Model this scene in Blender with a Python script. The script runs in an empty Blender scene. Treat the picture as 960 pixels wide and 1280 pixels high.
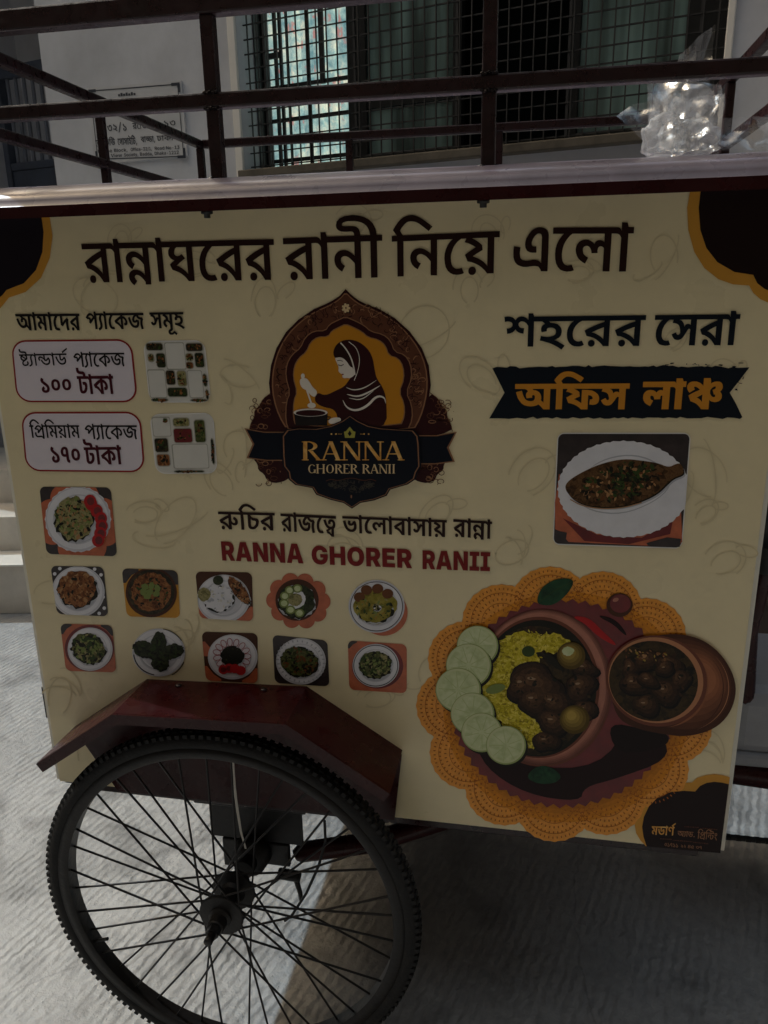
import bpy, bmesh, math, random
from mathutils import Vector, Matrix, noise
from mathutils.geometry import tessellate_polygon, delaunay_2d_cdt
random.seed(7)
S = bpy.context.scene
COL = S.collection
R = math.radians

# ---------------------------------------------------------------- camera, sky, sun, exposure
CAM = ((0.9826726611524986, 0.18444943550266746, -0.01824408852790075),
       (0.034258464868521486, -0.2774818410384868, -0.9601198807850737),
       (-0.18215597329848626, 0.942858543810597, -0.2789927736609712))   # rows: right, down, forward
EYE = Vector((0.0, -1.2, 1.49))
cam = bpy.data.objects.new('camera', bpy.data.cameras.new('camera'))
COL.objects.link(cam)
r_, d_, f_ = (Vector(v) for v in CAM)
m = Matrix.Identity(4)
for i in range(3):
    m[i][0], m[i][1], m[i][2], m[i][3] = r_[i], -d_[i], -f_[i], EYE[i]
cam.matrix_world = m
cam.data.sensor_fit = 'VERTICAL'
cam.data.sensor_height = 32
cam.data.lens = 24
cam.data.clip_start = 0.02
cam.data.clip_end = 500
S.camera = cam

SUN_DIR = Vector((0.79, -0.25, -1.0)).normalized()      # the way the lamp light travels
W = bpy.data.worlds.new('World')
S.world = W
W.use_nodes = True
wn, wl = W.node_tree.nodes, W.node_tree.links
bg = wn['Background']
sky = wn.new('ShaderNodeTexSky')
sky.sky_type = 'NISHITA'
sky.sun_disc = False
sky.sun_elevation = math.asin(-SUN_DIR.z)
sky.sun_rotation = math.atan2(-SUN_DIR.x, -SUN_DIR.y)
sky.air_density = 1.0
sky.dust_density = 3.0
tint = wn.new('ShaderNodeMix')
tint.data_type = 'RGBA'
tint.blend_type = 'MULTIPLY'
tint.inputs[0].default_value = 1.0
wl.new(sky.outputs[0], tint.inputs[6])
tint.inputs[7].default_value = (1.0, 0.88, 0.63, 1)
wl.new(tint.outputs[2], bg.inputs[0])
bg.inputs[1].default_value = 0.15

sl = bpy.data.lights.new('sun', 'SUN')
sl.energy = 1.0
sl.angle = R(0.7)
sl.color = (0.75, 0.90, 1.0)
so = bpy.data.objects.new('sun', sl)
COL.objects.link(so)
so.rotation_euler = SUN_DIR.to_track_quat('-Z', 'Y').to_euler()
so.location = (-4, 2, 6)

vs = S.view_settings
vs.view_transform = 'Standard'
vs.look = 'None'
vs.exposure = 1.02
vs.gamma = 1
vs.use_curve_mapping = False

# ---------------------------------------------------------------- materials
def lin(c):
    return tuple(((v / 255) / 12.92 if v / 255 <= 0.04045 else ((v / 255 + 0.055) / 1.055) ** 2.4) for v in c)

def mat(name, col, rough=0.6, metal=0.0, vary=0.0, scale=8.0, bump=0.0, bscale=60.0, coat=0.0, spec=0.5, rvary=0.0):
    mt = bpy.data.materials.new(name)
    mt.use_nodes = True
    n, l = mt.node_tree.nodes, mt.node_tree.links
    p = n['Principled BSDF']
    p.inputs['Base Color'].default_value = (*col, 1)
    p.inputs['Roughness'].default_value = rough
    p.inputs['Metallic'].default_value = metal
    p.inputs['Coat Weight'].default_value = coat
    p.inputs['Specular IOR Level'].default_value = spec
    if vary or bump or rvary:
        tc = n.new('ShaderNodeTexCoord')
    if vary:
        t = n.new('ShaderNodeTexNoise')
        t.inputs['Scale'].default_value = scale
        t.inputs['Detail'].default_value = 6
        t.inputs['Roughness'].default_value = 0.65
        l.new(tc.outputs['Object'], t.inputs['Vector'])
        r = n.new('ShaderNodeValToRGB')
        a, b = r.color_ramp.elements
        a.position, b.position = 0.3, 0.7
        a.color = (*(max(0, c * (1 - vary)) for c in col), 1)
        b.color = (*(min(1, c * (1 + vary)) for c in col), 1)
        l.new(t.outputs[0], r.inputs[0])
        l.new(r.outputs[0], p.inputs['Base Color'])
    if rvary:
        t = n.new('ShaderNodeTexNoise')
        t.inputs['Scale'].default_value = scale * 2.3
        t.inputs['Detail'].default_value = 5
        l.new(tc.outputs['Object'], t.inputs['Vector'])
        mr = n.new('ShaderNodeMapRange')
        mr.inputs[1].default_value, mr.inputs[2].default_value = 0.3, 0.7
        mr.inputs[3].default_value, mr.inputs[4].default_value = max(0.02, rough - rvary), min(1, rough + rvary)
        l.new(t.outputs[0], mr.inputs[0])
        l.new(mr.outputs[0], p.inputs['Roughness'])
    if bump:
        t = n.new('ShaderNodeTexNoise')
        t.inputs['Scale'].default_value = bscale
        t.inputs['Detail'].default_value = 5
        l.new(tc.outputs['Object'], t.inputs['Vector'])
        bp = n.new('ShaderNodeBump')
        bp.inputs['Strength'].default_value = bump
        bp.inputs['Distance'].default_value = 0.01
        l.new(t.outputs[0], bp.inputs['Height'])
        l.new(bp.outputs[0], p.inputs['Normal'])
    return mt

def food(name, cols, scale=160.0, rough=0.32, vor=True):
    """printed picture of food: mottled clumps of several colours"""
    mt = bpy.data.materials.new(name)
    mt.use_nodes = True
    n, l = mt.node_tree.nodes, mt.node_tree.links
    p = n['Principled BSDF']
    p.inputs['Roughness'].default_value = rough
    p.inputs['Specular IOR Level'].default_value = 0.2
    tc = n.new('ShaderNodeTexCoord')
    t = n.new('ShaderNodeTexNoise')
    t.inputs['Scale'].default_value = scale
    t.inputs['Detail'].default_value = 4
    t.inputs['Distortion'].default_value = 0.8
    l.new(tc.outputs['Object'], t.inputs['Vector'])
    r = n.new('ShaderNodeValToRGB')
    e = r.color_ramp.elements
    k = len(cols)
    e[0].position, e[0].color = 0.28, (*lin(cols[0]), 1)
    e[1].position, e[1].color = 0.72, (*lin(cols[-1]), 1)
    for i in range(1, k - 1):
        q = e.new(0.28 + 0.44 * i / (k - 1))
        q.color = (*lin(cols[i]), 1)
    if vor:
        v = n.new('ShaderNodeTexVoronoi')
        v.inputs['Scale'].default_value = scale * 0.8
        l.new(tc.outputs['Object'], v.inputs['Vector'])
        mx = n.new('ShaderNodeMix')
        mx.inputs[0].default_value = 0.38
        l.new(t.outputs[0], mx.inputs[2])
        l.new(v.outputs['Color'], mx.inputs[3])
        l.new(mx.outputs[0], r.inputs[0])
    else:
        l.new(t.outputs[0], r.inputs[0])
    l.new(r.outputs[0], p.inputs['Base Color'])
    return mt

def ink(name, c, rough=0.36):
    return mat(name, lin(c), rough, spec=0.2)

M = {}
M['vinyl'] = mat('cream_vinyl', lin((228, 214, 174)), 0.34, vary=0.07, scale=4.0, bump=0.12, bscale=5.0, rvary=0.1)
M['board'] = mat('board_edge', lin((225, 222, 210)), 0.5)
M['maroon'] = mat('maroon_paint', lin((50, 12, 14)), 0.3, vary=0.2, scale=14, bump=0.06, bscale=40, rvary=0.12, spec=0.3)
M['cap'] = mat('worn_glossy_roof_sheet', lin((124, 116, 130)), 0.32, vary=0.3, scale=7, bump=0.08, bscale=10, rvary=0.1, coat=0.12)
M['rail'] = mat('dark_rail_paint', lin((36, 16, 19)), 0.32, vary=0.4, scale=25, bump=0.08, bscale=70, rvary=0.12)
M['black'] = mat('black_steel', lin((16, 15, 15)), 0.42, vary=0.4, scale=30, bump=0.1, bscale=90)
M['rust'] = mat('greasy_steel', lin((18, 15, 14)), 0.5, 0.2, vary=0.5, scale=35, bump=0.15, bscale=90)
M['rubber'] = mat('tyre_rubber', lin((17, 16, 16)), 0.8, vary=0.35, scale=40, bump=0.2, bscale=150)
M['weld'] = mat('weld_bead', lin((30, 22, 22)), 0.15, 0.7, bump=0.5, bscale=200)
M['pale'] = mat('pale_strip', lin((190, 186, 176)), 0.5)
M['seat'] = mat('grey_seat_cover', lin((150, 152, 158)), 0.38, vary=0.2, scale=6, bump=0.15, bscale=18)
M['blackvinyl'] = mat('black_saddle_vinyl', lin((22, 22, 24)), 0.4, bump=0.1, bscale=60)

# ---------------------------------------------------------------- mesh helpers
class MB:
    def __init__(s):
        s.v, s.f, s.mi, s.sm, s.mats = [], [], [], [], []
    def mid(s, m):
        if m not in s.mats:
            s.mats.append(m)
        return s.mats.index(m)
    def add(s, vs, fs, m, smooth=False):
        o = len(s.v)
        s.v += [tuple(v) for v in vs]
        k = s.mid(m)
        for f in fs:
            s.f.append(tuple(i + o for i in f))
            s.mi.append(k)
            s.sm.append(smooth)
    def box(s, a, b, m, bev=0.0, M4=None):
        a, b = Vector(a), Vector(b)
        bm = bmesh.new()
        bmesh.ops.create_cube(bm, size=1)
        for v in bm.verts:
            v.co = Vector(((a[i] + b[i]) / 2 + v.co[i] * (b[i] - a[i]) for i in range(3)))
        if bev:
            bmesh.ops.bevel(bm, geom=bm.edges[:], offset=bev, segments=2, profile=0.5, affect='EDGES')
        if M4 is not None:
            bmesh.ops.transform(bm, matrix=M4, verts=bm.verts[:])
        bm.verts.index_update()
        s.add([v.co for v in bm.verts], [[v.index for v in f.verts] for f in bm.faces], m, False)
        bm.free()
    def bar(s, p, q, w, h, m, bev=0.003, up=(0, 0, 1)):
        """square tube from p to q"""
        p, q = Vector(p), Vector(q)
        d = q - p
        L = d.length
        d.normalize()
        u = Vector(up)
        if abs(d.dot(u)) > 0.95:
            u = Vector((0, 1, 0))
        x = u.cross(d).normalized()
        z = d.cross(x)
        mm = Matrix.Identity(4)
        for i in range(3):
            mm[i][0], mm[i][1], mm[i][2], mm[i][3] = d[i], x[i], z[i], p[i]
        s.box((0, -w / 2, -h / 2), (L, w / 2, h / 2), m, bev, mm)
    def tube(s, path, r, m, n=10, caps=True):
        path = [Vector(p) for p in path]
        rs = r if isinstance(r, (list, tuple)) else [r] * len(path)
        rings = []
        px = None
        for i, p in enumerate(path):
            t = (path[min(i + 1, len(path) - 1)] - path[max(i - 1, 0)]).normalized()
            if px is None:
                px = t.orthogonal().normalized()
            px = (px - t * px.dot(t)).normalized()
            py = t.cross(px)
            rings.append([p + (px * math.cos(a) + py * math.sin(a)) * rs[i] for a in (2 * math.pi * k / n for k in range(n))])
        vs = [v for g in rings for v in g]
        fs = [(i * n + k, i * n + (k + 1) % n, (i + 1) * n + (k + 1) % n, (i + 1) * n + k) for i in range(len(path) - 1) for k in range(n)]
        s.add(vs, fs, m, True)
        if caps:
            s.add(rings[0], [tuple(reversed(range(n)))], m)
            s.add(rings[-1], [tuple(range(n))], m)
    def lathe(s, prof, c, axis, m, n=32, smooth=True):
        """prof: (radius, along) about the axis through c"""
        ax = Vector(axis).normalized()
        u = ax.orthogonal().normalized()
        w = ax.cross(u)
        c = Vector(c)
        vs = [c + ax * h + (u * math.cos(a) + w * math.sin(a)) * r for r, h in prof for a in (2 * math.pi * k / n for k in range(n))]
        fs = [(i * n + k, i * n + (k + 1) % n, (i + 1) * n + (k + 1) % n, (i + 1) * n + k) for i in range(len(prof) - 1) for k in range(n)]
        s.add(vs, fs, m, smooth)
    def ring(s, prof, c, axis, m, n=96):
        prof = list(prof) + [prof[0]]
        s.lathe(prof, c, axis, m, n)
    def build(s, name, parent=None, loc=(0, 0, 0)):
        me = bpy.data.meshes.new(name)
        me.from_pydata(s.v, [], s.f)
        for mt in s.mats:
            me.materials.append(mt)
        me.polygons.foreach_set('material_index', s.mi)
        me.polygons.foreach_set('use_smooth', s.sm)
        bm = bmesh.new()
        bm.from_mesh(me)
        if name not in FLAT:
            bmesh.ops.recalc_face_normals(bm, faces=bm.faces[:])
        bm.to_mesh(me)
        bm.free()
        me.update()
        o = bpy.data.objects.new(name, me)
        COL.objects.link(o)
        o.location = loc
        if parent:
            o.parent = parent
        return o
FLAT = set()

def thing(name, label, cat, loc=(0, 0, 0), rotz=0.0, group=None):
    o = bpy.data.objects.new(name, None)
    COL.objects.link(o)
    o.location = loc
    o.rotation_euler = (0, 0, rotz)
    tag(o, label, cat, group)
    return o
def tag(o, label, cat, group=None):
    o['label'] = label
    o['category'] = cat
    if group:
        o['group'] = group

def ray(px, py):
    """view ray through a measured point of the 960x1280 photograph"""
    a, b = (px - 480) / 960, (py - 640) / 960
    return r_ * a + d_ * b + f_
def on_panel(px, py):
    d = ray(px, py)
    p = EYE + d * (-EYE.y / d.y)
    return (p.x, p.z)

# ---------------------------------------------------------------- ground
def ground_material():
    mt = bpy.data.materials.new('ribbed_concrete')
    mt.use_nodes = True
    n, l = mt.node_tree.nodes, mt.node_tree.links
    p = n['Principled BSDF']
    p.inputs['Roughness'].default_value = 0.5
    tc = n.new('ShaderNodeTexCoord')
    big = n.new('ShaderNodeTexNoise'); big.inputs['Scale'].default_value = 2.2; big.inputs['Detail'].default_value = 8
    fine = n.new('ShaderNodeTexNoise'); fine.inputs['Scale'].default_value = 38; fine.inputs['Detail'].default_value = 6
    for t in (big, fine):
        l.new(tc.outputs['Object'], t.inputs['Vector'])
    mx = n.new('ShaderNodeMix'); mx.inputs[0].default_value = 0.45
    l.new(big.outputs[0], mx.inputs[2]); l.new(fine.outputs[0], mx.inputs[3])
    r = n.new('ShaderNodeValToRGB')
    a, b = r.color_ramp.elements
    a.position, b.position = 0.34, 0.66
    a.color, b.color = (0.25, 0.255, 0.26, 1), (0.40, 0.405, 0.41, 1)
    l.new(mx.outputs[0], r.inputs[0]); l.new(r.outputs[0], p.inputs['Base Color'])
    mp = n.new('ShaderNodeMapping'); mp.inputs['Rotation'].default_value = (0, 0, R(16))
    l.new(tc.outputs['Object'], mp.inputs['Vector'])
    wv = n.new('ShaderNodeTexWave'); wv.wave_type = 'BANDS'; wv.bands_direction = 'X'
    wv.inputs['Scale'].default_value = 13.0; wv.inputs['Distortion'].default_value = 3.2
    wv.inputs['Detail'].default_value = 4; wv.inputs['Detail Scale'].default_value = 2.4
    l.new(mp.outputs[0], wv.inputs['Vector'])
    fade = n.new('ShaderNodeTexNoise'); fade.inputs['Scale'].default_value = 5.5; fade.inputs['Detail'].default_value = 4
    l.new(tc.outputs['Object'], fade.inputs['Vector'])
    fr_ = n.new('ShaderNodeMapRange'); fr_.inputs[1].default_value = 0.38; fr_.inputs[2].default_value = 0.62
    fr_.inputs[3].default_value = 0.25; fr_.inputs[4].default_value = 1.3
    l.new(fade.outputs[0], fr_.inputs[0])
    wf_ = n.new('ShaderNodeMath'); wf_.operation = 'MULTIPLY'
    l.new(wv.outputs[1], wf_.inputs[0]); l.new(fr_.outputs[0], wf_.inputs[1])
    lump = n.new('ShaderNodeTexNoise'); lump.inputs['Scale'].default_value = 24; lump.inputs['Detail'].default_value = 7; lump.inputs['Roughness'].default_value = 0.62
    l.new(tc.outputs['Object'], lump.inputs['Vector'])
    m1 = n.new('ShaderNodeMath'); m1.operation = 'MULTIPLY_ADD'; m1.inputs[1].default_value = 3.4
    l.new(lump.outputs[0], m1.inputs[0]); l.new(wf_.outputs[0], m1.inputs[2])
    grit = n.new('ShaderNodeTexVoronoi'); grit.inputs['Scale'].default_value = 130
    l.new(tc.outputs['Object'], grit.inputs['Vector'])
    gs = n.new('ShaderNodeSeparateXYZ'); l.new(grit.outputs['Color'], gs.inputs[0])
    gg = n.new('ShaderNodeMath'); gg.operation = 'GREATER_THAN'; gg.inputs[1].default_value = 0.93
    l.new(gs.outputs[0], gg.inputs[0])
    gd = n.new('ShaderNodeMapRange'); gd.inputs[1].default_value = 0.0; gd.inputs[2].default_value = 0.35
    gd.inputs[3].default_value = 1.0; gd.inputs[4].default_value = 0.0
    l.new(grit.outputs['Distance'], gd.inputs[0])
    gm = n.new('ShaderNodeMath'); gm.operation = 'MULTIPLY'
    l.new(gg.outputs[0], gm.inputs[0]); l.new(gd.outputs[0], gm.inputs[1])
    m2 = n.new('ShaderNodeMath'); m2.operation = 'MULTIPLY_ADD'; m2.inputs[1].default_value = 0.8
    l.new(gm.outputs[0], m2.inputs[0]); l.new(m1.outputs[0], m2.inputs[2])
    bp = n.new('ShaderNodeBump'); bp.inputs['Strength'].default_value = 0.55; bp.inputs['Distance'].default_value = 0.005
    l.new(m2.outputs[0], bp.inputs['Height']); l.new(bp.outputs[0], p.inputs['Normal'])
    # dark stains and a few hairline cracks
    stn = n.new('ShaderNodeTexNoise'); stn.inputs['Scale'].default_value = 3.1; stn.inputs['Detail'].default_value = 9; stn.inputs['Distortion'].default_value = 1.2
    l.new(tc.outputs['Object'], stn.inputs['Vector'])
    sr = n.new('ShaderNodeMapRange'); sr.inputs[1].default_value = 0.50; sr.inputs[2].default_value = 0.68
    sr.inputs[3].default_value = 1.0; sr.inputs[4].default_value = 0.55
    l.new(stn.outputs[0], sr.inputs[0])
    ck = n.new('ShaderNodeTexVoronoi'); ck.feature = 'DISTANCE_TO_EDGE'; ck.inputs['Scale'].default_value = 0.8
    cw = n.new('ShaderNodeVectorMath'); cw.operation = 'MULTIPLY_ADD'; cw.inputs[1].default_value = (0.25, 0.25, 0.0)
    l.new(big.outputs['Color'], cw.inputs[0]); l.new(tc.outputs['Object'], cw.inputs[2]); l.new(cw.outputs[0], ck.inputs['Vector'])
    cr_ = n.new('ShaderNodeMapRange'); cr_.inputs[1].default_value = 0.0; cr_.inputs[2].default_value = 0.003
    cr_.inputs[3].default_value = 0.78; cr_.inputs[4].default_value = 1.0
    l.new(ck.outputs['Distance'], cr_.inputs[0])
    mm_ = n.new('ShaderNodeMath'); mm_.operation = 'MULTIPLY'
    l.new(sr.outputs[0], mm_.inputs[0]); l.new(cr_.outputs[0], mm_.inputs[1])
    vm = n.new('ShaderNodeVectorMath'); vm.operation = 'SCALE'
    l.new(r.outputs[0], vm.inputs[0]); l.new(mm_.outputs[0], vm.inputs['Scale'])
    l.new(vm.outputs[0], p.inputs['Base Color'])
    rr = n.new('ShaderNodeMapRange'); rr.inputs[1].default_value = 0.35; rr.inputs[2].default_value = 0.65
    rr.inputs[3].default_value = 0.32; rr.inputs[4].default_value = 0.75
    l.new(fine.outputs[0], rr.inputs[0]); l.new(rr.outputs[0], p.inputs['Roughness'])
    return mt
g = MB()
g.add([(-60, -60, 0), (60, -60, 0), (60, 60, 0), (-60, 60, 0)], [(0, 1, 2, 3)], ground_material())
go = g.build('ground')
go['kind'] = 'structure'

# ---------------------------------------------------------------- building behind
BL = Vector((-1.58877151, 2.09206656, 0))
BROT = math.atan2(-0.256, 0.967)
M['plaster'] = mat('grey_plaster', lin((196, 199, 206)), 0.75, vary=0.2, scale=1.7, bump=0.08, bscale=22)
M['added_plinth'] = mat('added_dark_plinth', lin((62, 50, 44)), 0.5, vary=0.25, scale=6)
M['trim'] = mat('white_window_trim', lin((228, 226, 220)), 0.5, vary=0.06)
M['sill'] = mat('stained_sill', lin((92, 86, 76)), 0.85, vary=0.45, scale=7, bump=0.1, bscale=40)
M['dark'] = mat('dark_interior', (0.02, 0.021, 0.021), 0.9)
M['grille'] = mat('iron_grille', lin((46, 46, 46)), 0.55, vary=0.3, scale=30)
M['alu'] = mat('dark_window_frame', lin((38, 40, 40)), 0.4, vary=0.2)
b = thing('apartment_building', 'grey plastered building behind the cart with a wide barred window', 'building', BL, BROT)
WS0, WS1, WZ0, WZ1, TOP = 0.45, 2.195, 1.95, 3.1, 3.7
w = MB()
w.box((-0.585, 0, 0), (WS0, 0.24, TOP), M['plaster'])
w.box((WS1, 0, 0), (4.6, 0.24, TOP), M['plaster'])
w.box((WS0, 0, 0), (WS1, 0.24, WZ0 - 0.03), M['plaster'])
w.box((WS0, 0, WZ1), (WS1, 0.24, TOP), M['plaster'])
w.box((-0.585, 0.241, 0), (-0.36, 1.5, TOP), M['plaster'])
w.box((-3.4, 1.0, 0), (-0.586, 1.2, TOP), M['plaster'])
w.box((-2.05, -0.15, 0), (-1.85, 0.999, TOP), M['plaster'])  # unseen side wall, added to keep the sun off the steps
w.build('wall', b)
w = MB()
w.box((-0.583, -0.012, 0), (4.6, -0.001, 1.15), M['added_plinth'], 0.002)  # hidden dark base, added to cut light bounced under the cart
w.build('added_plinth', b)
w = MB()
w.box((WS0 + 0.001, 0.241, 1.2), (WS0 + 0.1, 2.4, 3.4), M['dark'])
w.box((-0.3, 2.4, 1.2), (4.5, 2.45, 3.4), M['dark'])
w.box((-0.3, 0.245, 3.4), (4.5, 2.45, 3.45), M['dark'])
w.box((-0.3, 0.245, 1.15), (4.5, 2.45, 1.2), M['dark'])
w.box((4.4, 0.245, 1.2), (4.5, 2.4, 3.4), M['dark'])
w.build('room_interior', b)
w = MB()
w.box((-3.42, -0.012, TOP), (4.62, 2.5, TOP + 0.12), M['plaster'], 0.01)
w.build('roof_slab', b)
win = MB()
win.box((WS0 - 0.035, -0.012, WZ0 - 0.06), (WS0 - 0.001, 0.03, WZ1 + 0.05), M['trim'], 0.003)
win.box((WS0 - 0.035, -0.012, WZ1 + 0.0505), (WS1 + 0.022, 0.03, WZ1 + 0.09), M['trim'], 0.003)
win.box((WS1 + 0.001, -0.012, WZ0 - 0.06), (WS1 + 0.022, 0.03, WZ1 + 0.05), M['trim'], 0.003)
wf = win.build('window', b)
s_ = MB()
s_.box((WS0 - 0.002, -0.05, WZ0 - 0.03), (WS1 + 0.002, 0.235, WZ0), M['sill'], 0.004)
s_.build('sill', wf)
gr = MB()
x = WS0 + 0.022
while x < WS1:
    gr.bar((x, 0.04, WZ0 + 0.001), (x, 0.04, WZ1), 0.0038, 0.006, M['grille'], 0)
    x += 0.0435
z = WZ0 + 0.022
while z < WZ1:
    gr.bar((WS0 + 0.001, 0.0455, z), (WS1 - 0.001, 0.0455, z), 0.006, 0.0042, M['grille'], 0)
    z += 0.0505
for x in (0.54, 0.735, 0.93, 1.33, 1.72, 2.12):
    gr.bar((x, 0.05, WZ0), (x, 0.05, WZ1), 0.009, 0.009, M['grille'], 0)
gr.build('grille', wf)
fr = MB()
Yf = 0.11
fr.box((0.452, Yf, WZ0), (0.456, Yf + 0.06, WZ1), M['alu'])
fr.box((0.44, Yf + 0.05, WZ0), (0.475, Yf + 0.07, WZ1), M['alu'])
fr.box((0.872, Yf, WZ0), (0.945, Yf + 0.04, WZ1), M['alu'], 0.003)
fr.box((1.29, Yf, WZ0), (1.325, Yf + 0.035, WZ1), M['alu'], 0.003)
fr.box((1.705, Yf, WZ0), (1.74, Yf + 0.035, WZ1), M['alu'], 0.003)
fr.box((2.07, Yf, WZ0), (2.19, Yf + 0.035, WZ1), M['alu'], 0.003)
for z in (2.0, 2.075, 2.15, 2.27):
    fr.bar((0.475 if z != 2.075 else 0.56, Yf + 0.03, z), (0.875, Yf + 0.03, z), 0.012, 0.014, M['grille'], 0.001)
fr.bar((0.475, Yf + 0.03, 2.385), (0.555, Yf + 0.03, 2.385), 0.014, 0.02, M['grille'], 0.001)
fr.bar((0.56, Yf + 0.025, WZ0), (0.56, Yf + 0.025, WZ1), 0.012, 0.012, M['grille'], 0.001)
fr.bar((0.745, Yf + 0.025, 2.26), (0.745, Yf + 0.025, WZ1), 0.02, 0.012, M['grille'], 0.001)
for x0, x1 in ((0.945, 1.29), (1.74, 2.07)):
    for z in (WZ0 + 0.01, 2.145):
        fr.box((x0, Yf + 0.003, z), (x1, Yf + 0.032, z + 0.03), M['alu'], 0.003)
fr.build('window_frame', wf)

def pane_material():
    mt = bpy.data.materials.new('teal_glass_over_drape')
    mt.use_nodes = True
    n, l = mt.node_tree.nodes, mt.node_tree.links
    p = n['Principled BSDF']
    p.inputs['Roughness'].default_value = 0.15
    tc = n.new('ShaderNodeTexCoord')
    mp = n.new('ShaderNodeMapping'); mp.inputs['Scale'].default_value = (14, 1, 1.2)
    t = n.new('ShaderNodeTexNoise'); t.inputs['Scale'].default_value = 1.0; t.inputs['Detail'].default_value = 3
    l.new(tc.outputs['Object'], mp.inputs['Vector']); l.new(mp.outputs[0], t.inputs['Vector'])
    r = n.new('ShaderNodeValToRGB')
    a, e = r.color_ramp.elements
    a.position, e.position = 0.38, 0.66
    a.color, e.color = (*lin((78, 94, 90)), 1), (*lin((150, 182, 176)), 1)
    l.new(t.outputs[0], r.inputs[0]); l.new(r.outputs[0], p.inputs['Base Color'])
    return mt
M['pane'] = pane_material()
for x0, x1 in ((0.946, 1.289), (1.741, 2.069)):
    q = MB()
    q.box((x0, Yf + 0.014, WZ0 + 0.002), (x1, Yf + 0.02, WZ1), M['pane'])
    q.build('window_pane', wf)

def curtain_material():
    mt = bpy.data.materials.new('lit_floral_curtain')
    mt.use_nodes = True
    n, l = mt.node_tree.nodes, mt.node_tree.links
    p = n['Principled BSDF']
    p.inputs['Roughness'].default_value = 0.9
    tc = n.new('ShaderNodeTexCoord')
    t = n.new('ShaderNodeTexNoise'); t.inputs['Scale'].default_value = 15; t.inputs['Detail'].default_value = 8; t.inputs['Roughness'].default_value = 0.7
    l.new(tc.outputs['Object'], t.inputs['Vector'])
    r = n.new('ShaderNodeValToRGB')
    e = r.color_ramp.elements
    e[0].position, e[0].color = 0.36, (*lin((112, 150, 154)), 1)
    e[1].position, e[1].color = 0.64, (*lin((232, 230, 206)), 1)
    q = e.new(0.5); q.color = (*lin((164, 192, 186)), 1)
    l.new(t.outputs[0], r.inputs[0])
    v = n.new('ShaderNodeTexVoronoi'); v.inputs['Scale'].default_value = 17
    ds = n.new('ShaderNodeTexNoise'); ds.inputs['Scale'].default_value = 34; ds.inputs['Detail'].default_value = 3
    l.new(tc.outputs['Object'], ds.inputs['Vector'])
    ad = n.new('ShaderNodeVectorMath'); ad.operation = 'MULTIPLY_ADD'
    ad.inputs[1].default_value = (0.07, 0.07, 0.07)
    l.new(ds.outputs['Color'], ad.inputs[0]); l.new(tc.outputs['Object'], ad.inputs[2])
    l.new(ad.outputs[0], v.inputs['Vector'])
    fl = n.new('ShaderNodeValToRGB')
    a, c = fl.color_ramp.elements
    a.position, c.position = 0.26, 0.42
    a.color, c.color = (1, 1, 1, 1), (0, 0, 0, 1)
    l.new(v.outputs['Distance'], fl.inputs[0])
    sp = n.new('ShaderNodeSeparateXYZ'); l.new(v.outputs['Color'], sp.inputs[0])
    gt = n.new('ShaderNodeMath'); gt.operation = 'GREATER_THAN'; gt.inputs[1].default_value = 0.45
    l.new(sp.outputs[0], gt.inputs[0])
    ml = n.new('ShaderNodeMath'); ml.operation = 'MULTIPLY'
    l.new(fl.outputs[0], ml.inputs[0]); l.new(gt.outputs[0], ml.inputs[1])
    m2 = n.new('ShaderNodeMath'); m2.operation = 'MULTIPLY'; m2.inputs[1].default_value = 0.7
    l.new(ml.outputs[0], m2.inputs[0])
    mx = n.new('ShaderNodeMix'); mx.data_type = 'RGBA'
    l.new(m2.outputs[0], mx.inputs[0]); l.new(r.outputs[0], mx.inputs[6])
    mx.inputs[7].default_value = (*lin((200, 120, 112)), 1)
    l.new(mx.outputs[2], p.inputs['Base Color'])
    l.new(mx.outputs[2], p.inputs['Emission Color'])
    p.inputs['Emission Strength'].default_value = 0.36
    return mt
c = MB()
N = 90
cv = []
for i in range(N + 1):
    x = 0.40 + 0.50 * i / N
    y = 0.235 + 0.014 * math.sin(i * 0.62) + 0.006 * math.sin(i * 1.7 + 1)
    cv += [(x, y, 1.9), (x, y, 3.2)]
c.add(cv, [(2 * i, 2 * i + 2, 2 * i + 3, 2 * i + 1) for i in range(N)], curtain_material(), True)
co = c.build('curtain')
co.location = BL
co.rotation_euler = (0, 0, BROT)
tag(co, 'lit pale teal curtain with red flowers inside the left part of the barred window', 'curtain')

# ---- address plaque on the wall
M['plaque'] = mat('grey_plaque', lin((196, 198, 202)), 0.45, vary=0.06, scale=6)
M['plaqueink'] = ink('plaque_ink', (66, 70, 78))
sg = thing('address_sign', 'grey address plaque with dark border on the wall left of the window', 'sign', BL, BROT)
def shear(s, z):
    return z - (s + 0.33) * 0.058
q = MB()
A = [(-0.333, 2.338), (0.172, 2.338), (0.176, 2.058), (-0.338, 2.031)]
A = [(-0.330, 2.338), (0.174, 2.309), (0.176, 2.031), (-0.336, 2.036)]
vs_ = [(s, y, z) for y in (-0.0095, -0.0005) for s, z in A]
q.add(vs_, [(3, 2, 1, 0), (4, 5, 6, 7), (0, 1, 5, 4), (1, 2, 6, 5), (2, 3, 7, 6), (3, 0, 4, 7)], M['plaque'])
q.build('board', sg)

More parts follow.
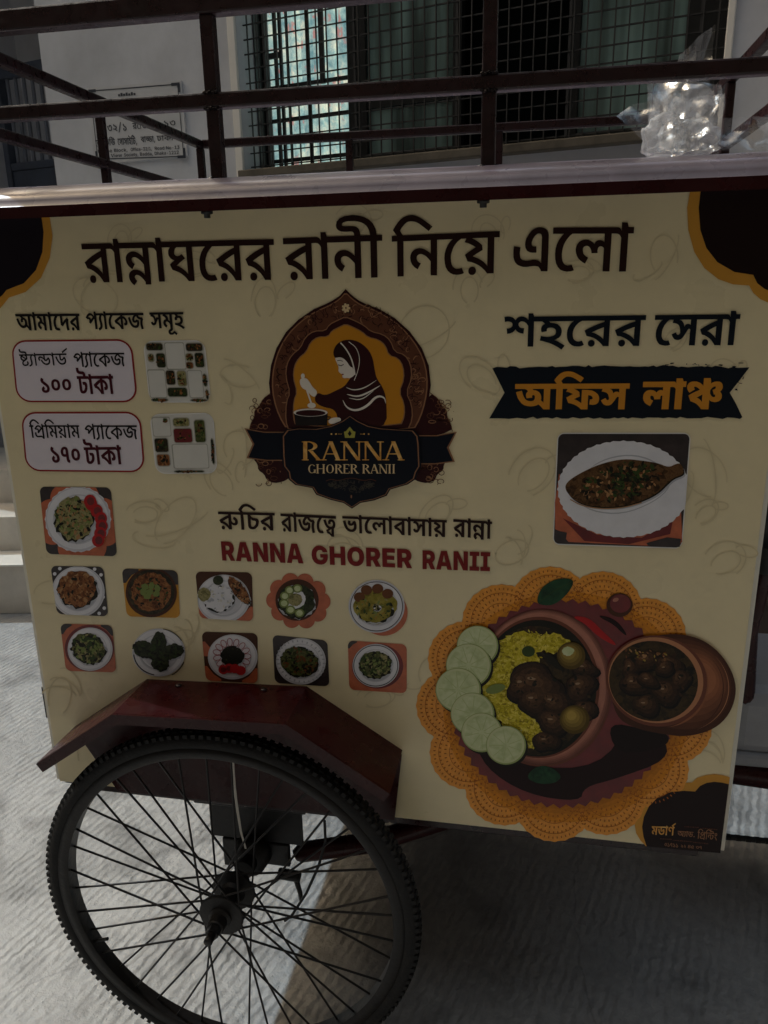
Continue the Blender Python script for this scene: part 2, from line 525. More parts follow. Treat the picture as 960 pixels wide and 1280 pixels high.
# ---- text outlines measured for this place (glyph contours, tenths of a millimetre)
# each contour: start point, then steps, in fifths of a millimetre on its board
GLYPHS = {}
GLYPHS['headline'] = [
[[-3353,7840,0,-42,-37,0,0,-256,-50,0,-15,26,-18,24,-21,20,-24,18,-25,14,-29,9,-18,47,36,26,40,24,42,21,40,17,-6,-18,0,29,-164,1,0,42],[-3440,7754,11,-11,-25,-13,-26,-14,-26,-16,-26,-16,20,-8,18,-10,18,-14,16,-17,16,-19,12,-23,-6,-5,0,11,-1,13,-1,14,0,11]],
[[-3532,7538,-12,2,-8,6,-6,10,-2,12,2,13,6,9,8,7,12,2,12,-2,9,-7,5,-10,2,-12,-2,-12,-5,-10,-9,-6]],
[[-3236,7840,0,-42,-37,0,0,-258,-49,1,0,230,-8,12,-8,9,-9,4,-11,2,-2,0,0,42,8,0,9,0,8,-5,7,-7,8,-11,-1,6,-1,7,0,8,0,6,0,28,40,0,8,-32]],
[[-2988,7838,0,-42,-38,0,0,-154,-49,0,0,41,3,-16,-14,19,-15,16,-13,12,-14,8,-12,6,-14,2,-9,-2,-7,-4,-4,-6,-1,-9,1,-10,5,-9,7,-6,10,-8,-26,-38,-21,16,-15,17,-9,19,-3,22,2,19,8,15,10,12,14,8,16,6,16,1,16,-1,16,-5,14,-7,15,-10,14,-12,14,-14,-3,-4,0,10,-1,10,0,12,0,11,0,33,-167,2,0,42]],
[[-3154,7635,21,-3,19,-6,18,-12,16,-15,17,-19,17,-22,-24,-28,-10,16,-12,15,-13,13,-13,10,-14,8,-14,2,-7,-2,-5,-3,-4,-5,-2,-8,2,-8,4,-8,6,-6,6,-7,-27,-33,-11,8,-10,9,-8,11,-6,11,-4,13,-2,15,2,15,6,14,10,11,12,7,14,6]],
[[-3026,7646,0,-128,-49,0,0,36,1,36,0,12,-1,12,0,12,0,12,0,8]],
[[-2872,7838,0,-42,-36,0,0,-258,-50,0,0,231,-8,12,-8,9,-8,4,-12,2,-2,0,0,42,8,0,10,-1,8,-4,6,-7,8,-12,0,6,-2,8,0,8,0,6,0,28,40,0,9,-32]],
[[-2618,7836,0,-42,-36,0,0,-257,-50,0,-15,21,-17,18,-21,16,-23,14,-26,10,-28,10,-18,40,9,7,11,9,12,8,12,10,12,8,10,7,9,-17,-4,0,-4,-1,-4,0,-4,0,-19,1,-16,6,-12,8,-10,11,-6,13,-2,14,4,24,12,19,16,16,22,15,42,-15,-18,-11,-15,-13,-9,-15,-3,-16,2,-12,6,-8,9,-4,9,-2,9,2,8,2,9,5,9,6,28,-33,-16,-10,-15,-10,-15,-10,-14,-11,-13,-10,-13,-11,2,12,27,-10,27,-16,24,-19,21,-24,0,8,-1,9,0,10,0,10,0,166,-174,2,0,42]],
[[-2464,7835,0,-42,-20,0,-13,-11,-13,-13,-12,-15,-10,-16,-8,-18,-8,-20,-4,-21,-1,-23,1,-26,6,-20,7,-16,9,-10,12,-5,12,-2,8,1,6,0,7,2,7,2,18,-39,-12,-5,-11,-2,-13,-2,-14,0,-26,3,-24,11,-18,18,-14,24,-8,31,-2,37,2,34,8,30,13,28,17,26,20,20,22,18,-18,-18,-7,-2,-8,0,-9,0,-12,0,-50,0,0,42]],
[[-2222,7834,0,-42,-38,0,0,-258,-49,0,-15,28,-18,23,-22,21,-22,17,-26,13,-28,10,-20,48,37,24,39,24,42,22,41,18,-7,-18,0,28,-162,1,0,43],[-2309,7746,11,-10,-26,-12,-26,-15,-26,-15,-24,-17,18,-8,19,-11,17,-14,17,-16,15,-20,13,-22,-6,-6,-1,12,0,14,0,12,-1,12]],
[[-2401,7531,-12,2,-9,7,-6,10,-2,12,2,12,6,10,9,6,12,2,12,-2,9,-6,6,-10,2,-12,-2,-12,-6,-10,-9,-7]],
[[-1980,7832,0,-42,-38,0,0,-257,-49,0,-15,27,-18,24,-22,20,-23,18,-25,13,-29,9,-19,48,36,25,40,24,42,21,40,18,-6,-18,0,28,-163,2,0,42],[-2067,7745,10,-11,-25,-12,-26,-14,-26,-16,-25,-16,19,-8,18,-11,18,-14,17,-17,15,-19,13,-23,-6,-5,-1,11,0,14,-1,13,0,11]],
[[-2159,7530,-12,2,-9,6,-6,10,-2,12,2,12,6,10,9,6,12,2,11,-2,10,-6,5,-10,2,-12,-2,-12,-5,-10,-10,-6]],
[[-1640,7837,0,-43,-41,0,0,-262,-49,-1,-17,27,-19,24,-24,20,-25,18,-28,14,-31,8,-20,50,26,17,28,17,30,16,29,16,29,13,30,11,-8,-18,0,29,-176,-1,0,44],[-1730,7746,10,-10,-28,-13,-29,-15,-29,-16,-27,-17,21,-7,20,-12,20,-13,18,-17,18,-20,14,-22,-6,-5,-2,11,0,14,0,12,0,12]],
[[-1830,7526,-12,2,-10,7,-6,11,-2,12,2,12,6,10,10,8,12,2,12,-2,10,-7,6,-11,1,-12,-1,-12,-6,-10,-10,-8]],
[[-1516,7838,0,-44,-41,0,0,-262,-50,0,0,231,-7,13,-9,10,-10,6,-13,2,-2,0,0,43,8,0,10,-1,9,-5,8,-8,8,-12,-1,5,0,8,0,8,-1,6,0,32,40,0,9,-32]],
[[-1255,7838,0,-43,-41,0,0,-262,-50,-1,0,121,8,-25,-14,19,-16,16,-14,13,-14,10,-14,6,-14,2,-12,-2,-10,-6,-6,-8,-2,-13,2,-13,6,-10,10,-10,14,-8,-25,-42,-23,15,-19,19,-12,24,-4,27,3,22,7,18,11,13,16,10,16,6,18,2,19,-1,17,-5,16,-8,16,-11,16,-13,14,-16,-8,-2,0,11,-1,11,-1,12,0,12,0,66,-178,0,0,44]],
[[-1131,7796,-41,0,0,-262,-50,-1,0,262,-40,0,0,43,40,0,-6,28,-10,22,-12,18,-18,14,-20,10,-24,7,-26,4,-30,1,-21,0,-17,-2,-14,-4,-10,-4,-5,-6,-2,-8,1,-6,5,-2,7,-2,12,-1,38,0,21,-1,17,-3,13,-5,10,-9,7,-10,5,-12,3,-15,0,-17,-46,-1,-1,10,-1,8,-3,6,-3,4,-4,3,-6,2,-6,1,-8,0,-28,0,-22,1,-16,2,-13,3,-10,6,-9,7,-6,9,-3,10,-1,11,7,26,23,21,38,14,53,5,53,-4,46,-12,37,-20,28,-28,19,-36,8,-44,41,0]],
[[-931,7830,0,-42,-40,0,0,-250,-47,-1,0,251,-40,-1,0,41,38,1,-7,9,-7,10,-8,10,-6,10,19,30,19,24,20,20,22,14,24,9,26,3,19,0,19,-4,18,-6,18,-9,20,-12,21,-15,23,-17,28,-21,-29,-30,-28,22,-25,19,-20,14,-20,10,-20,5,-20,2,-17,-2,-15,-6,-14,-11,-12,-13,-12,-14,-10,-17,4,-8,5,-9,6,-8,5,-8]],
[[-678,7833,0,-41,-40,-1,0,-251,-48,0,0,115,8,-25,-15,19,-14,15,-14,13,-14,9,-13,6,-14,2,-12,-2,-9,-6,-6,-8,-2,-12,2,-12,6,-11,10,-9,13,-6,-24,-42,-23,14,-18,19,-11,23,-4,26,2,20,8,18,10,12,15,10,17,6,17,2,17,-2,17,-4,16,-8,15,-10,15,-12,15,-16,-8,-2,-2,11,0,11,0,12,0,10,0,64,-172,-2,0,42]],
[[-522,7834,0,-41,-18,0,-14,-10,-14,-11,-12,-14,-12,-16,-9,-18,-7,-20,-6,-20,-1,-23,2,-27,5,-20,8,-14,11,-10,11,-6,14,-1,7,1,7,0,7,2,8,4,18,-38,-12,-6,-12,-3,-13,-2,-14,-1,-28,3,-23,11,-19,16,-14,24,-8,30,-4,36,3,34,9,30,13,28,18,24,21,20,24,16,-22,-18,-8,-1,-8,-1,-10,0,-12,0,-50,-1,0,41]],
[[-259,7838,0,-42,-39,0,0,-250,-48,-1,-18,22,-20,19,-23,17,-26,13,-29,11,-30,7,-19,46,13,10,12,8,14,9,14,9,13,8,13,8,-18,10,-20,10,-21,9,-23,7,16,36,10,-10,-42,-1,0,41],[-346,7795,-126,-1,3,4,15,-6,16,-8,14,-9,14,-9,12,-10,12,-10,4,-36,-12,-6,-13,-8,-13,-7,-13,-7,-12,-8,-11,-8,0,3,20,-7,23,-9,22,-13,21,-15,18,-19,16,-21,-8,1,-1,10,-1,12,0,12,0,12]],
[[-456,7536,-12,2,-9,6,-6,10,-2,12,2,12,6,10,9,6,12,2,12,-2,8,-6,6,-10,2,-12,-2,-12,-6,-9,-8,-7]],
[[27,7855,15,-1,12,-4,10,-4,9,-8,8,-8,5,-13,4,-17,1,-24,0,-225,-47,1,-4,12,-5,8,-6,8,-7,6,-10,2,-11,2,-13,0,-11,-1,-11,-1,-12,-2,-12,-1,-14,0,-16,1,-14,4,-15,6,-13,8,-12,13,-9,17,-6,22,-1,26,0,12,0,12,2,12,2,12,47,-8,-2,-9,-1,-10,-1,-11,-1,-10,2,-14,2,-12,4,-10,6,-6,6,-6,8,-2,10,-2,9,-2,17,1,16,2,14,3,14,0,13,-2,11,-3,11,-7,12,-12,0,162,0,12,-1,9,-2,7,-2,5,-6,5,-10,3,-10,-1,-9,-6,-9,-8,-7,-9,-7,-11,-4,-12,-4,-10,0,-10,0,-6,1,-4,2,-4,3,-4,6,-2,7,-1,3,0,4,1,2,0,4,0,3,-42,-5,-2,-7,0,-7,0,-10,0,-20,4,-18,10,-12,20,-4,25,2,20,6,21,10,18,12,18,14,16,18,12,20,7]],
[[275,7846,0,-42,-19,0,-13,-10,-13,-14,-11,-14,-10,-16,-9,-18,-6,-20,-4,-20,-2,-23,2,-27,4,-20,8,-15,10,-11,10,-5,12,-3,8,1,6,1,6,1,7,2,18,-39,-11,-4,-12,-3,-12,-1,-14,-1,-26,5,-22,10,-18,18,-13,25,-8,31,-3,37,2,33,8,32,13,28,17,24,19,20,21,17,-16,-17,-8,-2,-8,0,-9,0,-11,0,-48,2,0,42]],
[[564,7838,0,-42,-36,2,0,-258,-48,2,0,163,10,-21,-6,12,-8,9,-10,7,-10,2,-4,-1,-4,-1,-4,-4,-4,-5,-2,-9,-2,-11,1,-3,0,-4,1,-4,0,-4,-42,0,-2,14,-4,12,-6,11,-6,7,-10,6,-10,1,-7,-1,-6,-2,-5,-4,-4,-6,-2,-7,0,-7,3,-20,10,-14,13,-11,14,-8,-19,-41,-19,10,-18,14,-14,14,-10,18,-7,19,-3,21,3,21,7,17,10,14,14,9,16,6,18,1,20,-2,17,-8,15,-12,14,-17,-8,1,6,15,8,10,12,6,12,1,12,-2,10,-4,10,-8,10,-8,-8,-5,0,10,-1,11,-1,10,0,10,0,28,-212,6,0,42]],
[[678,7836,0,-42,-36,0,0,-256,-48,0,0,230,-7,13,-8,9,-9,4,-11,2,-1,0,0,43,7,-1,9,-1,8,-4,7,-7,7,-12,0,6,-1,8,-1,7,0,7,0,28,39,-2,9,-31]]]
GLYPHS['subhead'] = [
[[-4140,7302,0,-20,-14,0,0,-115,-22,1,-5,11,-7,9,-7,8,-7,8,9,16,5,-5,4,-5,5,-6,4,-8,-1,3,0,3,0,4,0,2,0,4,0,2,0,68,-112,1,0,20]],
[[-4226,7186,-13,2,-11,6,-11,10,-9,14,-5,13,-5,15,-4,18,20,4,5,-18,5,-16,6,-12,6,-8,6,-4,8,-2,6,0,6,3,3,3,3,6,2,6,0,6,0,10,-2,6,-4,5,-4,1,-2,0,-2,-2,0,-2,-1,-4,0,-2,1,-3,0,-2,0,-3,-20,-2,0,4,-2,4,0,4,0,2,0,9,3,7,4,4,5,4,6,2,6,0,10,-2,8,-4,7,-6,5,-9,3,-11,1,-12,-2,-12,-2,-10,-6,-9,-8,-7,-10,-4]],
[[-4237,7264,-1,6,-4,6,-6,5,-6,3,12,8,8,-3,8,-5,5,-5,3,-7,2,-8]],
[[-4093,7302,0,-20,-14,0,0,-115,-21,0,0,101,-4,5,-2,5,-4,3,-4,1,-1,0,0,20,4,0,3,-1,2,-2,4,-4,2,-5,0,3,0,3,0,4,0,3,0,13,18,0,3,-14]],
[[-3996,7301,0,-20,-14,0,0,-115,-22,0,0,44,2,-11,-6,8,-4,7,-6,4,-4,2,-4,2,-4,0,-4,0,-2,-2,-2,-4,0,-5,0,-7,3,-4,5,-4,4,-4,-9,-20,-6,4,-6,5,-5,6,-5,7,-3,8,-1,10,1,10,3,7,4,6,6,4,7,3,6,0,6,0,6,-2,6,-2,5,-4,5,-4,6,-7,-4,-1,0,4,0,6,0,4,0,6,0,39,-64,1,0,20]],
[[-4043,7240,0,-2,-1,-3,0,-3,0,-2,-21,8,-1,8,-1,7,-3,5,-4,5,-7,3,-9,4,4,18,4,-2,11,-2,9,-4,6,-5,6,-6,3,-6,2,-7,1,-8]],
[[-3948,7300,0,-20,-14,0,0,-114,-22,0,0,104,-4,5,-2,3,-4,2,-4,1,0,20,2,0,4,-1,3,-2,3,-2,2,-6,0,4,0,3,0,3,0,4,0,11,18,0,3,-15]],
[[-3886,7300,0,-20,-10,0,-5,-6,-5,-6,-4,-6,-4,-8,-3,-8,-3,-8,0,-10,-1,-9,1,-11,1,-9,3,-7,4,-4,4,-2,4,-1,3,0,3,1,2,0,2,0,8,-18,-4,-2,-5,-1,-5,-1,-6,0,-10,2,-10,4,-8,8,-4,12,-4,13,-1,17,1,14,3,14,5,12,6,12,8,10,8,8,-6,-9,-2,0,-4,-1,-4,0,-4,0,-19,0,0,20]],
[[-3792,7300,0,-20,-64,0,0,-62,-5,4,5,8,7,8,7,8,8,7,10,7,9,6,16,-14,-3,-7,-2,-7,-1,-6,-1,-8,0,-8,-1,-8,1,-9,0,-9,2,-11,3,-11,-21,-5,-3,11,-2,12,-1,12,0,10,0,10,0,8,2,7,2,7,2,6,2,6,10,-4,-8,-8,-9,-7,-9,-8,-8,-9,-7,-9,-7,-9,-19,10,0,72,-12,0,0,20]],
[[-3696,7298,0,-20,-14,1,0,-115,-22,0,-6,12,-7,10,-8,10,-9,7,-10,6,-10,5,-8,21,14,11,15,11,17,9,16,8,-3,-8,0,13,-63,1,0,20],[-3732,7258,4,-5,-8,-5,-10,-6,-10,-8,-8,-6,6,-4,8,-4,6,-6,6,-8,4,-8,6,-10,-3,-2,0,4,-1,7,0,6,0,5]],
[[-3768,7162,-4,2,-4,2,-2,5,-1,5,1,6,2,4,4,4,4,0,6,0,4,-4,2,-4,0,-6,0,-5,-2,-5,-4,-2]],
[[-3531,7300,0,-18,-13,0,0,-110,-21,0,0,88,1,-10,-4,8,-4,6,-4,6,-5,4,-4,4,-4,3,-5,1,-4,1,-4,-1,-6,-2,-4,-3,-4,-5,-5,-5,-5,-7,-1,3,3,3,4,2,5,1,5,1,6,-2,4,-3,4,-5,1,-7,-1,-5,0,-4,-2,-4,0,-3,-4,3,1,2,2,4,3,2,2,4,2,3,4,3,14,16,12,-14,-40,-45,-14,15,6,6,1,-4,-7,-2,3,3,2,3,1,4,0,4,0,4,-2,4,-2,2,-3,0,-3,0,-2,-1,-2,-1,-1,0,-16,14,7,11,6,9,7,7,7,5,7,4,8,0,7,0,6,-2,6,-4,5,-4,5,-6,6,-8,0,-4,0,4,0,4,-1,6,0,4,0,22,17,0,4,-14]],
[[-3489,7300,0,-19,-15,0,10,3,-2,-6,-3,-5,-2,-5,-1,-4,-1,-6,0,-4,0,-8,1,-7,2,-8,2,-8,1,-8,1,-8,-1,-8,-1,-7,-2,-6,-4,-6,-4,-6,-6,-5,-8,-5,-10,-3,-4,19,6,3,6,3,3,4,2,5,1,5,0,6,0,9,-1,8,-1,7,-2,8,-2,8,0,8,0,6,2,5,1,5,2,5,2,5,2,4,-3,-2,-16,0,0,18]],
[[-3444,7300,0,-19,-14,0,0,-110,-20,0,0,99,-3,6,-3,2,-4,2,-4,1,0,19,4,0,3,0,3,-2,2,-3,2,-5,0,4,0,2,0,4,0,2,0,12,17,0,3,-14]],
[[-3386,7300,0,-20,-8,0,-6,-5,-4,-5,-4,-7,-4,-7,-2,-8,-3,-8,-1,-8,0,-10,0,-11,2,-8,2,-7,4,-4,4,-2,4,0,2,0,2,0,3,0,3,1,6,-18,-4,-1,-4,-2,-4,0,-6,0,-10,2,-9,4,-7,7,-5,11,-3,13,-2,16,2,14,2,13,5,12,6,10,7,10,8,8,-6,-8,-2,-1,-3,0,-4,0,-5,0,-17,0,0,19]],
[[-3264,7299,0,-19,-46,0,0,-12,0,-6,0,-92,-20,0,-6,12,-6,10,-8,8,-8,7,-9,6,-11,5,-8,20,14,11,15,11,15,9,15,7,-3,-8,0,12,-58,0,0,20],[-3330,7259,4,-4,-6,-3,-5,-4,-6,-4,-5,-4,-6,-4,-6,-5,6,-3,6,-4,6,-6,5,-6,5,-8,5,-10,-2,-4,0,5,-1,5,0,6,0,5]],
[[-3270,7226,0,-6,-2,-7,-2,-5,-4,-5,-6,-3,-8,0,-2,0,-3,0,-3,0,-2,0,0,20,2,0,2,0,2,-1,3,1,2,2,1,4,0,3,-1,9,-5,8,-6,6,-10,4,0,20,12,-4,10,-6,8,-8,6,-10,4,-10]],
[[-3202,7178,-11,2,-10,3,-9,5,-8,8,-7,12,-6,14,-5,18,-5,22,19,5,6,-23,4,-17,6,-13,7,-8,7,-6,10,-1,8,1,6,4,2,6,2,10,0,6,-2,6,-1,4,-1,4,14,-1,-4,-5,-4,-5,-4,-4,-4,-3,-6,-2,-6,0,-7,0,-5,2,-5,4,-3,6,-2,6,-2,8,2,8,4,9,5,8,7,9,-2,0,-2,0,-2,0,-3,0,-47,0,0,19,144,-1,0,-19,-41,0,-5,0,-4,1,-5,0,-4,0,-7,-6,-6,-5,-6,-5,-4,-6,-2,-6,-1,-5,1,-3,0,-3,2,-2,3,-1,3,1,2,1,2,3,3,3,23,-6,0,-4,1,-5,1,-5,0,-6,-1,-10,-3,-10,-4,-8,-7,-8,-9,-4]],
[[-3138,7211,1,-9,1,-10,2,-10,2,-10,-20,-5,-2,11,-2,12,-2,10,0,12,0,8,1,9,1,8,2,7,-8,2,-8,4,-8,6,-6,6,-4,8,-4,8,20,3,2,-5,2,-4,4,-3,4,-3,6,-2,7,-1,1,0,2,1,2,0,2,0,10,-16,-3,-9,-3,-9,-1,-9]],
[[-2960,7300,0,-18,-14,0,0,-108,-22,0,0,70,4,-8,-2,4,-2,2,-2,2,-2,0,-2,0,-1,-2,-1,-2,-2,-3,-2,-5,-4,-7,-4,-9,-4,-8,-4,-5,-5,-3,-5,-2,-6,-1,-4,0,-5,1,-5,4,-3,4,-4,6,-3,10,16,6,2,-5,2,-3,2,-2,2,-1,2,1,2,0,1,3,3,4,2,5,3,9,5,5,4,10,4,6,4,2,4,1,4,-1,3,-1,3,-2,3,-3,-3,0,0,3,0,4,0,5,0,4,0,10,-74,0,0,18]],
[[-3032,7226,-1,12,-2,8,-2,8,-3,5,-4,4,-5,3,-7,2,-8,2,7,20,7,-6,8,-2,7,-2,5,-4,4,-4,3,-5,3,-7,1,-7,1,-9]],
[[-2862,7300,0,-19,-14,0,0,-108,-22,0,0,41,2,-10,-6,8,-5,6,-5,4,-4,2,-4,2,-4,0,-4,-1,-3,-2,-1,-3,-2,-4,2,-7,2,-5,5,-4,5,-2,-10,-19,-6,3,-6,4,-5,6,-5,7,-2,8,-2,9,2,9,2,7,4,6,6,4,7,2,7,0,6,0,6,-2,5,-2,5,-2,6,-5,6,-6,-4,-1,0,4,0,5,0,5,0,4,0,37,-64,1,0,18]],
[[-2910,7243,0,-3,0,-2,0,-2,0,-3,-22,7,0,8,-2,6,-2,6,-5,4,-7,4,-10,2,5,18,5,-2,10,-3,9,-3,7,-5,5,-5,3,-6,3,-6,1,-8]],
[[-2892,7122,-8,0,-6,2,-4,4,-4,4,-3,6,-1,8,2,8,4,6,6,5,8,3,0,8,22,0,0,-13,-9,-11,-1,0,-1,0,-1,0,-1,0,-3,0,-3,-2,-1,-2,-1,-3,1,-3,1,-2,3,-2,3,0,6,1,5,3,6,6,4,6,8,-5,7,-5,7,-6,8,-6,-12,-14,-4,4,-4,4,-4,4,-4,2,-3,-2,-3,-3,-4,-3,-5,-1,-5,-1]],
[[-2822,7273,12,-1,10,-4,8,-6,4,-8,3,-8,1,-10,-2,-14,-8,-12,-10,-6,-12,-5,0,7,7,-2,7,-4,7,-4,7,-4,8,-6,7,-5,-13,-15,-8,6,-7,6,-9,5,-8,5,-9,4,-9,3,-10,3,-10,2,4,18,4,-2,6,-1,4,-1,4,0,9,1,7,2,5,3,4,5,3,5,0,6,-1,8,-3,6,-4,4,-7,1,-3,-1,-4,0,-2,-2,-2,-2,0,-2,0,-2,0,-2,0,-2,0,-2,1,-2,-21,-2,0,2,-2,4,0,4,0,4,0,6,4,6,4,4,7,4,7,2]],
[[-2842,7264,-2,6,-4,6,-5,4,-7,2,14,8,6,-3,8,-4,6,-5,4,-6,1,-8]],
[[-2774,7300,0,-19,-90,0,0,19]]]
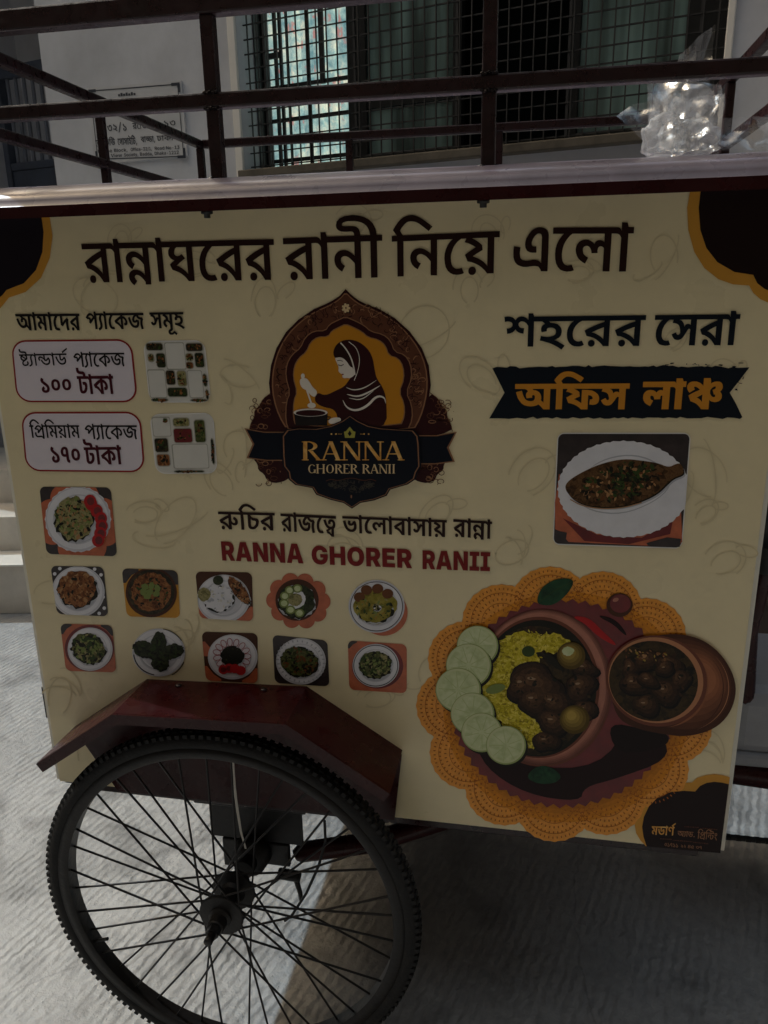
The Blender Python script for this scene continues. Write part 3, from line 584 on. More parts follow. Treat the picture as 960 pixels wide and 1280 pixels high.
GLYPHS['price'] = [
[[-4264,6968,14,-1,10,-5,6,-8,2,-10,0,-8,-2,-6,-4,-4,-5,-4,-5,-4,-6,-2,-8,-2,-6,0,-8,0,-8,2,-6,4,-5,5,-3,7,-1,8,1,6,2,6,4,5,4,4,6,3,6,2,6,2],[-4264,6958,-5,0,-5,-2,-5,-2,-3,-4,-2,-4,-2,-6,2,-6,4,-4,5,-4,8,0,5,0,6,2,4,2,4,4,2,5,1,5,-1,6,-4,4,-6,4]],
[[-4284,6958,12,-6,12,-6,10,-8,10,-8,-6,-9,-10,9,-12,8,-12,7,-12,5]],
[[-4216,6970,0,-12,-29,0,-19,2,-16,-2,-4,0,-6,-1,-4,0,-6,-1,-7,0,0,13]],
[[-4246,6970,0,5,-2,3,-4,2,-6,1,-12,0,-10,0,-6,1,-6,2,-4,3,-4,3,-2,5,-2,5,0,6,0,2,0,2,0,2,1,2,13,0,0,-2,0,-1,0,-1,0,-2,0,-3,0,-3,1,-2,1,-2,3,-2,3,-2,4,0,6,0,12,0,8,0,6,-2,4,-1,4,-3,2,-3,2,-4,0,-5,1,-6]],
[[-4260,6870,-12,2,-8,5,-6,7,-2,10,1,6,3,5,4,5,4,4,7,4,7,4,16,-2,-10,-6,-6,-4,-6,-4,-4,-4,-2,-4,0,-4,0,-4,2,-3,2,-2,4,-1,4,0,4,-1,5,1,5,1,4,2,2,3,2,2,1,4,0,2,-1,2,-2,2,-2,1,8,10,5,-3,3,-4,2,-4,2,-6,-2,-6,-2,-6,-6,-6,-6,-4,-9,-2]],
[[-4177,6971,0,-13,-11,0,9,4,-5,-5,-4,-4,-2,-4,-2,-4,0,-5,-1,-5,1,-5,0,-6,2,-6,1,-6,1,-6,0,-6,0,-6,-1,-5,-2,-5,-3,-5,-4,-4,-6,-4,-6,-3,-10,-3,-2,13,8,2,5,3,4,4,2,4,1,5,0,4,0,6,-1,6,-1,6,-2,6,0,5,0,5,0,6,0,4,2,5,2,4,3,4,3,5,2,-4,-26,0,0,12]],
[[-4136,6972,0,-13,-15,0,0,-85,-13,0,0,72,-3,5,-3,4,-4,3,-5,0,-1,0,0,13,2,0,4,-1,4,-1,3,-3,3,-4,0,3,0,3,0,2,0,12,10,0,2,-10]],
[[-4010,6974,0,-13,-56,-1,0,-27,1,-3,1,-3,2,-1,2,-1,2,1,4,1,2,2,4,3,3,4,4,6,11,2,4,-8,4,-7,2,-7,0,-8,-1,-10,-3,-8,-6,-8,-7,-5,-9,-3,-12,-2,-9,2,-9,2,-9,5,-8,7,-8,11,-7,14,12,6,5,-10,5,-9,6,-6,6,-4,8,-4,8,0,10,2,8,4,5,7,1,9,0,6,-2,5,-2,5,-2,3,8,3,-4,-8,-5,-6,-5,-4,-5,-4,-5,-2,-5,0,-3,0,-4,1,-3,1,-3,2,-2,3,-2,3,0,6,-1,8,0,1,1,0,0,3,-1,2,0,3,0,3,0,12,-59,-1,0,13]],
[[-4109,6952,6,0,6,-2,6,-2,5,-4,6,-4,6,-5,1,-17,-9,10,-8,6,-10,4,-8,2,-3,-1,-3,-1,-2,-2,-1,-4,1,-2,0,-2,2,-2,3,-2,-8,-12,-5,4,-4,5,-2,5,-1,6,1,6,2,5,4,4,4,3,6,2]],
[[-3969,6974,0,-12,-15,0,0,-86,-14,0,0,73,-2,5,-4,4,-4,2,-4,1,-2,0,0,13,2,0,4,-1,4,-1,4,-4,2,-4,0,1,0,3,0,2,0,2,0,12,10,0,3,-10]],
[[-3860,6976,0,-13,-56,-1,0,-26,1,-3,1,-3,2,-1,2,-1,2,1,4,1,2,2,4,4,3,4,4,6,11,2,4,-8,4,-8,2,-8,0,-8,-1,-9,-3,-8,-6,-7,-7,-6,-9,-3,-11,-1,-10,0,-9,2,-8,5,-8,7,-7,8,-7,12,-4,10,-4,10,-3,12,13,4,4,-13,4,-11,4,-10,7,-10,8,-8,9,-4,10,-2,10,2,8,5,5,7,1,8,0,7,-2,5,-2,4,-2,4,8,3,-4,-7,-5,-6,-5,-4,-5,-4,-5,-2,-5,0,-3,0,-4,0,-3,2,-3,2,-2,2,-2,4,0,6,-1,7,0,23,-43,0,0,12]],
[[-3902,6990,50,32,6,-10,-49,-34]],
[[-3700,6977,0,-14,-12,-1,0,-98,-16,0,0,77,2,-9,-5,8,-4,6,-4,6,-4,4,-4,3,-4,3,-4,1,-5,0,-4,-1,-4,-1,-4,-3,-5,-4,-4,-5,-5,-6,-1,1,3,2,3,2,4,0,4,1,5,-1,6,-3,3,-5,1,-7,0,-3,-1,-4,-1,-3,-2,-3,-2,2,2,3,2,3,2,2,2,3,2,3,2,2,14,16,10,-11,-36,-39,-12,10,6,4,0,-2,-6,-2,2,2,2,4,2,3,0,4,0,4,-2,3,-2,2,-4,0,-2,0,-2,0,-2,-1,-2,-1,-14,12,7,9,6,7,6,7,6,5,7,2,8,2,6,-1,6,-2,6,-3,5,-5,5,-6,6,-7,-2,-2,0,4,0,4,0,4,0,4,0,20,12,0,3,-12]],
[[-3662,6977,0,-14,-13,0,10,3,-3,-6,-4,-4,-2,-6,-1,-4,-1,-4,0,-6,0,-6,2,-6,1,-8,1,-6,2,-8,0,-7,0,-7,-1,-6,-2,-6,-3,-5,-4,-5,-5,-4,-7,-4,-8,-3,-5,13,7,4,6,3,3,4,2,4,1,5,0,6,0,8,-1,7,-1,7,-2,6,-1,7,-1,7,1,6,1,5,1,5,2,4,3,5,2,5,0,-3,-20,0,0,14]],
[[-3622,6978,0,-14,-14,0,0,-99,-14,0,0,88,-4,5,-2,3,-4,1,-4,1,0,14,2,0,4,-1,2,-1,4,-3,2,-3,0,3,0,2,0,3,0,3,0,9,12,1,2,-12]],
[[-3570,6978,0,-14,-6,0,-4,-4,-5,-5,-5,-6,-3,-7,-3,-6,-3,-8,-1,-9,-1,-9,1,-10,1,-8,3,-6,4,-4,4,-2,4,-1,3,0,2,1,3,0,2,1,6,-13,-4,-2,-4,0,-4,-1,-5,-1,-9,2,-8,4,-6,6,-5,9,-3,11,0,14,0,14,4,12,4,10,6,10,8,8,8,7,-6,-7,-3,0,-3,0,-3,0,-4,0,-19,0,0,14]],
[[-3458,6979,0,-14,-44,-1,0,-10,1,-4,0,-84,-15,0,-6,10,-6,10,-7,8,-8,6,-9,6,-10,4,-6,16,12,10,14,8,14,9,14,7,-2,-8,0,12,-56,0,0,14],[-3516,6948,2,-4,-5,-3,-6,-3,-7,-4,-6,-4,-6,-5,-6,-5,7,-3,7,-4,6,-5,6,-7,5,-7,5,-10,-2,-2,0,4,0,5,0,5,0,4]],
[[-3464,6918,-1,-6,-1,-6,-3,-4,-3,-4,-6,-3,-6,-1,-2,0,-2,0,-3,0,-2,1,1,14,2,-1,1,0,1,0,4,2,2,2,2,3,0,3,-2,10,-4,8,-8,6,-9,4,0,14,10,-4,9,-4,8,-7,6,-8,4,-9]],
[[-3402,6878,-10,0,-8,3,-8,5,-7,7,-7,9,-5,13,-5,16,-4,19,15,4,5,-20,4,-16,6,-12,6,-8,8,-4,8,-2,8,2,6,4,4,6,1,9,-1,5,0,6,-2,4,-1,3,11,-1,-4,-4,-3,-4,-3,-4,-5,-2,-5,-2,-6,-1,-6,1,-4,2,-4,2,-4,5,-2,5,0,7,1,8,4,8,6,7,8,8,-2,0,-3,0,-2,0,-4,0,-44,-1,0,14,130,1,0,-14,-40,0,-3,0,-3,0,-4,0,-4,0,-7,-6,-6,-5,-5,-5,-4,-6,-2,-4,0,-5,0,-3,1,-3,2,-1,3,-2,4,2,2,1,3,3,3,4,18,-5,0,-4,2,-4,0,-5,0,-5,0,-9,-3,-8,-5,-8,-6,-6,-8,-3]],
[[-3345,6905,1,-9,0,-8,2,-8,2,-10,-14,-4,-3,10,-2,10,-1,10,0,10,0,8,1,8,1,8,2,6,-8,2,-8,2,-6,4,-6,6,-4,6,-4,9,14,3,2,-5,3,-4,3,-3,4,-4,6,-1,7,-1,2,0,1,0,2,0,2,1,8,-12,-3,-8,-2,-9,-1,-8]],
[[-4270,6359,0,-14,-12,-1,0,-97,-16,0,0,97,-14,0,0,14,13,0,-3,4,-2,4,-2,4,-2,4,6,10,6,10,8,7,7,5,7,4,9,2,7,0,6,-2,6,-3,6,-3,6,-5,8,-6,7,-7,9,-8,-11,-10,-9,10,-8,7,-6,5,-6,4,-7,3,-7,1,-5,-2,-5,-2,-4,-4,-5,-5,-4,-6,-4,-7,1,-3,2,-3,2,-4,2,-4]],
[[-4164,6360,0,-14,-12,0,0,-84,-16,0,0,62,2,-8,-5,7,-4,7,-5,5,-3,4,-4,3,-4,3,-4,1,-5,0,-4,0,-4,-2,-4,-3,-5,-4,-4,-5,-5,-6,-1,2,3,2,3,1,4,1,4,0,5,0,6,-4,3,-4,1,-7,0,-4,-1,-3,-1,-4,-2,-2,-2,2,2,2,2,3,2,3,2,2,2,3,2,3,14,15,10,-11,-36,-39,-12,11,6,4,0,-2,-6,-2,2,2,2,4,2,2,0,4,0,5,-2,3,-2,2,-4,0,-2,0,-2,0,-2,-2,-2,0,-14,11,7,9,6,8,6,6,6,4,7,4,8,0,6,0,6,-2,6,-3,5,-5,5,-6,6,-7,-2,-2,0,4,0,5,0,4,0,4,0,20,12,0,3,-12]],
[[-4176,6241,-16,-1,-2,5,-1,3,-3,3,-2,2,-4,1,-4,0,-6,0,-6,-1,-8,-1,-8,0,-6,0,-4,1,-6,3,-4,2,-4,5,-2,5,-2,7,0,9,0,3,0,3,0,4,1,3,15,-1,0,-4,-1,-2,0,-4,0,-2,0,-6,1,-5,3,-3,3,-2,4,-2,4,0,7,0,6,1,6,1,7,0,4,0,4,-1,4,-3,4,-4,0,4,16,-2]],
[[-4124,6361,0,-14,-13,-1,0,-97,-15,0,0,97,-14,0,0,14,12,0,-2,4,-2,4,-2,4,-3,4,7,10,6,10,7,7,7,5,8,4,8,2,8,0,6,-2,6,-3,6,-3,6,-5,7,-6,7,-7,9,-8,-11,-10,-8,10,-8,7,-6,5,-7,4,-7,3,-6,1,-5,-2,-5,-2,-5,-4,-5,-5,-4,-6,-4,-7,2,-3,2,-3,2,-4,2,-4]],
[[-4039,6362,0,-14,-13,0,0,-98,-16,0,0,36,2,-9,-5,7,-5,6,-4,4,-4,2,-4,2,-4,0,-4,0,-4,-2,-2,-4,0,-4,0,-6,3,-5,5,-4,4,-3,-6,-14,-6,3,-5,4,-5,5,-3,6,-3,6,0,8,0,8,2,6,4,4,6,4,5,2,6,0,6,0,5,-2,6,-2,4,-4,5,-4,5,-6,-3,0,-1,4,0,4,0,4,0,4,0,38,-58,-1,0,13]],
[[-4081,6311,0,-2,0,-2,-1,-2,0,-2,-14,5,-2,8,-1,6,-3,6,-4,4,-6,2,-9,3,3,14,4,-2,8,-2,8,-3,6,-4,4,-4,3,-6,3,-6,0,-6]],
[[-3952,6363,0,-13,-14,-1,0,-97,-15,-1,-5,9,-8,8,-7,6,-9,6,-9,4,-9,4,-7,16,5,3,4,4,4,3,6,4,4,2,4,4,-6,4,-7,4,-7,4,-8,2,6,14,2,-4,-14,0,0,14],[-3981,6349,-45,-1,2,2,5,-2,5,-4,6,-4,6,-3,4,-4,5,-4,1,-13,-4,-2,-5,-3,-5,-3,-4,-4,-4,-2,-4,-4,0,2,8,-4,6,-4,8,-5,7,-6,7,-8,4,-9,-2,2,0,4,-1,4,0,4,0,5]],
[[-4017,6248,-4,2,-3,2,-2,3,-1,4,1,5,2,2,3,3,4,1,4,-1,3,-2,2,-3,0,-4,0,-5,-2,-3,-3,-2]],
[[-3913,6364,0,-14,-13,0,0,-98,-16,0,0,88,-2,4,-3,3,-3,1,-4,1,0,14,2,0,3,-1,3,-1,2,-3,3,-3,0,3,0,2,-1,3,0,3,0,9,13,1,3,-12]],
[[-3828,6365,0,-14,-13,0,0,-98,-15,0,0,37,2,-10,-6,7,-4,5,-5,5,-4,3,-4,1,-5,1,-4,-1,-2,-3,-2,-3,-2,-5,2,-6,2,-4,4,-4,6,-3,-8,-14,-4,3,-6,4,-4,4,-4,6,-2,7,-2,8,2,7,2,6,4,5,4,3,6,2,6,2,6,-1,6,-1,4,-3,6,-3,4,-5,5,-5,-3,-1,0,4,0,5,0,4,0,4,0,36,-59,0,0,14]],
[[-3870,6314,0,-2,0,-2,0,-2,0,-2,-16,5,0,8,-2,6,-2,5,-5,4,-6,4,-9,2,3,14,4,-2,9,-2,7,-3,5,-3,5,-5,3,-5,2,-6,2,-7]],
[[-3676,6367,0,-15,-14,0,0,-106,-16,0,0,82,2,-10,-4,9,-5,7,-4,6,-5,4,-4,4,-4,2,-4,2,-4,0,-5,0,-5,-2,-4,-4,-4,-4,-5,-6,-5,-6,-2,2,4,2,3,1,4,1,5,0,5,0,5,-4,4,-5,2,-7,-1,-4,-1,-4,-2,-3,0,-3,-3,2,1,3,2,3,2,2,3,4,3,2,2,4,15,16,9,-12,-38,-42,-12,10,6,6,0,-3,-6,-3,3,4,2,4,1,3,1,4,-1,5,-2,3,-2,1,-4,2,-2,-1,-2,-1,-2,0,-2,-1,-14,12,6,10,6,8,7,7,7,5,6,3,8,2,8,-1,6,-2,6,-3,5,-6,6,-6,6,-8,-1,-2,-1,4,0,4,-1,5,0,5,0,21,13,1,3,-14]],
[[-3636,6368,0,-16,-14,0,11,4,-4,-6,-3,-6,-2,-5,-2,-5,0,-5,0,-5,0,-7,1,-7,1,-8,2,-7,2,-8,0,-8,0,-7,-2,-7,-2,-6,-2,-5,-5,-6,-5,-4,-8,-4,-8,-4,-5,14,7,4,6,4,4,4,2,4,1,6,1,6,-1,8,-1,8,-2,8,-2,6,0,8,-1,7,1,7,0,5,2,5,2,5,2,5,3,6,-1,-4,-20,0,0,15]],
[[-3594,6368,0,-15,-14,0,0,-106,-16,-1,0,96,-4,4,-2,4,-4,2,-4,0,0,16,2,0,4,-1,3,-1,3,-4,2,-4,0,4,0,2,0,3,0,3,0,10,12,0,4,-12]],
[[-3540,6369,0,-15,-6,0,-5,-5,-5,-5,-4,-6,-4,-8,-4,-8,-2,-8,-2,-9,0,-9,0,-12,2,-8,3,-6,3,-4,5,-3,5,-1,2,0,3,1,3,1,2,0,6,-14,-4,-1,-4,-1,-4,-1,-6,-1,-9,2,-9,4,-6,7,-4,10,-4,12,0,15,0,14,4,13,4,11,7,11,7,9,9,7,-6,-7,-3,0,-3,0,-3,0,-4,0,-20,-1,0,15]],
[[-3422,6370,0,-14,-46,-1,0,-11,0,-4,0,-91,-16,-1,-6,12,-6,10,-7,8,-9,8,-8,5,-11,4,-7,17,14,11,14,10,14,9,15,8,-3,-9,0,13,-58,0,0,14],[-3484,6337,4,-4,-6,-3,-7,-4,-7,-4,-6,-5,-6,-5,-7,-5,7,-3,8,-5,6,-6,6,-7,6,-8,4,-10,-1,-2,-1,4,0,6,0,5,0,5]],
[[-3430,6304,0,-6,-2,-6,-2,-5,-4,-5,-4,-2,-8,-1,-2,0,-2,0,-3,1,-2,0,1,15,0,-1,2,0,1,0,1,0,4,2,3,2,1,4,0,3,-1,10,-5,8,-8,7,-10,4,0,15,11,-3,9,-5,9,-7,6,-9,4,-10]],
[[-3364,6262,-10,0,-9,3,-8,5,-7,8,-7,10,-6,14,-5,16,-4,21,15,4,5,-22,5,-17,6,-12,7,-8,8,-5,9,-1,8,1,6,4,3,7,2,10,0,6,-2,5,0,5,-2,3,12,-1,-4,-4,-4,-5,-4,-4,-4,-3,-5,-2,-7,0,-6,0,-4,2,-5,4,-3,4,-2,6,-1,7,1,9,4,8,7,8,8,8,-2,0,-3,0,-2,0,-4,0,-46,0,0,14,136,2,0,-15,-42,-1,-4,0,-3,1,-4,0,-3,0,-8,-7,-6,-6,-6,-5,-4,-5,-2,-6,0,-5,0,-3,1,-4,2,-1,3,-1,4,1,3,1,3,4,4,4,17,-5,1,-4,1,-5,1,-4,0,-6,-1,-10,-3,-8,-4,-8,-6,-7,-9,-4]],
[[-3304,6291,0,-9,2,-9,1,-9,3,-10,-16,-4,-3,10,-1,11,-2,11,0,10,0,10,1,8,1,8,2,7,-8,1,-8,3,-7,5,-6,5,-5,7,-4,9,16,3,2,-4,2,-5,4,-4,4,-3,6,-2,8,0,2,0,2,0,2,0,2,0,8,-12,-4,-9,-2,-9,-2,-9]]]
GLYPHS['priceb'] = [
[[-3694,6787,0,-25,-60,0,0,-85,0,-4,0,-3,2,-3,0,-2,3,-1,3,-1,4,1,4,2,3,5,3,7,2,6,2,6,1,6,0,7,-1,3,0,4,-3,2,-4,1,-2,0,-1,0,-2,0,-2,-1,-3,24,3,2,4,0,4,1,5,0,9,-1,8,-3,4,-5,4,-6,1,-8,1,-8,0,-9,-2,-9,-1,-10,-3,-9,-6,-13,-9,-10,-11,-7,-13,-3,-8,1,-6,1,-5,2,-4,4,-4,6,-2,6,-2,9,0,11,0,84,-14,-1,0,25]],
[[-3732,6786,0,7,-2,5,-4,3,-8,1,-2,0,-12,1,-10,2,-8,5,-6,5,-3,5,-2,7,-1,7,0,9,0,3,0,4,0,4,0,3,24,-1,0,-3,0,-2,0,-2,0,-2,0,-5,0,-5,2,-5,3,-2,2,-2,3,0,2,-1,5,-1,7,0,9,0,7,-1,5,-3,5,-3,3,-6,3,-7,1,-8,1,-11]],
[[-3643,6788,0,-24,-14,-1,0,-128,-25,-1,0,117,-3,5,-3,4,-4,2,-4,0,0,25,4,0,3,-1,3,-1,2,-3,3,-6,0,4,-1,3,0,3,0,4,0,14,21,0,4,-16]],
[[-3506,6790,0,-24,-51,-2,0,-13,1,-9,0,-106,-25,0,-7,13,-7,11,-9,10,-8,8,-10,6,-12,5,-9,25,15,13,16,13,18,12,16,8,-2,-8,0,12,-66,0,0,24],[-3581,6738,3,-4,-5,-4,-5,-4,-6,-4,-6,-5,-6,-5,-7,-6,7,-4,6,-4,6,-6,5,-6,5,-9,6,-11,-2,-5,0,5,-1,7,0,7,0,4]],
[[-3512,6702,-1,-8,-1,-8,-4,-6,-4,-6,-6,-3,-9,-1,-3,0,-4,0,-2,0,-2,1,0,25,0,-1,2,0,2,0,1,0,3,1,2,2,2,4,0,4,-2,10,-4,8,-8,7,-9,5,-1,24,13,-4,11,-7,10,-9,7,-11,5,-13]],
[[-3456,6790,0,-24,-14,0,0,-128,-24,-1,0,117,-4,5,-3,4,-3,1,-4,1,0,25,2,0,4,-1,3,-1,3,-4,2,-6,0,4,0,4,0,4,0,3,0,13,20,0,4,-16]],
[[-4102,6642,-16,2,-11,6,-7,9,-2,11,2,10,5,8,7,7,10,5,10,-20,-3,-2,-3,-2,-2,-2,0,-2,0,-4,2,-2,4,-2,4,0,7,1,5,3,3,6,1,6,0,6,-2,6,-4,4,-5,6,-7,4,-8,6,-8,7,-8,6,-5,5,-3,6,-2,6,-1,7,1,7,2,5,3,6,4,5,21,-11,-2,-3,-1,-2,-1,-3,0,-3,0,-2,0,-2,1,-2,2,-2,3,-2,4,-4,6,-3,6,-5,10,-8,7,-7,5,-7,4,-8,3,-8,1,-10,-2,-10,-4,-10,-6,-7,-8,-6,-10,-3]],
[[-3999,6662,-11,1,-10,3,-8,6,-8,10,-4,12,-1,16,1,13,3,11,5,10,9,8,11,6,14,2,10,-2,10,-3,9,-6,7,-9,4,-13,1,-16,-1,-13,-4,-11,-5,-10,-9,-8,-10,-5],[-3998,6738,-6,0,-4,-2,-4,-4,-2,-6,-2,-8,0,-8,0,-8,2,-7,2,-5,3,-4,4,-2,5,-1,6,1,4,2,4,4,2,6,2,8,0,8,0,8,-2,6,-2,6,-3,4,-4,2]],
[[-3896,6665,-11,1,-10,3,-9,7,-6,8,-4,13,-2,17,1,12,3,11,6,10,8,8,10,5,14,2,12,0,10,-4,8,-6,6,-10,5,-12,1,-16,-1,-13,-3,-11,-6,-10,-8,-8,-11,-5],[-3896,6742,-4,-2,-5,-2,-3,-4,-3,-6,-1,-6,-1,-10,1,-8,1,-6,2,-6,3,-4,4,-2,6,0,5,0,4,4,3,4,3,5,1,7,1,8,-1,9,0,7,-2,4,-4,4,-4,3]],
[[-3710,6174,0,-24,-64,-2,0,-86,0,-4,0,-3,1,-3,1,-2,3,-2,3,0,5,1,3,3,4,4,4,7,2,6,1,7,1,6,0,7,0,3,-1,4,-3,2,-4,1,-2,0,-2,-1,-2,0,-1,0,-4,24,4,2,4,0,5,1,4,0,10,-1,8,-2,5,-6,3,-6,2,-7,0,-8,0,-9,0,-10,-2,-10,-3,-9,-7,-13,-10,-10,-11,-8,-13,-3,-9,1,-7,0,-5,3,-4,3,-4,6,-3,6,-2,9,0,12,0,84,-14,-1,0,25]],
[[-3750,6173,-2,7,-2,5,-4,3,-8,1,-2,-1,-14,1,-10,3,-8,4,-6,5,-4,5,-2,8,0,7,-1,8,0,4,0,3,1,4,0,4,24,-2,0,-2,0,-2,0,-2,0,-2,0,-6,2,-4,2,-4,2,-4,2,-1,3,-1,3,0,5,0,7,0,10,0,8,-2,5,-2,5,-4,4,-6,2,-6,2,-9,0,-11]],
[[-3656,6176,0,-24,-16,-1,0,-130,-26,-1,0,118,-3,6,-3,4,-4,1,-4,1,0,24,3,0,4,0,3,-2,2,-3,4,-5,-1,3,0,3,-1,4,0,4,0,14,22,0,4,-16]],
[[-3511,6181,0,-25,-54,-2,0,-14,1,-8,0,-108,-26,0,-8,12,-8,12,-8,9,-10,8,-10,7,-13,4,-9,26,16,13,17,13,19,12,16,10,-2,-10,0,14,-69,-2,0,24],[-3590,6127,3,-5,-5,-4,-6,-4,-6,-4,-7,-4,-7,-6,-6,-6,6,-4,7,-4,6,-6,6,-6,6,-9,6,-11,-3,-5,0,5,0,7,0,7,0,5]],
[[-3518,6092,0,-8,-2,-8,-3,-7,-5,-5,-6,-4,-10,-1,-3,0,-3,0,-4,1,-2,0,0,24,1,0,1,0,2,0,2,0,4,1,2,3,0,4,1,3,-2,10,-5,9,-8,6,-10,6,0,24,14,-4,12,-7,10,-9,8,-11,4,-13]],
[[-3458,6182,0,-24,-14,-1,0,-129,-26,-2,0,118,-4,6,-4,4,-3,2,-5,0,0,24,4,1,4,-1,2,-2,3,-3,3,-5,0,3,0,4,0,3,0,4,0,14,22,0,4,-16]],
[[-4098,6026,-16,2,-12,8,-6,10,-3,12,2,12,5,9,8,7,8,6,11,-23,-3,-1,-2,-2,-2,-3,-1,-3,1,-4,2,-3,3,-2,5,-1,6,2,4,4,4,5,0,7,0,8,-2,6,-4,6,-4,5,-7,6,-9,7,-8,7,-8,7,-4,6,-4,6,-2,7,0,7,0,8,2,6,4,6,4,7,22,-13,-2,-4,-2,-3,-2,-3,0,-2,0,-3,1,-2,1,-2,2,-2,3,-3,4,-4,5,-4,8,-6,8,-8,8,-8,6,-9,4,-9,2,-9,0,-10,0,-12,-4,-11,-6,-8,-8,-6,-10,-4]],
[[-3992,6094,12,-4,-7,-4,-7,-2,-5,-1,-7,-1,-16,2,-10,8,-6,12,-2,16,0,10,3,11,4,9,5,8,6,6,8,5,8,3,8,1,7,0,5,-1,5,-2,4,-2,5,-5,3,-7,2,-8,1,-12,0,-66,0,-6,0,-3,2,-3,1,-2,3,0,2,-1,-2,-26,-10,1,-8,2,-6,4,-4,7,-3,9,-1,12],[-4003,6106,5,0,4,2,3,1,4,3,-5,-4,0,24,0,6,0,4,-1,3,-1,3,-2,0,0,2,-2,0,-1,0,-3,0,-3,-2,-3,-3,-2,-3,-2,-4,-2,-6,0,-5,-1,-6,1,-7,2,-5,4,-2]],
[[-3898,6050,-10,1,-10,4,-9,7,-7,10,-4,14,-2,18,2,14,2,13,6,11,8,9,10,5,14,2,10,0,10,-4,9,-7,7,-10,4,-15,2,-18,-2,-14,-3,-13,-5,-11,-8,-8,-11,-6],[-3898,6136,-4,-2,-4,-2,-4,-4,-2,-6,-1,-9,-1,-9,0,-10,2,-7,2,-6,2,-5,4,-2,6,-1,4,1,4,3,4,5,2,6,1,8,1,9,0,9,-2,8,-2,6,-2,4,-4,2]]]
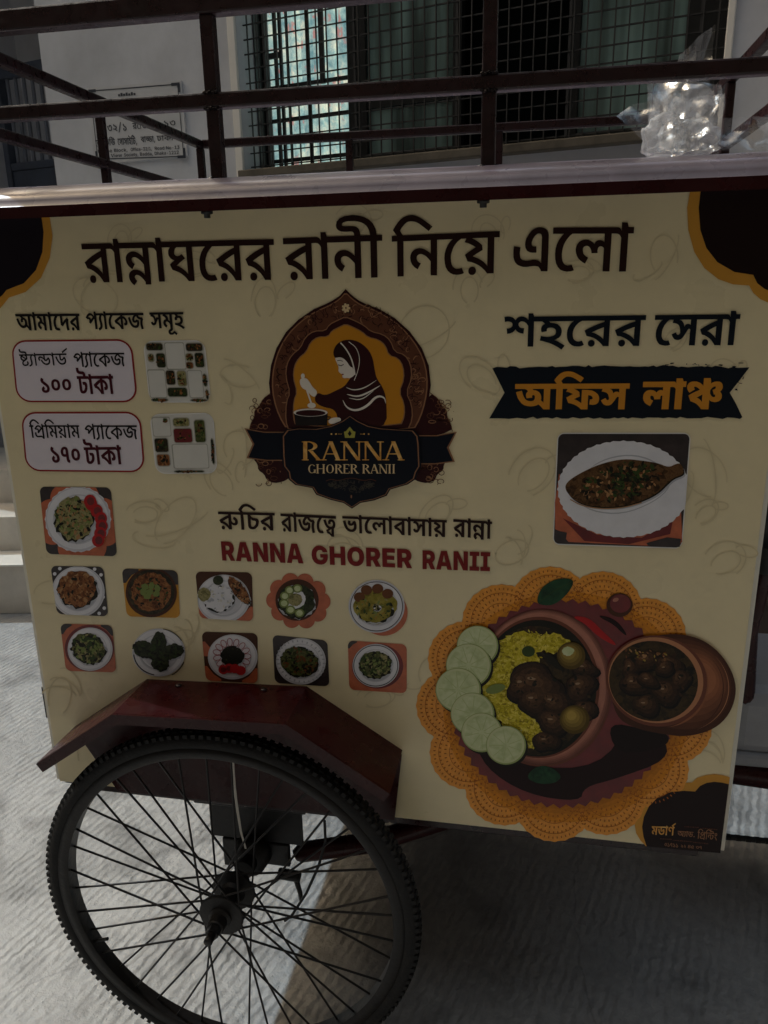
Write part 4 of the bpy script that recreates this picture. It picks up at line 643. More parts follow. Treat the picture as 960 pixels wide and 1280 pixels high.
GLYPHS['slogan'] = [
[[42,7232,0,-36,-34,0,0,-183,-42,0,0,179,2,8,-1,6,-1,6,0,7,0,7,0,29,34,0,8,-23]],
[[-86,7234,14,-1,12,-4,12,-7,9,-8,9,-10,6,-13,0,-45,-12,22,-12,16,-16,11,-16,3,-10,-1,-8,-5,-6,-7,-2,-11,4,-10,7,-9,13,-5,19,-2,-4,-40,-22,4,-17,7,-14,10,-8,13,-5,16,-2,17,2,19,5,14,8,12,10,8,12,4]],
[[-179,7234,15,-2,14,-4,12,-9,10,-12,6,-16,2,-21,-2,-15,-4,-15,-10,-12,-12,-10,-18,-7,-22,-3,-4,39,14,1,12,4,8,4,4,5,3,7,1,6,-2,10,-6,8,-10,4,-12,2,-7,0,-7,0,-6,-2,-7,-2,-4,37,9,1,8,2,8,0]],
[[128,7185,28,-3,22,-6,16,-12,10,-12,6,-16,2,-14,-4,-26,-14,-19,-22,-13,-30,-8,-6,12,18,-4,16,-7,18,-7,16,-10,18,-10,16,-11,-22,-29,-18,12,-18,11,-18,9,-20,10,-20,8,-21,6,-23,6,-24,5,8,34,12,-3,12,-2,11,-1,13,-1,20,2,16,4,11,5,8,7,4,9,1,9,-2,14,-8,9,-12,6,-16,2,-10,-1,-8,-1,-5,-2,-3,-3,-2,-5,-2,-5,0,-2,2,-2,0,-3,0,-2,-38,-7,-2,6,-2,6,-1,7,0,6,2,11,6,11,10,9,13,6,17,4]],
[[91,7166,-3,12,-7,8,-11,8,-14,5,22,15,16,-4,17,-8,11,-9,7,-11,3,-14]],
[[238,7232,0,-36,-203,0,0,36]],
[[372,7232,0,-35,-16,0,-12,-6,-12,-8,-10,-9,-10,-11,-8,-13,-6,-13,-4,-15,-2,-16,2,-20,4,-14,8,-12,9,-6,9,-4,10,-2,7,1,6,1,7,2,6,3,17,-31,-11,-6,-11,-4,-11,-2,-12,0,-24,2,-20,8,-16,14,-12,18,-8,24,-2,27,2,24,7,23,11,20,14,16,18,14,20,10,-22,-14,-6,0,-6,-1,-8,0,-10,-1,-39,0,0,36]],
[[588,7232,0,-35,-34,0,0,-183,-41,0,-14,18,-17,16,-19,14,-21,12,-24,8,-26,6,-16,40,22,12,24,12,24,11,25,11,25,8,24,8,-6,-12,0,19,-148,0,0,35],[513,7160,7,-8,-24,-8,-22,-9,-22,-10,-24,-11,16,-4,16,-7,17,-9,16,-10,15,-14,12,-14,-6,-4,0,9,-1,8,0,8,0,9]],
[[430,7010,-10,2,-8,5,-6,8,-1,10,1,10,6,8,8,5,10,2,9,-2,7,-5,6,-8,2,-10,-2,-10,-6,-8,-7,-5]],
[[804,7233,0,-35,-34,0,0,-184,-41,0,-14,18,-17,17,-19,13,-21,12,-24,9,-25,5,-17,40,22,12,24,12,24,12,25,10,25,9,24,7,-6,-12,0,20,-148,-1,0,35],[729,7160,7,-8,-23,-8,-23,-8,-22,-10,-23,-12,15,-4,17,-7,17,-9,15,-10,15,-13,12,-15,-6,-3,0,8,0,8,-1,9,0,8]],
[[646,7010,-10,2,-8,6,-6,8,-1,10,1,9,6,9,8,4,10,2,9,-1,8,-5,5,-8,2,-10,-2,-10,-5,-8,-8,-6]],
[[986,7232,0,-34,-18,0,-10,-8,-8,-10,-8,-11,-7,-11,-5,-13,-5,-13,-3,-14,0,-14,0,-19,4,-13,5,-10,7,-7,7,-3,9,-2,4,0,4,0,5,2,5,1,14,-31,-8,-4,-9,-2,-9,-1,-10,0,-20,3,-18,6,-13,13,-10,17,-7,23,-2,27,2,23,6,21,8,20,12,18,14,15,15,13,-13,-14,-5,-1,-5,-1,-8,0,-8,0,-32,0,0,34]],
[[1181,7232,0,-34,-25,0,0,-182,-41,0,0,117,7,-12,-4,5,-4,4,-4,2,-2,2,-4,-1,-2,-2,-3,-3,-3,-6,-4,-8,-7,-13,-8,-15,-7,-12,-8,-9,-8,-6,-8,-3,-10,-2,-10,2,-8,2,-8,4,-6,8,-8,11,-6,15,30,14,3,-9,3,-5,4,-4,4,0,4,0,2,2,4,4,4,6,4,10,6,14,8,9,8,15,6,10,8,5,8,1,7,0,5,-3,6,-4,6,-5,-4,0,0,5,-1,7,0,8,0,6,0,16,-135,0,0,34]],
[[1048,7104,-2,20,-3,15,-4,11,-5,9,-8,7,-8,4,-12,4,-16,3,12,37,16,-12,15,-3,11,-4,10,-5,6,-8,6,-8,4,-10,2,-14,2,-16]],
[[1356,7232,0,-34,-25,0,0,-182,-41,0,-11,18,-13,17,-15,14,-16,11,-18,10,-20,6,-15,36,26,18,29,17,30,16,29,12,-4,-12,0,19,-116,0,0,34],[1290,7162,8,-8,-17,-8,-16,-9,-17,-11,-16,-10,12,-5,12,-7,10,-9,12,-11,10,-12,9,-15,-5,-5,-1,8,0,10,-1,9,0,7]],
[[1225,7012,-9,2,-8,6,-4,7,-1,9,1,10,4,7,8,5,9,2,9,-2,6,-5,4,-7,2,-10,-2,-9,-4,-7,-6,-6]],
[[1444,7232,0,-34,-26,0,0,-182,-40,0,0,164,-6,8,-5,6,-7,2,-8,2,0,34,6,0,6,-1,6,-3,4,-5,5,-8,0,5,-1,4,0,6,0,5,0,20,34,0,6,-23]]]
GLYPHS['ribbontext'] = [
[[172,6737,0,-39,-25,0,0,-156,-47,0,-12,14,-12,13,-14,10,-14,8,20,31,10,-6,8,-6,8,-7,6,-7,0,4,0,3,0,4,0,4,0,3,0,4,0,84,-217,-2,0,38]],
[[4,6563,-26,3,-24,7,-20,14,-17,21,-11,17,-8,21,-8,25,44,12,8,-25,8,-20,10,-16,11,-10,13,-6,16,-2,10,0,8,2,8,4,4,6,4,7,0,8,0,9,-2,6,-5,4,-5,1,-4,-1,-3,-2,-2,-3,-1,-4,0,-3,1,-2,1,-2,0,-3,-42,-6,-2,6,-2,7,-1,6,-1,4,2,14,6,10,8,8,10,5,12,3,12,1,20,-2,16,-6,13,-9,9,-13,6,-15,2,-18,-2,-16,-6,-15,-10,-13,-14,-10,-20,-6]],
[[-18,6670,-2,10,-6,8,-10,6,-12,4,28,14,14,-4,14,-6,9,-8,5,-10,4,-13]],
[[264,6738,0,-39,-25,-1,0,-154,-47,-1,0,155,-26,0,0,39,27,0,-5,7,-6,6,-4,7,-5,7,16,22,16,18,15,12,16,8,16,4,17,2,13,0,12,-2,13,-3,13,-5,15,-7,16,-9,19,-10,20,-14,-23,-32,-21,14,-18,12,-16,8,-13,5,-12,3,-13,1,-11,-1,-9,-4,-8,-6,-8,-6,-6,-8,-7,-8,3,-5,4,-6,2,-5,4,-4]],
[[520,6740,0,-39,-211,-1,9,1,8,-3,8,-4,8,-4,7,-5,7,-5,6,-5,4,-33,-7,-3,-7,-3,-8,-4,-7,-4,-7,-4,-8,-4,0,2,8,-2,10,-4,12,-6,10,-6,10,-6,8,-8,0,4,0,6,0,5,0,5,0,82,18,0,20,0,18,-2,16,-2,14,-6,12,-6,10,-8,10,-9,6,-11,4,-12,1,-12,-1,-12,-2,-10,-6,-8,-8,-8,-12,-4,-16,-2,-6,0,-6,1,-6,1,-6,0,2,40,2,-1,2,0,2,-1,4,0,4,2,4,2,2,3,0,4,-2,7,-6,7,-10,5,-16,3,0,-108,-48,-1,-12,13,-14,10,-16,9,-16,7,-18,5,-20,4,-16,41,8,5,8,4,7,5,9,5,8,4,9,4,-12,6,-13,5,-12,4,-14,3,12,30,14,-9,-34,0,0,39]],
[[724,6742,0,-39,-26,0,0,-155,-47,-1,0,95,7,-11,-3,5,-3,3,-4,2,-3,1,-3,-1,-2,-1,-4,-3,-3,-5,-5,-7,-6,-11,-8,-12,-8,-10,-7,-8,-8,-4,-9,-4,-10,0,-10,0,-9,3,-9,5,-7,7,-7,10,-7,13,32,18,4,-7,3,-5,4,-2,4,-2,4,1,2,1,4,4,3,4,5,9,5,11,7,6,8,13,7,9,8,5,9,1,7,0,5,-2,6,-3,6,-5,-4,-1,0,5,0,6,-1,6,0,5,0,11,-137,-1,0,39]],
[[582,6620,-2,17,-4,13,-4,10,-6,7,-7,5,-9,4,-12,2,-14,2,12,40,23,-13,15,-3,11,-4,9,-5,6,-7,5,-7,3,-9,2,-12,2,-14]],
[[1034,6756,0,-40,-22,0,0,-164,-50,-1,0,105,10,-17,-2,5,-4,4,-5,4,-5,0,-2,0,-2,-1,-2,-1,-1,-4,-1,-4,0,-6,0,-2,0,-3,0,-3,1,-2,-44,-2,-1,8,-2,6,-3,6,-3,4,-6,3,-6,1,-2,-1,-2,-1,-2,-2,-2,-2,0,-3,0,-3,2,-10,6,-8,8,-4,6,-4,-18,-40,-15,8,-14,8,-11,10,-8,12,-6,14,-1,16,1,16,5,12,8,10,10,8,13,4,13,2,16,-2,13,-5,12,-9,11,-10,-9,0,4,12,7,8,8,4,9,2,8,-1,8,-3,7,-4,5,-6,-10,-3,-1,7,-1,8,0,8,0,7,0,8,-144,-1,0,40]],
[[1122,6758,0,-41,-21,0,0,-165,-50,0,0,150,-5,7,-5,5,-5,2,-6,0,-1,0,0,40,6,0,5,0,4,-2,4,-5,4,-7,0,6,-1,5,0,5,0,5,0,17,43,0,7,-22]],
[[1286,6782,6,-22,0,-4,0,-5,0,-5,0,-4,-1,-4,1,-27,0,-60,-2,-11,0,-8,0,-9,1,-8,1,-9,0,-52,-51,0,-11,15,-12,12,-11,11,-13,8,-15,6,-17,6,-18,42,14,10,16,10,18,10,18,8,17,8,15,7,0,7,0,10,-1,8,0,9,0,41],[1241,6673,10,-5,-9,-5,-8,-4,-8,-5,-7,-4,-8,-6,-9,-5,8,-3,6,-3,6,-4,6,-5,5,-6,6,-6,7,-9,6,-9,-10,2,0,8,0,9,-1,8,0,5]],
[[1176,6758,16,-1,14,-5,14,-6,12,-10,11,-12,11,-12,-22,-30,-8,10,-8,10,-9,8,-9,6,-8,3,-7,1,-1,0,-2,-2,-2,-2,0,-2,0,-4,2,-2,2,-4,4,-4,-36,-25,-8,9,-6,10,-5,10,-1,13,1,11,4,10,7,9,8,6,12,4]],
[[1333,6758,19,-2,13,-8,8,-14,3,-15,-1,-11,-4,-10,-7,-10,-10,-10,-15,-8,-19,-8,-12,34,9,4,6,4,5,4,0,6,0,4,0,2,-2,2,-4,0,-8,-2,-10,-8,-9,-12,-9,-16,-10,42,13,14,13,10,14,6]],
[[1332,6607,-18,3,-15,6,-12,12,-9,14,-11,16,19,36,4,-16,5,-13,6,-9,7,-8,6,-3,6,-1,6,0,2,2,2,4,0,4,-1,6,-3,6,-5,4,-6,5,36,17,7,-6,6,-6,5,-6,4,-7,3,-9,0,-10,0,-10,-4,-9,-6,-9,-8,-6,-12,-5]]]
GLYPHS['motto'] = [
[[-2432,5632,0,-24,-68,0,0,-68,0,-10,0,-6,0,-6,0,-6,0,-6,0,-33,-27,-1,-9,14,-10,12,-12,10,-12,9,-14,7,-16,4,-11,26,13,10,15,8,15,9,15,8,15,7,16,6,-4,-10,0,15,-91,-1,0,24],[-2527,5582,5,-6,-14,-6,-14,-8,-14,-8,-14,-8,11,-4,10,-5,9,-7,10,-8,8,-10,8,-11,-4,-3,0,6,0,7,0,7,-1,6]],
[[-2472,5510,-10,1,-8,3,-8,6,-7,8,-6,10,-5,13,14,14,2,-11,4,-8,4,-6,4,-4,6,-2,4,-1,4,1,4,2,2,3,1,5,-1,5,-1,4,-3,4,-3,4,-5,3,-5,3,9,23,10,-4,9,-6,7,-8,5,-8,3,-9,1,-11,-2,-14,-6,-10,-10,-8]],
[[-2578,5470,-6,0,-6,4,-3,6,-1,6,1,7,3,5,6,4,6,2,6,-2,6,-4,2,-4,2,-8,-2,-6,-2,-6,-6,-4]],
[[-2366,5633,0,-23,-21,-1,0,-135,-27,0,0,134,-21,0,0,24,20,0,-3,5,-4,6,-4,5,-4,6,11,16,11,14,10,10,12,8,12,4,14,2,10,0,10,-2,10,-3,10,-5,10,-6,12,-8,12,-9,16,-11,-16,-18,-16,12,-13,10,-11,8,-10,4,-11,4,-11,0,-8,-1,-8,-3,-8,-6,-6,-7,-6,-7,-5,-9,2,-5,3,-4,3,-5,3,-4]],
[[-2238,5635,0,-24,-85,-1,0,-7,-1,-22,0,-3,1,-4,0,-4,0,-4,0,-42,0,-6,1,-4,1,-4,1,-2,4,-2,6,-1,6,1,6,3,6,5,5,6,4,6,3,8,2,7,0,7,0,5,-2,3,-4,2,-5,1,-1,0,-7,1,-5,0,-6,3,-6,3,-4,4,-2,3,-4,4,-2,3,2,28,4,-7,6,-7,6,-4,6,-4,7,-2,7,0,2,0,10,-1,8,-1,6,-3,4,-4,4,-5,2,-4,2,-6,0,-6,-1,-12,-3,-12,-4,-11,-6,-10,-10,-11,-10,-9,-13,-6,-15,-2,-9,1,-7,1,-7,3,-5,4,-4,5,-4,7,-2,9,0,13,0,86,-20,0,0,23]],
[[-2104,5636,0,-23,-21,-1,0,-134,-27,0,-8,13,-11,13,-11,10,-14,8,-14,7,-16,5,-10,26,13,8,15,10,14,8,16,8,15,7,15,6,-4,-9,0,14,-90,-1,0,24],[-2152,5587,5,-5,-14,-7,-14,-7,-14,-8,-14,-9,11,-4,10,-5,9,-6,9,-8,9,-10,7,-12,-3,-2,-1,6,0,6,0,6,0,6]],
[[-2204,5474,-6,2,-5,3,-3,5,-2,7,2,7,3,6,5,3,6,1,7,0,5,-4,3,-6,1,-6,-1,-7,-3,-5,-5,-4]],
[[-1952,5632,0,-24,-14,0,0,-134,-22,0,-7,14,-7,12,-9,10,-9,10,-10,6,-12,6,-8,25,14,13,17,12,17,12,16,10,-2,-10,0,14,-66,2,0,23],[-1988,5584,4,-6,-10,-6,-10,-8,-10,-8,-9,-8,7,-4,8,-6,6,-6,6,-8,6,-10,5,-12,-3,-4,0,6,0,8,0,7,0,5]],
[[-2026,5472,-6,0,-3,4,-3,6,0,6,0,6,3,6,3,4,6,0,5,0,4,-4,3,-6,0,-6,0,-6,-3,-6,-4,-4]],
[[-1902,5632,0,-24,-14,0,0,-135,-23,0,0,123,-3,6,-4,4,-3,2,-5,0,0,24,4,0,3,-1,3,-2,2,-3,4,-6,0,4,-1,4,0,3,0,4,0,13,19,0,4,-16]],
[[-1834,5484,-12,0,-10,4,-10,8,-9,10,-8,14,-7,17,-6,23,-5,26,21,6,6,-28,6,-21,6,-16,8,-11,8,-6,10,-2,9,2,6,4,4,8,1,12,0,7,-1,7,-1,6,-2,5,15,-1,-4,-7,-4,-5,-5,-6,-4,-3,-6,-3,-8,0,-7,0,-7,4,-4,4,-4,6,-2,8,-2,10,2,11,4,11,6,9,8,11,-2,-1,-2,1,-2,0,-4,0,-52,0,0,24,159,-2,0,-24,-45,1,-5,0,-5,0,-6,1,-4,0,-8,-7,-6,-7,-6,-6,-5,-7,-3,-7,-1,-6,1,-5,0,-3,2,-2,4,-1,2,1,4,2,2,2,3,5,25,-9,1,-5,1,-5,0,-6,0,-8,0,-12,-4,-12,-4,-11,-8,-9,-10,-5]],
[[-1762,5523,1,-11,1,-12,2,-12,2,-13,-22,-6,-2,14,-2,13,-2,14,0,14,0,10,1,11,1,10,2,9,-10,3,-8,5,-8,6,-7,8,-5,9,-4,11,22,3,2,-5,3,-5,3,-5,6,-4,6,-2,8,-1,1,0,2,1,2,0,3,0,10,-20,-3,-10,-3,-12,-1,-11]],
[[-1680,5630,0,-24,-10,0,-5,-6,-5,-8,-4,-8,-4,-8,-4,-10,-2,-10,-2,-10,0,-12,0,-14,2,-10,3,-8,3,-4,5,-4,5,0,2,0,4,0,2,0,2,2,9,-22,-5,-2,-5,-2,-5,0,-6,0,-12,2,-9,5,-8,9,-5,13,-4,16,-1,20,1,17,3,16,5,15,7,13,8,12,9,9,-7,-10,-3,-1,-3,0,-4,0,-5,0,-20,0,0,24]],
[[-1616,5510,-14,2,-13,6,-11,10,-10,15,-8,20,-7,27,21,6,6,-20,4,-16,6,-12,8,-8,8,-6,10,-2,8,2,6,5,3,7,1,9,0,8,-3,7,-3,4,-5,2,-1,0,-2,-1,-2,-1,-1,-2,-1,-2,0,-3,0,-2,0,-3,0,-2,1,-2,-21,-4,-1,5,-1,5,0,4,0,4,0,8,4,6,4,6,5,4,7,2,7,0,11,-1,10,-5,6,-7,5,-9,3,-11,1,-11,-1,-12,-3,-12,-5,-8,-8,-6,-10,-4]],
[[-1568,5628,0,-24,-114,2,0,24]],
[[-1590,5525,0,-81,-22,0,-6,8,-6,6,-5,6,-6,4,-7,4,-8,3,-8,25,3,2,4,4,5,3,4,3,6,4,4,4],[-1612,5510,-5,-3,-4,-3,-5,-3,-4,-3,-5,-4,-5,-5,2,3,7,-4,7,-5,6,-7,6,-8,0,5,0,5,0,4,0,4]],
[[-1438,5493,-12,1,-12,4,-10,6,-10,10,-8,12,-8,16,-6,22,-6,25,24,5,5,-26,7,-20,6,-14,8,-10,10,-6,10,-2,7,0,6,3,5,5,4,6,2,7,0,9,0,6,-1,6,-1,6,-2,4,-1,4,-2,4,19,16,6,-11,3,-12,3,-12,0,-13,-1,-14,-4,-12,-7,-11,-8,-7,-12,-6]],
[[-1443,5547,-10,2,-8,5,-5,8,-2,11,0,7,2,5,1,5,2,5,21,-6,-2,-3,0,-3,0,-3,0,-4,0,-3,1,-3,1,-1,3,-1,3,1,2,1,2,2,3,4,2,5,3,7,20,4,0,-13,-6,-9,-4,-8,-6,-6,-7,-5,-7,-3]],
[[-1384,5630,0,-22,-130,0,0,22]],
[[-1331,5630,0,-22,-16,0,0,-124,-24,0,0,112,-3,6,-4,4,-4,2,-4,0,-1,22,3,0,4,-1,4,-1,2,-4,4,-5,0,3,0,4,-1,3,0,3,0,13,20,0,4,-15]],
[[-1262,5630,0,-22,-10,0,-6,-6,-6,-7,-4,-7,-4,-8,-4,-8,-2,-10,-2,-10,0,-10,0,-12,2,-10,3,-6,4,-5,5,-3,5,0,3,0,2,0,4,0,2,1,9,-20,-5,-2,-6,-1,-4,0,-7,-1,-13,2,-10,5,-8,8,-6,12,-4,14,-1,19,1,15,4,16,5,12,7,12,8,11,10,9,-6,-9,-4,-1,-4,0,-4,0,-5,0,-21,0,0,22]],
[[-1130,5629,0,-21,-16,0,0,-124,-24,0,0,80,5,-12,-3,6,-3,4,-4,3,-4,1,-1,0,-2,-2,-2,-1,-2,-3,-1,-4,0,-5,0,-1,0,-2,1,-2,0,-2,-22,0,0,6,-2,6,-2,4,-4,4,-3,2,-5,1,-2,-1,-3,0,-2,-2,-1,-3,-1,-3,-1,-4,2,-9,5,-7,6,-4,5,-4,-10,-22,-8,6,-8,6,-7,8,-5,8,-3,9,-1,11,1,10,3,8,5,6,7,5,7,3,8,1,9,-1,8,-4,7,-6,7,-8,-4,1,2,7,4,6,5,2,5,2,6,-1,4,-3,5,-2,3,-5,-3,-2,-1,5,0,5,0,5,0,6,0,12,-94,0,0,22]],
[[-1078,5628,0,-21,-15,1,0,-124,-24,0,0,112,-4,5,-3,3,-4,2,-5,2,0,21,3,0,4,-1,4,-2,2,-3,4,-5,0,4,-1,3,0,3,0,4,0,12,20,0,3,-15]],
[[-971,5628,0,-21,-15,0,0,-123,-25,0,-7,12,-8,12,-8,9,-10,8,-12,7,-12,4,-8,24,15,12,17,11,19,11,17,8,-2,-8,0,13,-70,0,0,22],[-1011,5584,5,-5,-10,-6,-10,-7,-11,-7,-11,-7,8,-4,8,-5,7,-7,7,-7,6,-9,5,-10,-3,-4,0,6,0,6,0,7,-1,5]],
[[-918,5628,0,-22,-16,0,0,-123,-24,0,0,112,-4,5,-3,4,-3,2,-6,1,0,21,4,0,4,0,3,-2,3,-4,3,-4,-1,3,0,3,0,4,0,3,0,13,20,0,4,-16]],
[[-800,5628,0,-22,-15,0,0,-124,-25,1,0,80,5,-8,-3,3,-2,3,-2,2,-2,1,-2,-1,-1,-1,-2,-2,-2,-4,-3,-6,-4,-8,-4,-11,-5,-8,-5,-6,-4,-5,-6,-2,-6,0,-6,0,-4,2,-5,3,-5,5,-4,8,-3,10,17,8,2,-6,2,-4,3,-2,3,-1,2,1,2,0,2,4,2,4,2,6,4,10,5,6,5,11,4,7,4,2,6,2,4,-1,3,-2,3,-3,4,-3,-3,0,0,4,0,5,-1,4,0,6,0,10,-81,0,0,22]],
[[-879,5542,-1,14,-2,10,-3,8,-3,6,-4,5,-6,3,-8,2,-8,2,6,24,9,-7,9,-2,8,-3,5,-4,5,-4,2,-6,3,-8,1,-8,2,-11]],
[[-746,5628,0,-22,-16,0,0,-124,-24,0,0,112,-4,6,-4,4,-4,2,-4,0,0,22,3,0,4,-1,3,-1,3,-4,3,-5,0,3,0,4,0,3,0,3,0,13,20,0,4,-15]],
[[-635,5628,0,-22,-15,0,0,-124,-24,0,-8,11,-8,9,-10,8,-11,8,-11,5,-12,4,-9,23,5,4,6,4,6,5,5,4,5,4,6,3,-8,6,-9,4,-9,5,-8,3,6,20,7,-6,-19,0,0,22],[-674,5606,-54,0,5,2,7,-4,5,-3,6,-4,5,-5,6,-4,6,-6,2,-18,-5,-4,-5,-2,-4,-4,-5,-4,-5,-4,-4,-3,1,1,5,-4,8,-4,8,-6,10,-8,7,-10,6,-11,-4,1,-1,6,0,6,0,6,0,6]],
[[-720,5478,-6,1,-4,3,-2,5,-1,6,1,6,2,5,4,3,6,1,6,-1,4,-3,2,-5,1,-6,-1,-6,-2,-5,-4,-3]],
[[-476,5635,0,-22,-16,0,0,-127,-24,0,-6,14,-8,12,-8,10,-10,8,-11,7,-11,5,-10,24,16,12,17,12,17,10,18,8,-3,-8,0,14,-68,1,0,23],[-516,5590,5,-5,-10,-6,-10,-7,-10,-7,-10,-7,7,-5,8,-5,6,-6,7,-8,5,-10,6,-11,-2,-3,-1,6,-1,6,0,7,0,5]],
[[-554,5485,-6,1,-4,4,-2,4,-1,7,1,6,2,5,4,3,6,1,5,-1,4,-3,3,-6,0,-6,0,-6,-3,-5,-4,-3]],
[[-425,5634,0,-22,-15,0,0,-127,-24,1,0,114,-4,6,-3,4,-3,2,-5,1,-1,22,4,0,4,-1,3,-2,3,-3,3,-5,-1,3,0,3,0,4,0,4,0,12,20,0,4,-16]],
[[-319,5632,0,-22,-15,0,0,-75,-24,1,0,18,2,-7,-7,9,-5,8,-6,6,-5,4,-5,2,-6,0,-3,0,-3,-2,-1,-3,-1,-3,1,-6,2,-4,3,-3,4,-3,-13,-20,-9,8,-6,9,-4,9,-2,11,2,10,2,7,6,6,6,4,6,2,8,2,6,-2,6,-2,6,-2,6,-4,6,-6,6,-7,-1,-2,-1,5,0,5,0,6,0,5,0,14,-70,2,0,22]],
[[-390,5530,8,0,8,-4,8,-6,7,-8,7,-8,8,-12,-12,-12,-4,6,-6,8,-4,6,-6,4,-6,4,-4,1,-3,-1,-3,-1,-1,-3,-1,-2,1,-5,1,-4,3,-3,3,-4,-14,-16,-4,4,-4,5,-4,5,-2,6,-2,6,-1,8,1,8,2,6,4,6,6,4,6,2]],
[[-334,5537,0,-65,-24,0,0,18,0,20,0,6,0,6,0,6,0,6,0,4]],
[[-268,5630,0,-22,-15,0,0,-126,-23,0,0,115,-4,5,-3,4,-4,2,-5,2,0,22,4,0,4,-1,2,-2,4,-3,2,-6,0,4,0,3,0,3,0,4,0,13,20,-1,3,-16]]]
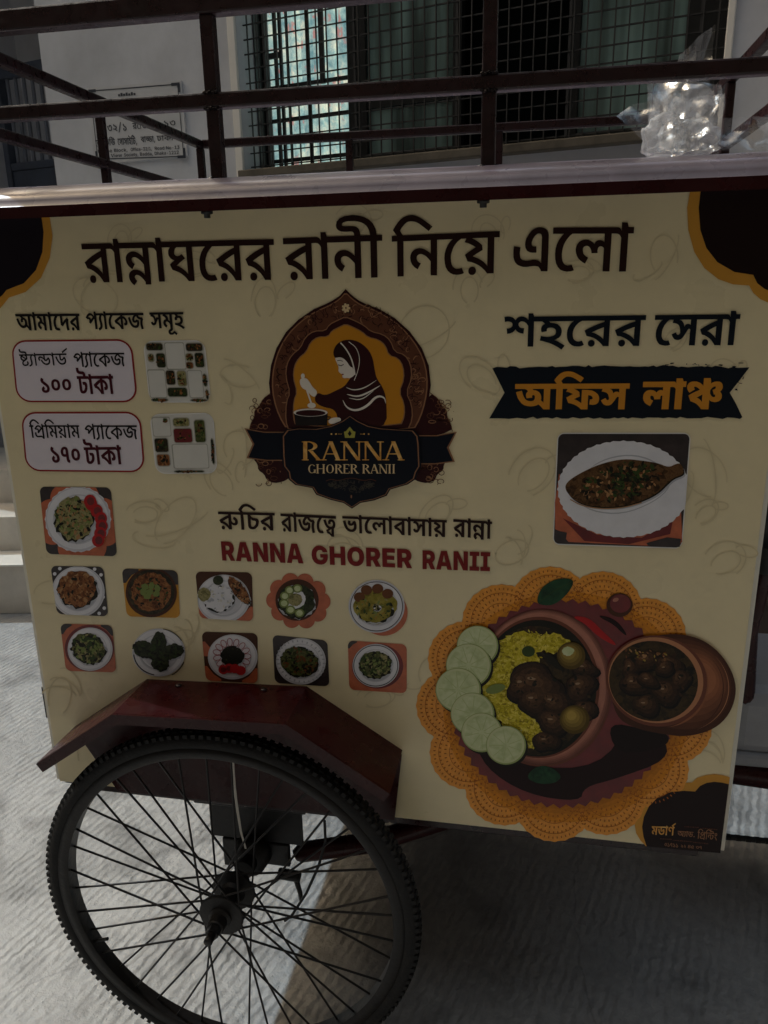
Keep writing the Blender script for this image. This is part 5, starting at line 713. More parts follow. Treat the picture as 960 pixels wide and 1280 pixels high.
GLYPHS['brand'] = [
[[-2613,5182,0,177,63,1,10,-1,9,-2,9,-4,7,-5,7,-8,4,-8,4,-9,2,-11,2,-12,-2,-12,-2,-10,-4,-10,-5,-8,-7,-6,-7,-6,-9,-4,-10,-2,-10,-1,-38,-1,0,38,30,0,6,1,6,1,4,4,4,4,2,5,0,7,0,6,-2,6,-4,4,-4,3,-6,1,-6,1,-14,0,0,-139]],
[[-2534,5183,-36,81,42,0,36,-80]],
[[-2485,5184,47,177,54,1,48,-176,-44,-2,-17,69,-3,15,-4,16,-3,16,-3,16,-3,16,-3,16,9,0,-3,-16,-2,-16,-4,-16,-2,-16,-4,-16,-3,-15,-16,-69]],
[[-2450,5218,0,36,80,1,0,-36]],
[[-2322,5186,0,176,43,1,35,-69,4,-9,4,-9,4,-10,4,-10,2,-8,2,-8,3,-9,-3,0,-1,11,-1,11,0,13,-1,12,-1,12,0,9,0,65,41,0,0,-177,-43,-1,-32,65,-4,7,-3,7,-3,7,-4,9,-4,11,-2,7,-4,8,-2,9,4,0,0,-12,1,-12,1,-12,0,-12,0,-10,0,-8,0,-64]],
[[-2168,5188,0,176,42,1,35,-69,4,-9,4,-9,4,-10,3,-10,3,-8,3,-8,2,-9,-4,0,0,10,0,12,-1,13,-1,12,0,12,0,9,0,65,40,0,0,-177,-43,-1,-32,65,-3,7,-4,7,-2,7,-4,9,-4,11,-3,7,-3,8,-4,9,5,0,1,-12,0,-12,1,-12,1,-12,0,-10,0,-8,0,-64]],
[[-2020,5189,47,178,53,1,49,-177,-45,-1,-16,69,-4,15,-3,16,-3,16,-4,16,-2,15,-4,16,10,0,-3,-15,-3,-16,-3,-17,-3,-15,-3,-16,-3,-16,-16,-68]],
[[-1986,5224,0,36,80,0,0,-36]],
[[-1722,5188,-14,1,-12,3,-12,6,-10,8,-9,10,-7,12,-6,14,-2,14,-2,17,2,17,3,16,5,14,8,12,9,10,11,8,11,6,13,3,12,1,10,0,8,-2,8,-2,7,-4,7,-3,6,-5,6,-6,4,-6,4,-6,4,-8,2,-7,1,-8,-41,-1,-2,4,-2,4,-2,4,-2,2,-4,2,-4,2,-4,0,-4,0,-10,-1,-8,-4,-6,-7,-6,-9,-2,-11,-1,-14,0,-9,1,-9,2,-7,5,-9,7,-7,8,-4,9,-1,9,0,6,3,6,3,4,6,2,6,1,6,7,0,-34,0,0,32,67,0,0,-23,-1,-15,-3,-12,-5,-12,-6,-10,-8,-8,-10,-7,-11,-5,-11,-3]],
[[-1636,5191,0,167,42,0,0,-63,54,0,0,64,41,0,0,-167,-41,0,0,66,-54,0,0,-67]],
[[-1408,5190,-14,1,-12,3,-12,6,-10,7,-9,10,-7,11,-6,14,-3,16,-1,18,1,17,3,16,6,13,7,12,9,10,10,8,12,6,12,2,14,2,12,-1,13,-3,11,-6,11,-8,9,-9,7,-11,5,-14,4,-16,1,-18,-1,-18,-4,-15,-5,-14,-7,-11,-9,-10,-11,-8,-11,-6,-13,-3],[-1408,5230,9,1,7,4,6,7,5,8,2,8,1,8,0,10,0,10,-1,8,-2,8,-5,8,-6,7,-7,4,-9,1,-10,-1,-8,-4,-6,-7,-4,-9,-2,-7,-2,-9,0,-9,0,-10,2,-8,2,-8,4,-8,6,-8,8,-3]],
[[-1318,5193,0,167,65,0,11,0,10,-2,8,-4,8,-5,7,-7,5,-8,4,-8,2,-10,2,-12,-2,-12,-2,-10,-4,-8,-6,-8,-6,-6,-8,-5,-9,-3,-11,-3,-10,-1,-40,0,0,36,32,0,6,0,6,2,4,2,4,4,2,6,0,6,0,6,-2,6,-4,4,-4,2,-6,2,-6,0,-15,0,0,-131]],
[[-1236,5193,-38,77,44,0,38,-76]],
[[-1179,5194,0,167,109,1,0,-37,-68,-1,0,-28,62,0,0,-35,-62,-1,0,-30,68,1,0,-37]],
[[-1052,5194,0,168,66,0,10,0,10,-3,9,-3,8,-6,7,-6,5,-8,4,-9,2,-10,1,-11,-1,-12,-2,-10,-4,-9,-5,-7,-8,-6,-8,-6,-8,-3,-10,-2,-12,-1,-38,0,0,35,30,0,6,1,6,2,5,2,3,4,2,5,1,7,-1,6,-2,5,-3,4,-5,3,-6,1,-6,1,-14,0,0,-132]],
[[-970,5195,-36,77,43,0,38,-77]],
[[-837,5192,0,166,55,1,10,-1,8,-2,8,-4,6,-4,6,-6,4,-8,4,-10,2,-10,0,-10,0,-12,-2,-10,-4,-8,-4,-8,-6,-6,-7,-6,-8,-3,-9,-2,-9,-1,-33,0,0,34,26,1,6,1,4,1,4,3,4,4,1,4,1,7,-1,7,-1,4,-4,4,-4,3,-4,1,-6,1,-12,-1,0,-129]],
[[-768,5194,-31,75,37,1,32,-76]],
[[-724,5194,42,166,48,2,43,-166,-39,0,-16,64,-2,14,-4,14,-2,15,-3,15,-3,15,-2,15,8,0,-3,-15,-3,-15,-2,-15,-2,-15,-4,-14,-2,-14,-14,-65]],
[[-692,5226,0,34,70,2,0,-34]],
[[-579,5196,0,166,38,1,31,-65,4,-8,3,-8,3,-9,4,-10,2,-7,2,-8,2,-8,-2,0,-1,9,-1,11,0,12,-1,12,-1,10,0,9,0,61,36,0,0,-166,-38,0,-28,60,-3,6,-3,7,-2,6,-4,9,-4,10,-2,7,-2,7,-4,9,4,0,1,-11,1,-12,0,-12,0,-10,1,-8,0,-8,0,-61]],
[[-446,5199,0,36,22,1,0,92,-22,0,0,36,79,2,0,-36,-22,-1,0,-93,22,0,0,-36]],
[[-357,5200,0,36,23,1,0,93,-23,0,0,36,79,1,0,-36,-22,-1,0,-92,22,0,0,-36]]]
GLYPHS['creditb'] = [
[[1223,2912,0,-13,-7,-1,0,-74,-12,-1,0,29,1,-8,-3,5,-3,4,-2,3,-3,1,-2,1,-2,0,-2,-1,-1,-1,-1,-3,0,-3,0,-4,2,-3,2,-3,2,-2,-4,-13,-4,2,-3,3,-3,4,-2,4,-2,6,0,6,0,6,2,5,2,4,3,3,3,2,4,0,4,0,2,0,4,-2,2,-2,3,-2,3,-4,-2,-1,0,3,0,4,0,2,0,4,0,26,-34,-4,0,14]],
[[1198,2870,0,-1,0,-2,0,-2,0,-1,-12,3,0,6,0,5,-2,3,-2,3,-4,2,-5,1,2,13,3,-2,6,-1,4,-2,4,-3,2,-3,2,-4,1,-5,1,-4]],
[[1282,2918,0,-14,-28,-2,0,-24,0,-2,1,-2,1,0,1,1,1,1,2,2,0,3,2,3,0,4,11,3,2,-7,1,-6,2,-7,0,-7,-1,-10,-1,-8,-4,-6,-4,-5,-6,-3,-6,-2,-5,0,-5,2,-5,4,-5,4,-4,8,-3,10,-2,8,-2,10,-2,12,11,4,2,-12,2,-10,2,-8,3,-8,4,-6,4,-4,5,0,4,2,4,3,2,6,0,9,0,5,0,4,-2,4,0,4,8,2,-3,-7,-3,-6,-3,-4,-3,-2,-3,-2,-3,-1,-2,1,-3,0,-2,1,-1,2,-2,3,0,3,-1,3,0,5,0,22,-21,-2,0,13]],
[[1306,2920,0,-14,-7,0,0,-75,-11,-1,0,68,-2,3,-2,2,-2,1,-2,0,0,14,2,0,2,-1,1,-1,1,-2,2,-2,0,2,0,2,0,2,0,2,0,7,9,1,2,-9]],
[[1358,2924,0,-13,-7,-1,0,-74,-11,-1,0,63,2,-6,-2,4,-3,5,-3,3,-2,3,-3,1,-3,1,-2,-1,-1,0,-1,-2,-2,-2,0,-2,0,-4,0,-4,1,-2,1,-3,2,-2,3,-1,3,-1,-2,-15,-6,2,-4,2,-4,4,-4,6,-1,6,-1,8,1,6,1,6,3,5,3,3,4,3,5,1,3,0,4,-1,2,-2,4,-3,2,-4,2,-4,-2,2,0,2,0,4,0,4,0,4,0,8,9,0,2,-8]],
[[1332,2936,28,30,6,-10,-28,-30]]]
GLYPHS['credit'] = [
[[1440,2890,0,-7,-6,0,0,-45,-7,-1,-2,5,-3,4,-2,2,-2,4,2,5,2,-1,2,-3,2,-3,2,-3,0,1,0,2,-1,1,0,1,0,2,0,28,-42,-2,0,8]],
[[1408,2844,-4,0,-4,2,-4,4,-4,5,-2,5,-2,6,-1,6,7,2,2,-7,2,-6,2,-5,2,-3,2,-1,4,-1,2,1,2,0,2,2,0,2,2,3,0,3,0,4,-2,2,-1,2,-2,2,-1,-1,-1,-1,-1,-1,0,-1,0,-2,0,-2,1,0,-7,-2,0,2,0,2,0,1,0,1,0,3,1,3,1,2,2,0,2,2,2,0,4,0,3,-2,2,-2,2,-4,1,-4,0,-4,0,-5,-2,-5,-1,-3,-3,-3,-4,-2]],
[[1405,2874,-1,3,-1,2,-2,1,-3,2,4,3,2,-1,4,-2,2,-2,1,-2,1,-3]],
[[1456,2890,0,-6,-6,0,4,1,-2,-3,0,-2,-2,-2,0,-2,0,-2,0,-2,0,-4,0,-2,1,-4,1,-3,0,-3,0,-4,0,-3,0,-3,-1,-2,-1,-3,-2,-2,-2,-2,-4,-2,-3,-1,-2,6,3,1,2,2,2,1,0,2,1,3,1,3,-1,3,-1,3,0,4,0,2,-1,4,-1,3,1,3,0,2,1,2,0,2,2,2,0,2,-8,-1,0,7]],
[[1472,2891,0,-7,-5,0,0,-45,-7,-1,0,42,-1,2,-1,0,-2,2,-2,0,0,6,2,0,1,0,1,0,1,-2,1,-2,0,2,0,1,0,1,0,2,0,4,6,0,0,-5]],
[[1514,2893,0,-7,-20,0,0,-16,0,-2,2,-1,0,1,1,0,1,2,1,1,1,3,1,2,6,2,1,-4,2,-4,0,-4,0,-5,0,-5,-1,-5,-2,-3,-3,-4,-4,-2,-4,0,-4,0,-4,2,-3,2,-3,3,-2,5,-3,6,-1,5,-2,5,-1,8,7,2,1,-8,1,-6,2,-5,2,-5,3,-4,3,-2,4,-1,3,1,3,2,1,4,1,5,0,3,0,3,-2,3,0,2,4,1,-2,-4,-2,-3,-2,-2,-2,-2,-2,-2,-2,0,-2,0,0,1,-2,1,-1,0,-1,2,0,2,-1,2,0,2,0,15,-15,-1,0,7]],
[[1518,2846,1,2,1,2,1,1,2,1,2,0,1,-2,2,-2,0,-2,0,-2,-2,-2,-1,-2,-2,0,-2,0,-1,2,-1,1]],
[[1568,2900,0,-9,-6,0,0,-61,-7,0,0,60,-5,0,0,10,5,0,-1,2,-1,2,-1,2,-1,3,3,7,2,6,4,4,3,4,3,2,4,2,3,-1,3,-1,2,-2,3,-2,3,-2,2,-4,4,-4,4,-6,-5,-6,-4,6,-3,4,-3,4,-3,2,-2,2,-4,0,-2,0,-2,-2,-2,-2,-2,-4,-2,-4,-2,-4,1,-2,1,-2,1,-2,1,-2]],
[[1614,2902,0,-10,-5,0,0,-51,-7,0,0,38,0,-5,-2,4,-1,4,-2,4,-1,2,-2,2,-2,2,-2,0,-2,0,-2,0,-2,-1,-2,-2,-2,-3,-2,-2,-1,-4,-1,0,2,2,1,0,1,2,2,0,2,-1,3,-2,1,-3,1,-4,0,-2,-1,-2,0,-2,0,-2,-2,2,1,1,1,1,0,2,2,2,0,2,2,2,6,9,4,-7,-16,-25,-5,7,3,3,0,-2,-3,-1,1,2,1,2,1,2,0,2,0,2,-2,2,0,2,-2,0,-1,0,-1,-1,0,-1,-2,0,-6,8,4,5,2,5,2,4,4,3,2,2,4,1,2,-1,3,-1,3,-2,2,-2,2,-4,3,-5,-1,-1,0,2,0,3,0,3,0,2,0,12,6,0,1,-6]],
[[1609,2826,-7,0,0,3,-2,2,0,1,-2,2,-2,0,-2,1,-2,-1,-2,0,-4,-1,-4,0,-2,0,-2,1,-2,1,-2,2,-2,3,-1,3,-1,5,0,4,0,3,0,2,0,3,0,2,8,-2,0,-2,-1,-2,0,-1,0,-2,0,-3,1,-4,0,-2,2,-1,2,-1,2,0,2,0,4,1,2,1,2,0,2,0,2,-1,2,-2,2,-3,0,3,7,-1]],
[[1632,2902,0,-8,-6,-1,0,-61,-6,0,0,61,-6,-1,0,10,5,0,-1,2,-1,2,-1,3,-1,2,3,7,2,6,4,4,3,4,3,2,4,2,3,0,3,-2,2,-1,3,-3,3,-2,3,-4,3,-4,4,-5,-4,-7,-4,6,-4,5,-3,3,-3,2,-2,2,-4,0,-2,0,-2,-2,-2,-2,-2,-4,-2,-4,-2,-4,2,-2,0,-2,1,-2,1,-2]],
[[1644,2885,2,-1,3,0,2,-2,2,-2,2,-4,3,-3,-5,-3,-2,2,-2,2,-2,2,-2,0,-1,0,-2,-2,0,-2,-1,-2,1,-4,0,-2,2,-2,2,-2,-4,-8,-4,4,-2,4,-2,4,0,6,0,4,1,4,2,3,2,2,3,1]],
[[1684,2904,0,-9,-24,-1,0,-42,0,-2,0,-2,1,-1,1,-1,0,-1,2,0,2,1,2,1,1,3,1,3,2,3,0,4,1,4,0,3,-1,3,0,2,-1,0,-2,1,-1,0,-1,-1,-1,0,-1,10,1,0,2,0,1,0,1,0,4,0,2,-1,2,-2,1,-3,1,-4,0,-4,0,-4,0,-4,-2,-6,0,-4,-3,-5,-3,-5,-4,-3,-4,-1,-3,0,-2,0,-1,2,-2,2,-1,2,-1,2,0,4,0,4,0,20,0,4,0,3,0,3,0,2,0,2,0,8,-23,0,0,8]],
[[1671,2904,-1,3,0,3,-2,2,-2,0,-2,0,-4,0,-4,1,-2,1,-2,2,-2,3,-1,3,-1,4,0,4,0,1,0,1,1,2,0,2,7,-1,0,-1,0,-1,0,-1,0,-1,0,-3,0,-2,0,-2,2,-2,2,-1,1,0,3,0,2,0,3,0,3,-1,2,-1,1,-1,1,-3,1,-3,1,-4,0,-4]],
[[1693,2870,4,-5,3,-5,3,-6,3,-6,2,-8,2,-6,-6,-4,-2,6,-2,6,-2,6,-3,4,-3,6,-4,4]],
[[1688,2888,0,5,1,4,1,3,2,2,3,2,3,0,2,0,3,-1,2,-2,1,-3,1,-4,1,-5,-1,-5,-1,-4,-1,-2,-2,-3,-3,-1,-2,-1,-3,1,-3,0,-2,3,-1,3,-1,4],[1694,2888,0,-3,1,-3,1,0,2,-1,2,1,0,1,2,3,0,3,0,3,-2,3,0,1,-2,1,-2,-1,-1,-1,-1,-3]]]
GLYPHS['credit2'] = [
[[1298,2720,-2,1,-2,1,-2,2,-2,2,0,4,-1,5,1,3,0,4,2,3,1,3,3,1,2,1,3,0,2,-2,2,-2,1,-2,2,-4,0,-5,0,-3,-1,-4,-1,-3,-2,-3,-2,-1],[1298,2744,-2,0,-1,-2,-1,-2,0,-2,0,-4,0,-2,0,-2,1,-2,1,-2,1,0,1,0,2,0,1,0,1,2,0,2,1,2,0,4,0,2,-1,2,0,2,-1,2,-1,0]],
[[1322,2716,-4,0,-2,2,-2,2,0,4,0,2,2,2,1,2,2,2,2,-6,-1,0,0,-1,-1,-1,-1,0,1,-2,1,0,0,-1,2,-1,2,1,1,1,1,2,0,2,0,2,0,2,-1,2,-1,2,-2,2,-2,2,-2,2,-2,2,-1,2,-1,1,0,1,0,2,0,2,0,2,1,2,1,2,4,-3,0,-1,-1,-2,-1,0,0,-1,0,-1,1,-1,1,-1,1,-2,1,-1,2,-1,2,-3,2,-3,2,-2,0,-2,1,-2,0,-3,0,-3,-1,-3,-2,-3,-2,-1,-2,-1]],
[[1348,2734,2,0,-2,-2,-1,0,-1,0,-2,0,-4,0,-2,2,-2,3,0,4,0,3,1,3,1,3,1,2,1,1,2,1,2,1,2,1,1,0,1,-1,1,-1,1,0,1,-2,1,-1,0,-3,0,-2,0,-20,0,-2,1,-2,1,0,0,-6,-2,0,-2,1,0,1,-2,2,0,2,0,2],[1344,2736,2,0,0,1,2,1,1,0,-1,-1,0,8,0,1,0,2,0,1,-1,1,-1,0,-2,0,-1,-1,-1,-1,0,-2,-1,-1,0,-2,-1,-2,1,-2,1,-1,1,-1]],
[[1369,2716,-3,1,-3,1,-1,4,-1,2,0,3,1,3,2,1,2,1,2,-4,-1,-1,-1,-1,0,-2,0,-2,2,0,2,0,2,2,1,2,1,2,-1,2,-1,2,0,1,-1,2,-2,1,-2,2,-2,3,-1,1,-2,2,0,2,-1,2,-1,2,1,2,1,1,0,2,1,1,4,-2,-1,-1,0,-1,0,-1,0,-1,0,-2,1,-2,1,0,1,-2,2,-2,2,-2,2,-2,1,-2,2,-3,0,-3,0,-2,0,-4,-1,-2,-1,-2,-2,-2,-2,-1]],
[[1392,2717,-4,1,-2,1,-1,3,-1,3,0,3,2,2,2,2,2,1,2,-5,-2,0,0,-1,0,-1,-1,-1,1,-1,0,-1,1,-1,1,0,2,0,2,2,0,2,1,2,-1,2,0,2,0,2,-2,2,-2,1,-2,2,-2,3,-1,2,-1,1,-2,1,0,2,0,2,0,2,1,2,1,2,0,1,4,-3,0,-2,-1,0,0,-2,0,-1,1,-1,0,-1,2,-1,0,-2,2,-1,2,-3,2,-2,2,-2,1,-2,1,-3,0,-3,-1,-3,-1,-3,-1,-2,-2,-2,-2,0]],
[[1426,2747,0,1,1,2,1,0,0,2,4,-2,0,-1,-1,-1,1,-1,0,-1,2,0,4,-2,2,-2,1,-2,0,-2,-1,-4,-1,-2,-3,-2,-3,0,-1,0,1,0,2,0,1,-1,2,-1,2,-1,2,-1,2,-2,-3,-3,-2,1,-2,2,-2,2,-2,0,-2,1,-2,1,-2,0,-3,1,1,4,1,-1,2,0,1,0,1,0,4,1,1,1,1,2,0,2,0,1,0,1,-2,0,0,1,-2,1,-2,0,-2,1,0,1,-1,1,-1,1]],
[[1449,2748,1,2,0,2,1,1,4,-1,-1,-1,0,-1,0,-1,0,-1,1,0,1,-1,2,-1,2,0,2,-2,2,-2,0,-3,0,-3,-2,-2,-3,-2,-3,-2,-1,0,1,2,2,-1,2,-1,1,0,2,-2,1,-1,2,-1,-2,-4,-2,2,-2,2,-2,0,-2,2,-2,0,-2,2,-2,0,-3,0,1,4,1,0,1,0,2,0,1,0,3,0,2,2,1,1,1,1,0,2,-1,0,-1,1,0,1,-2,0,-1,1,-2,1,-1,0,-2,2,0,1]],
[[1493,2724,-5,0,-3,2,-2,2,-1,4,0,3,2,3,2,2,4,2,0,-2,-2,1,-2,1,-2,2,0,1,-1,1,0,2,0,2,1,2,2,2,2,1,2,1,3,0,3,0,3,-1,2,-1,1,-2,1,-2,0,-2,0,-2,-1,-1,0,-1,-2,-2,-2,-1,-2,-1,0,2,4,-2,2,-2,1,-2,1,-4,-1,-4,-2,-2,-3,-2],[1493,2728,3,0,2,1,0,1,1,2,-1,2,0,2,-1,0,-1,2,-2,0,-1,0,-3,0,-2,-2,0,-2,-1,-2,1,-2,0,-1,2,-1],[1493,2742,1,2,2,0,0,1,2,1,0,1,0,1,0,2,-1,1,-1,1,-3,0,-1,0,-2,0,-1,-1,-1,-1,0,-1,0,-1,0,-2,1,-1,1,-1]],
[[1520,2724,-3,0,-3,1,-2,2,-2,3,-2,2,0,4,1,4,1,4,3,4,3,3,2,2,4,2,2,1,2,-2,0,-1,0,-1,0,-1,0,-1,0,-2,2,0,1,0,1,0,2,-4,-2,-1,-2,-2,-2,-1,0,-2,-1,-1,0,-1,0,-2,1,-1,1,-1,1,0,1,0,1,0,2,-5,-2,-1,-4,-2,-2,0],[1521,2728,1,0,1,0,1,0,1,0,1,1,1,1,0,-2,-3,1,-2,1,-2,3,0,3,0,2,1,1,1,2,1,1,2,2,2,2,1,-2,-2,0,-2,2,-1,0,-1,1,0,1,0,2,0,1,0,1,2,0,-3,-3,-3,-2,-2,-3,-2,-2,0,-3,-1,-3,1,-3,0,-2,2,-1,1,-2,2,0]],
[[1572,2741,-1,-3,-1,-4,0,-2,-2,-2,-3,-2,-3,0,-2,0,-2,1,-2,1,-2,2,-2,3,-2,4,0,3,-2,4,0,4,4,1,1,-4,1,-4,0,-3,2,-4,2,-2,2,-2,2,0,2,0,1,2,1,0,0,2,1,2,0,3,0,3,-1,2,0,2,-2,2,-2,1,-2,-1,0,-2,0,-1,0,-1,1,0,-5,-2,0,2,0,1,0,1,0,2,0,1,0,1,2,2,1,0,1,1,2,0,2,-1,3,-1,2,-2,1,-3,1,-4]],
[[1590,2741,2,-1,-2,0,-2,-1,-1,-1,-2,0,-4,1,-3,1,-2,3,0,3,0,2,1,2,1,2,2,2,1,2,1,0,2,1,2,0,2,0,2,0,1,-1,1,0,1,-2,1,-1,0,-1,0,-3,0,-15,0,-1,0,-1,1,0,1,0,0,-1,1,0,-1,-5,-2,1,-2,0,0,1,-2,2,0,1,0,2],[1586,2742,1,0,1,1,2,1,1,0,-1,0,0,4,0,2,0,1,0,1,-1,0,-1,0,0,1,-2,0,-2,-1,-2,-1,0,-1,-1,-1,0,-1,-1,-2,1,-2,1,0,2,-1]]]
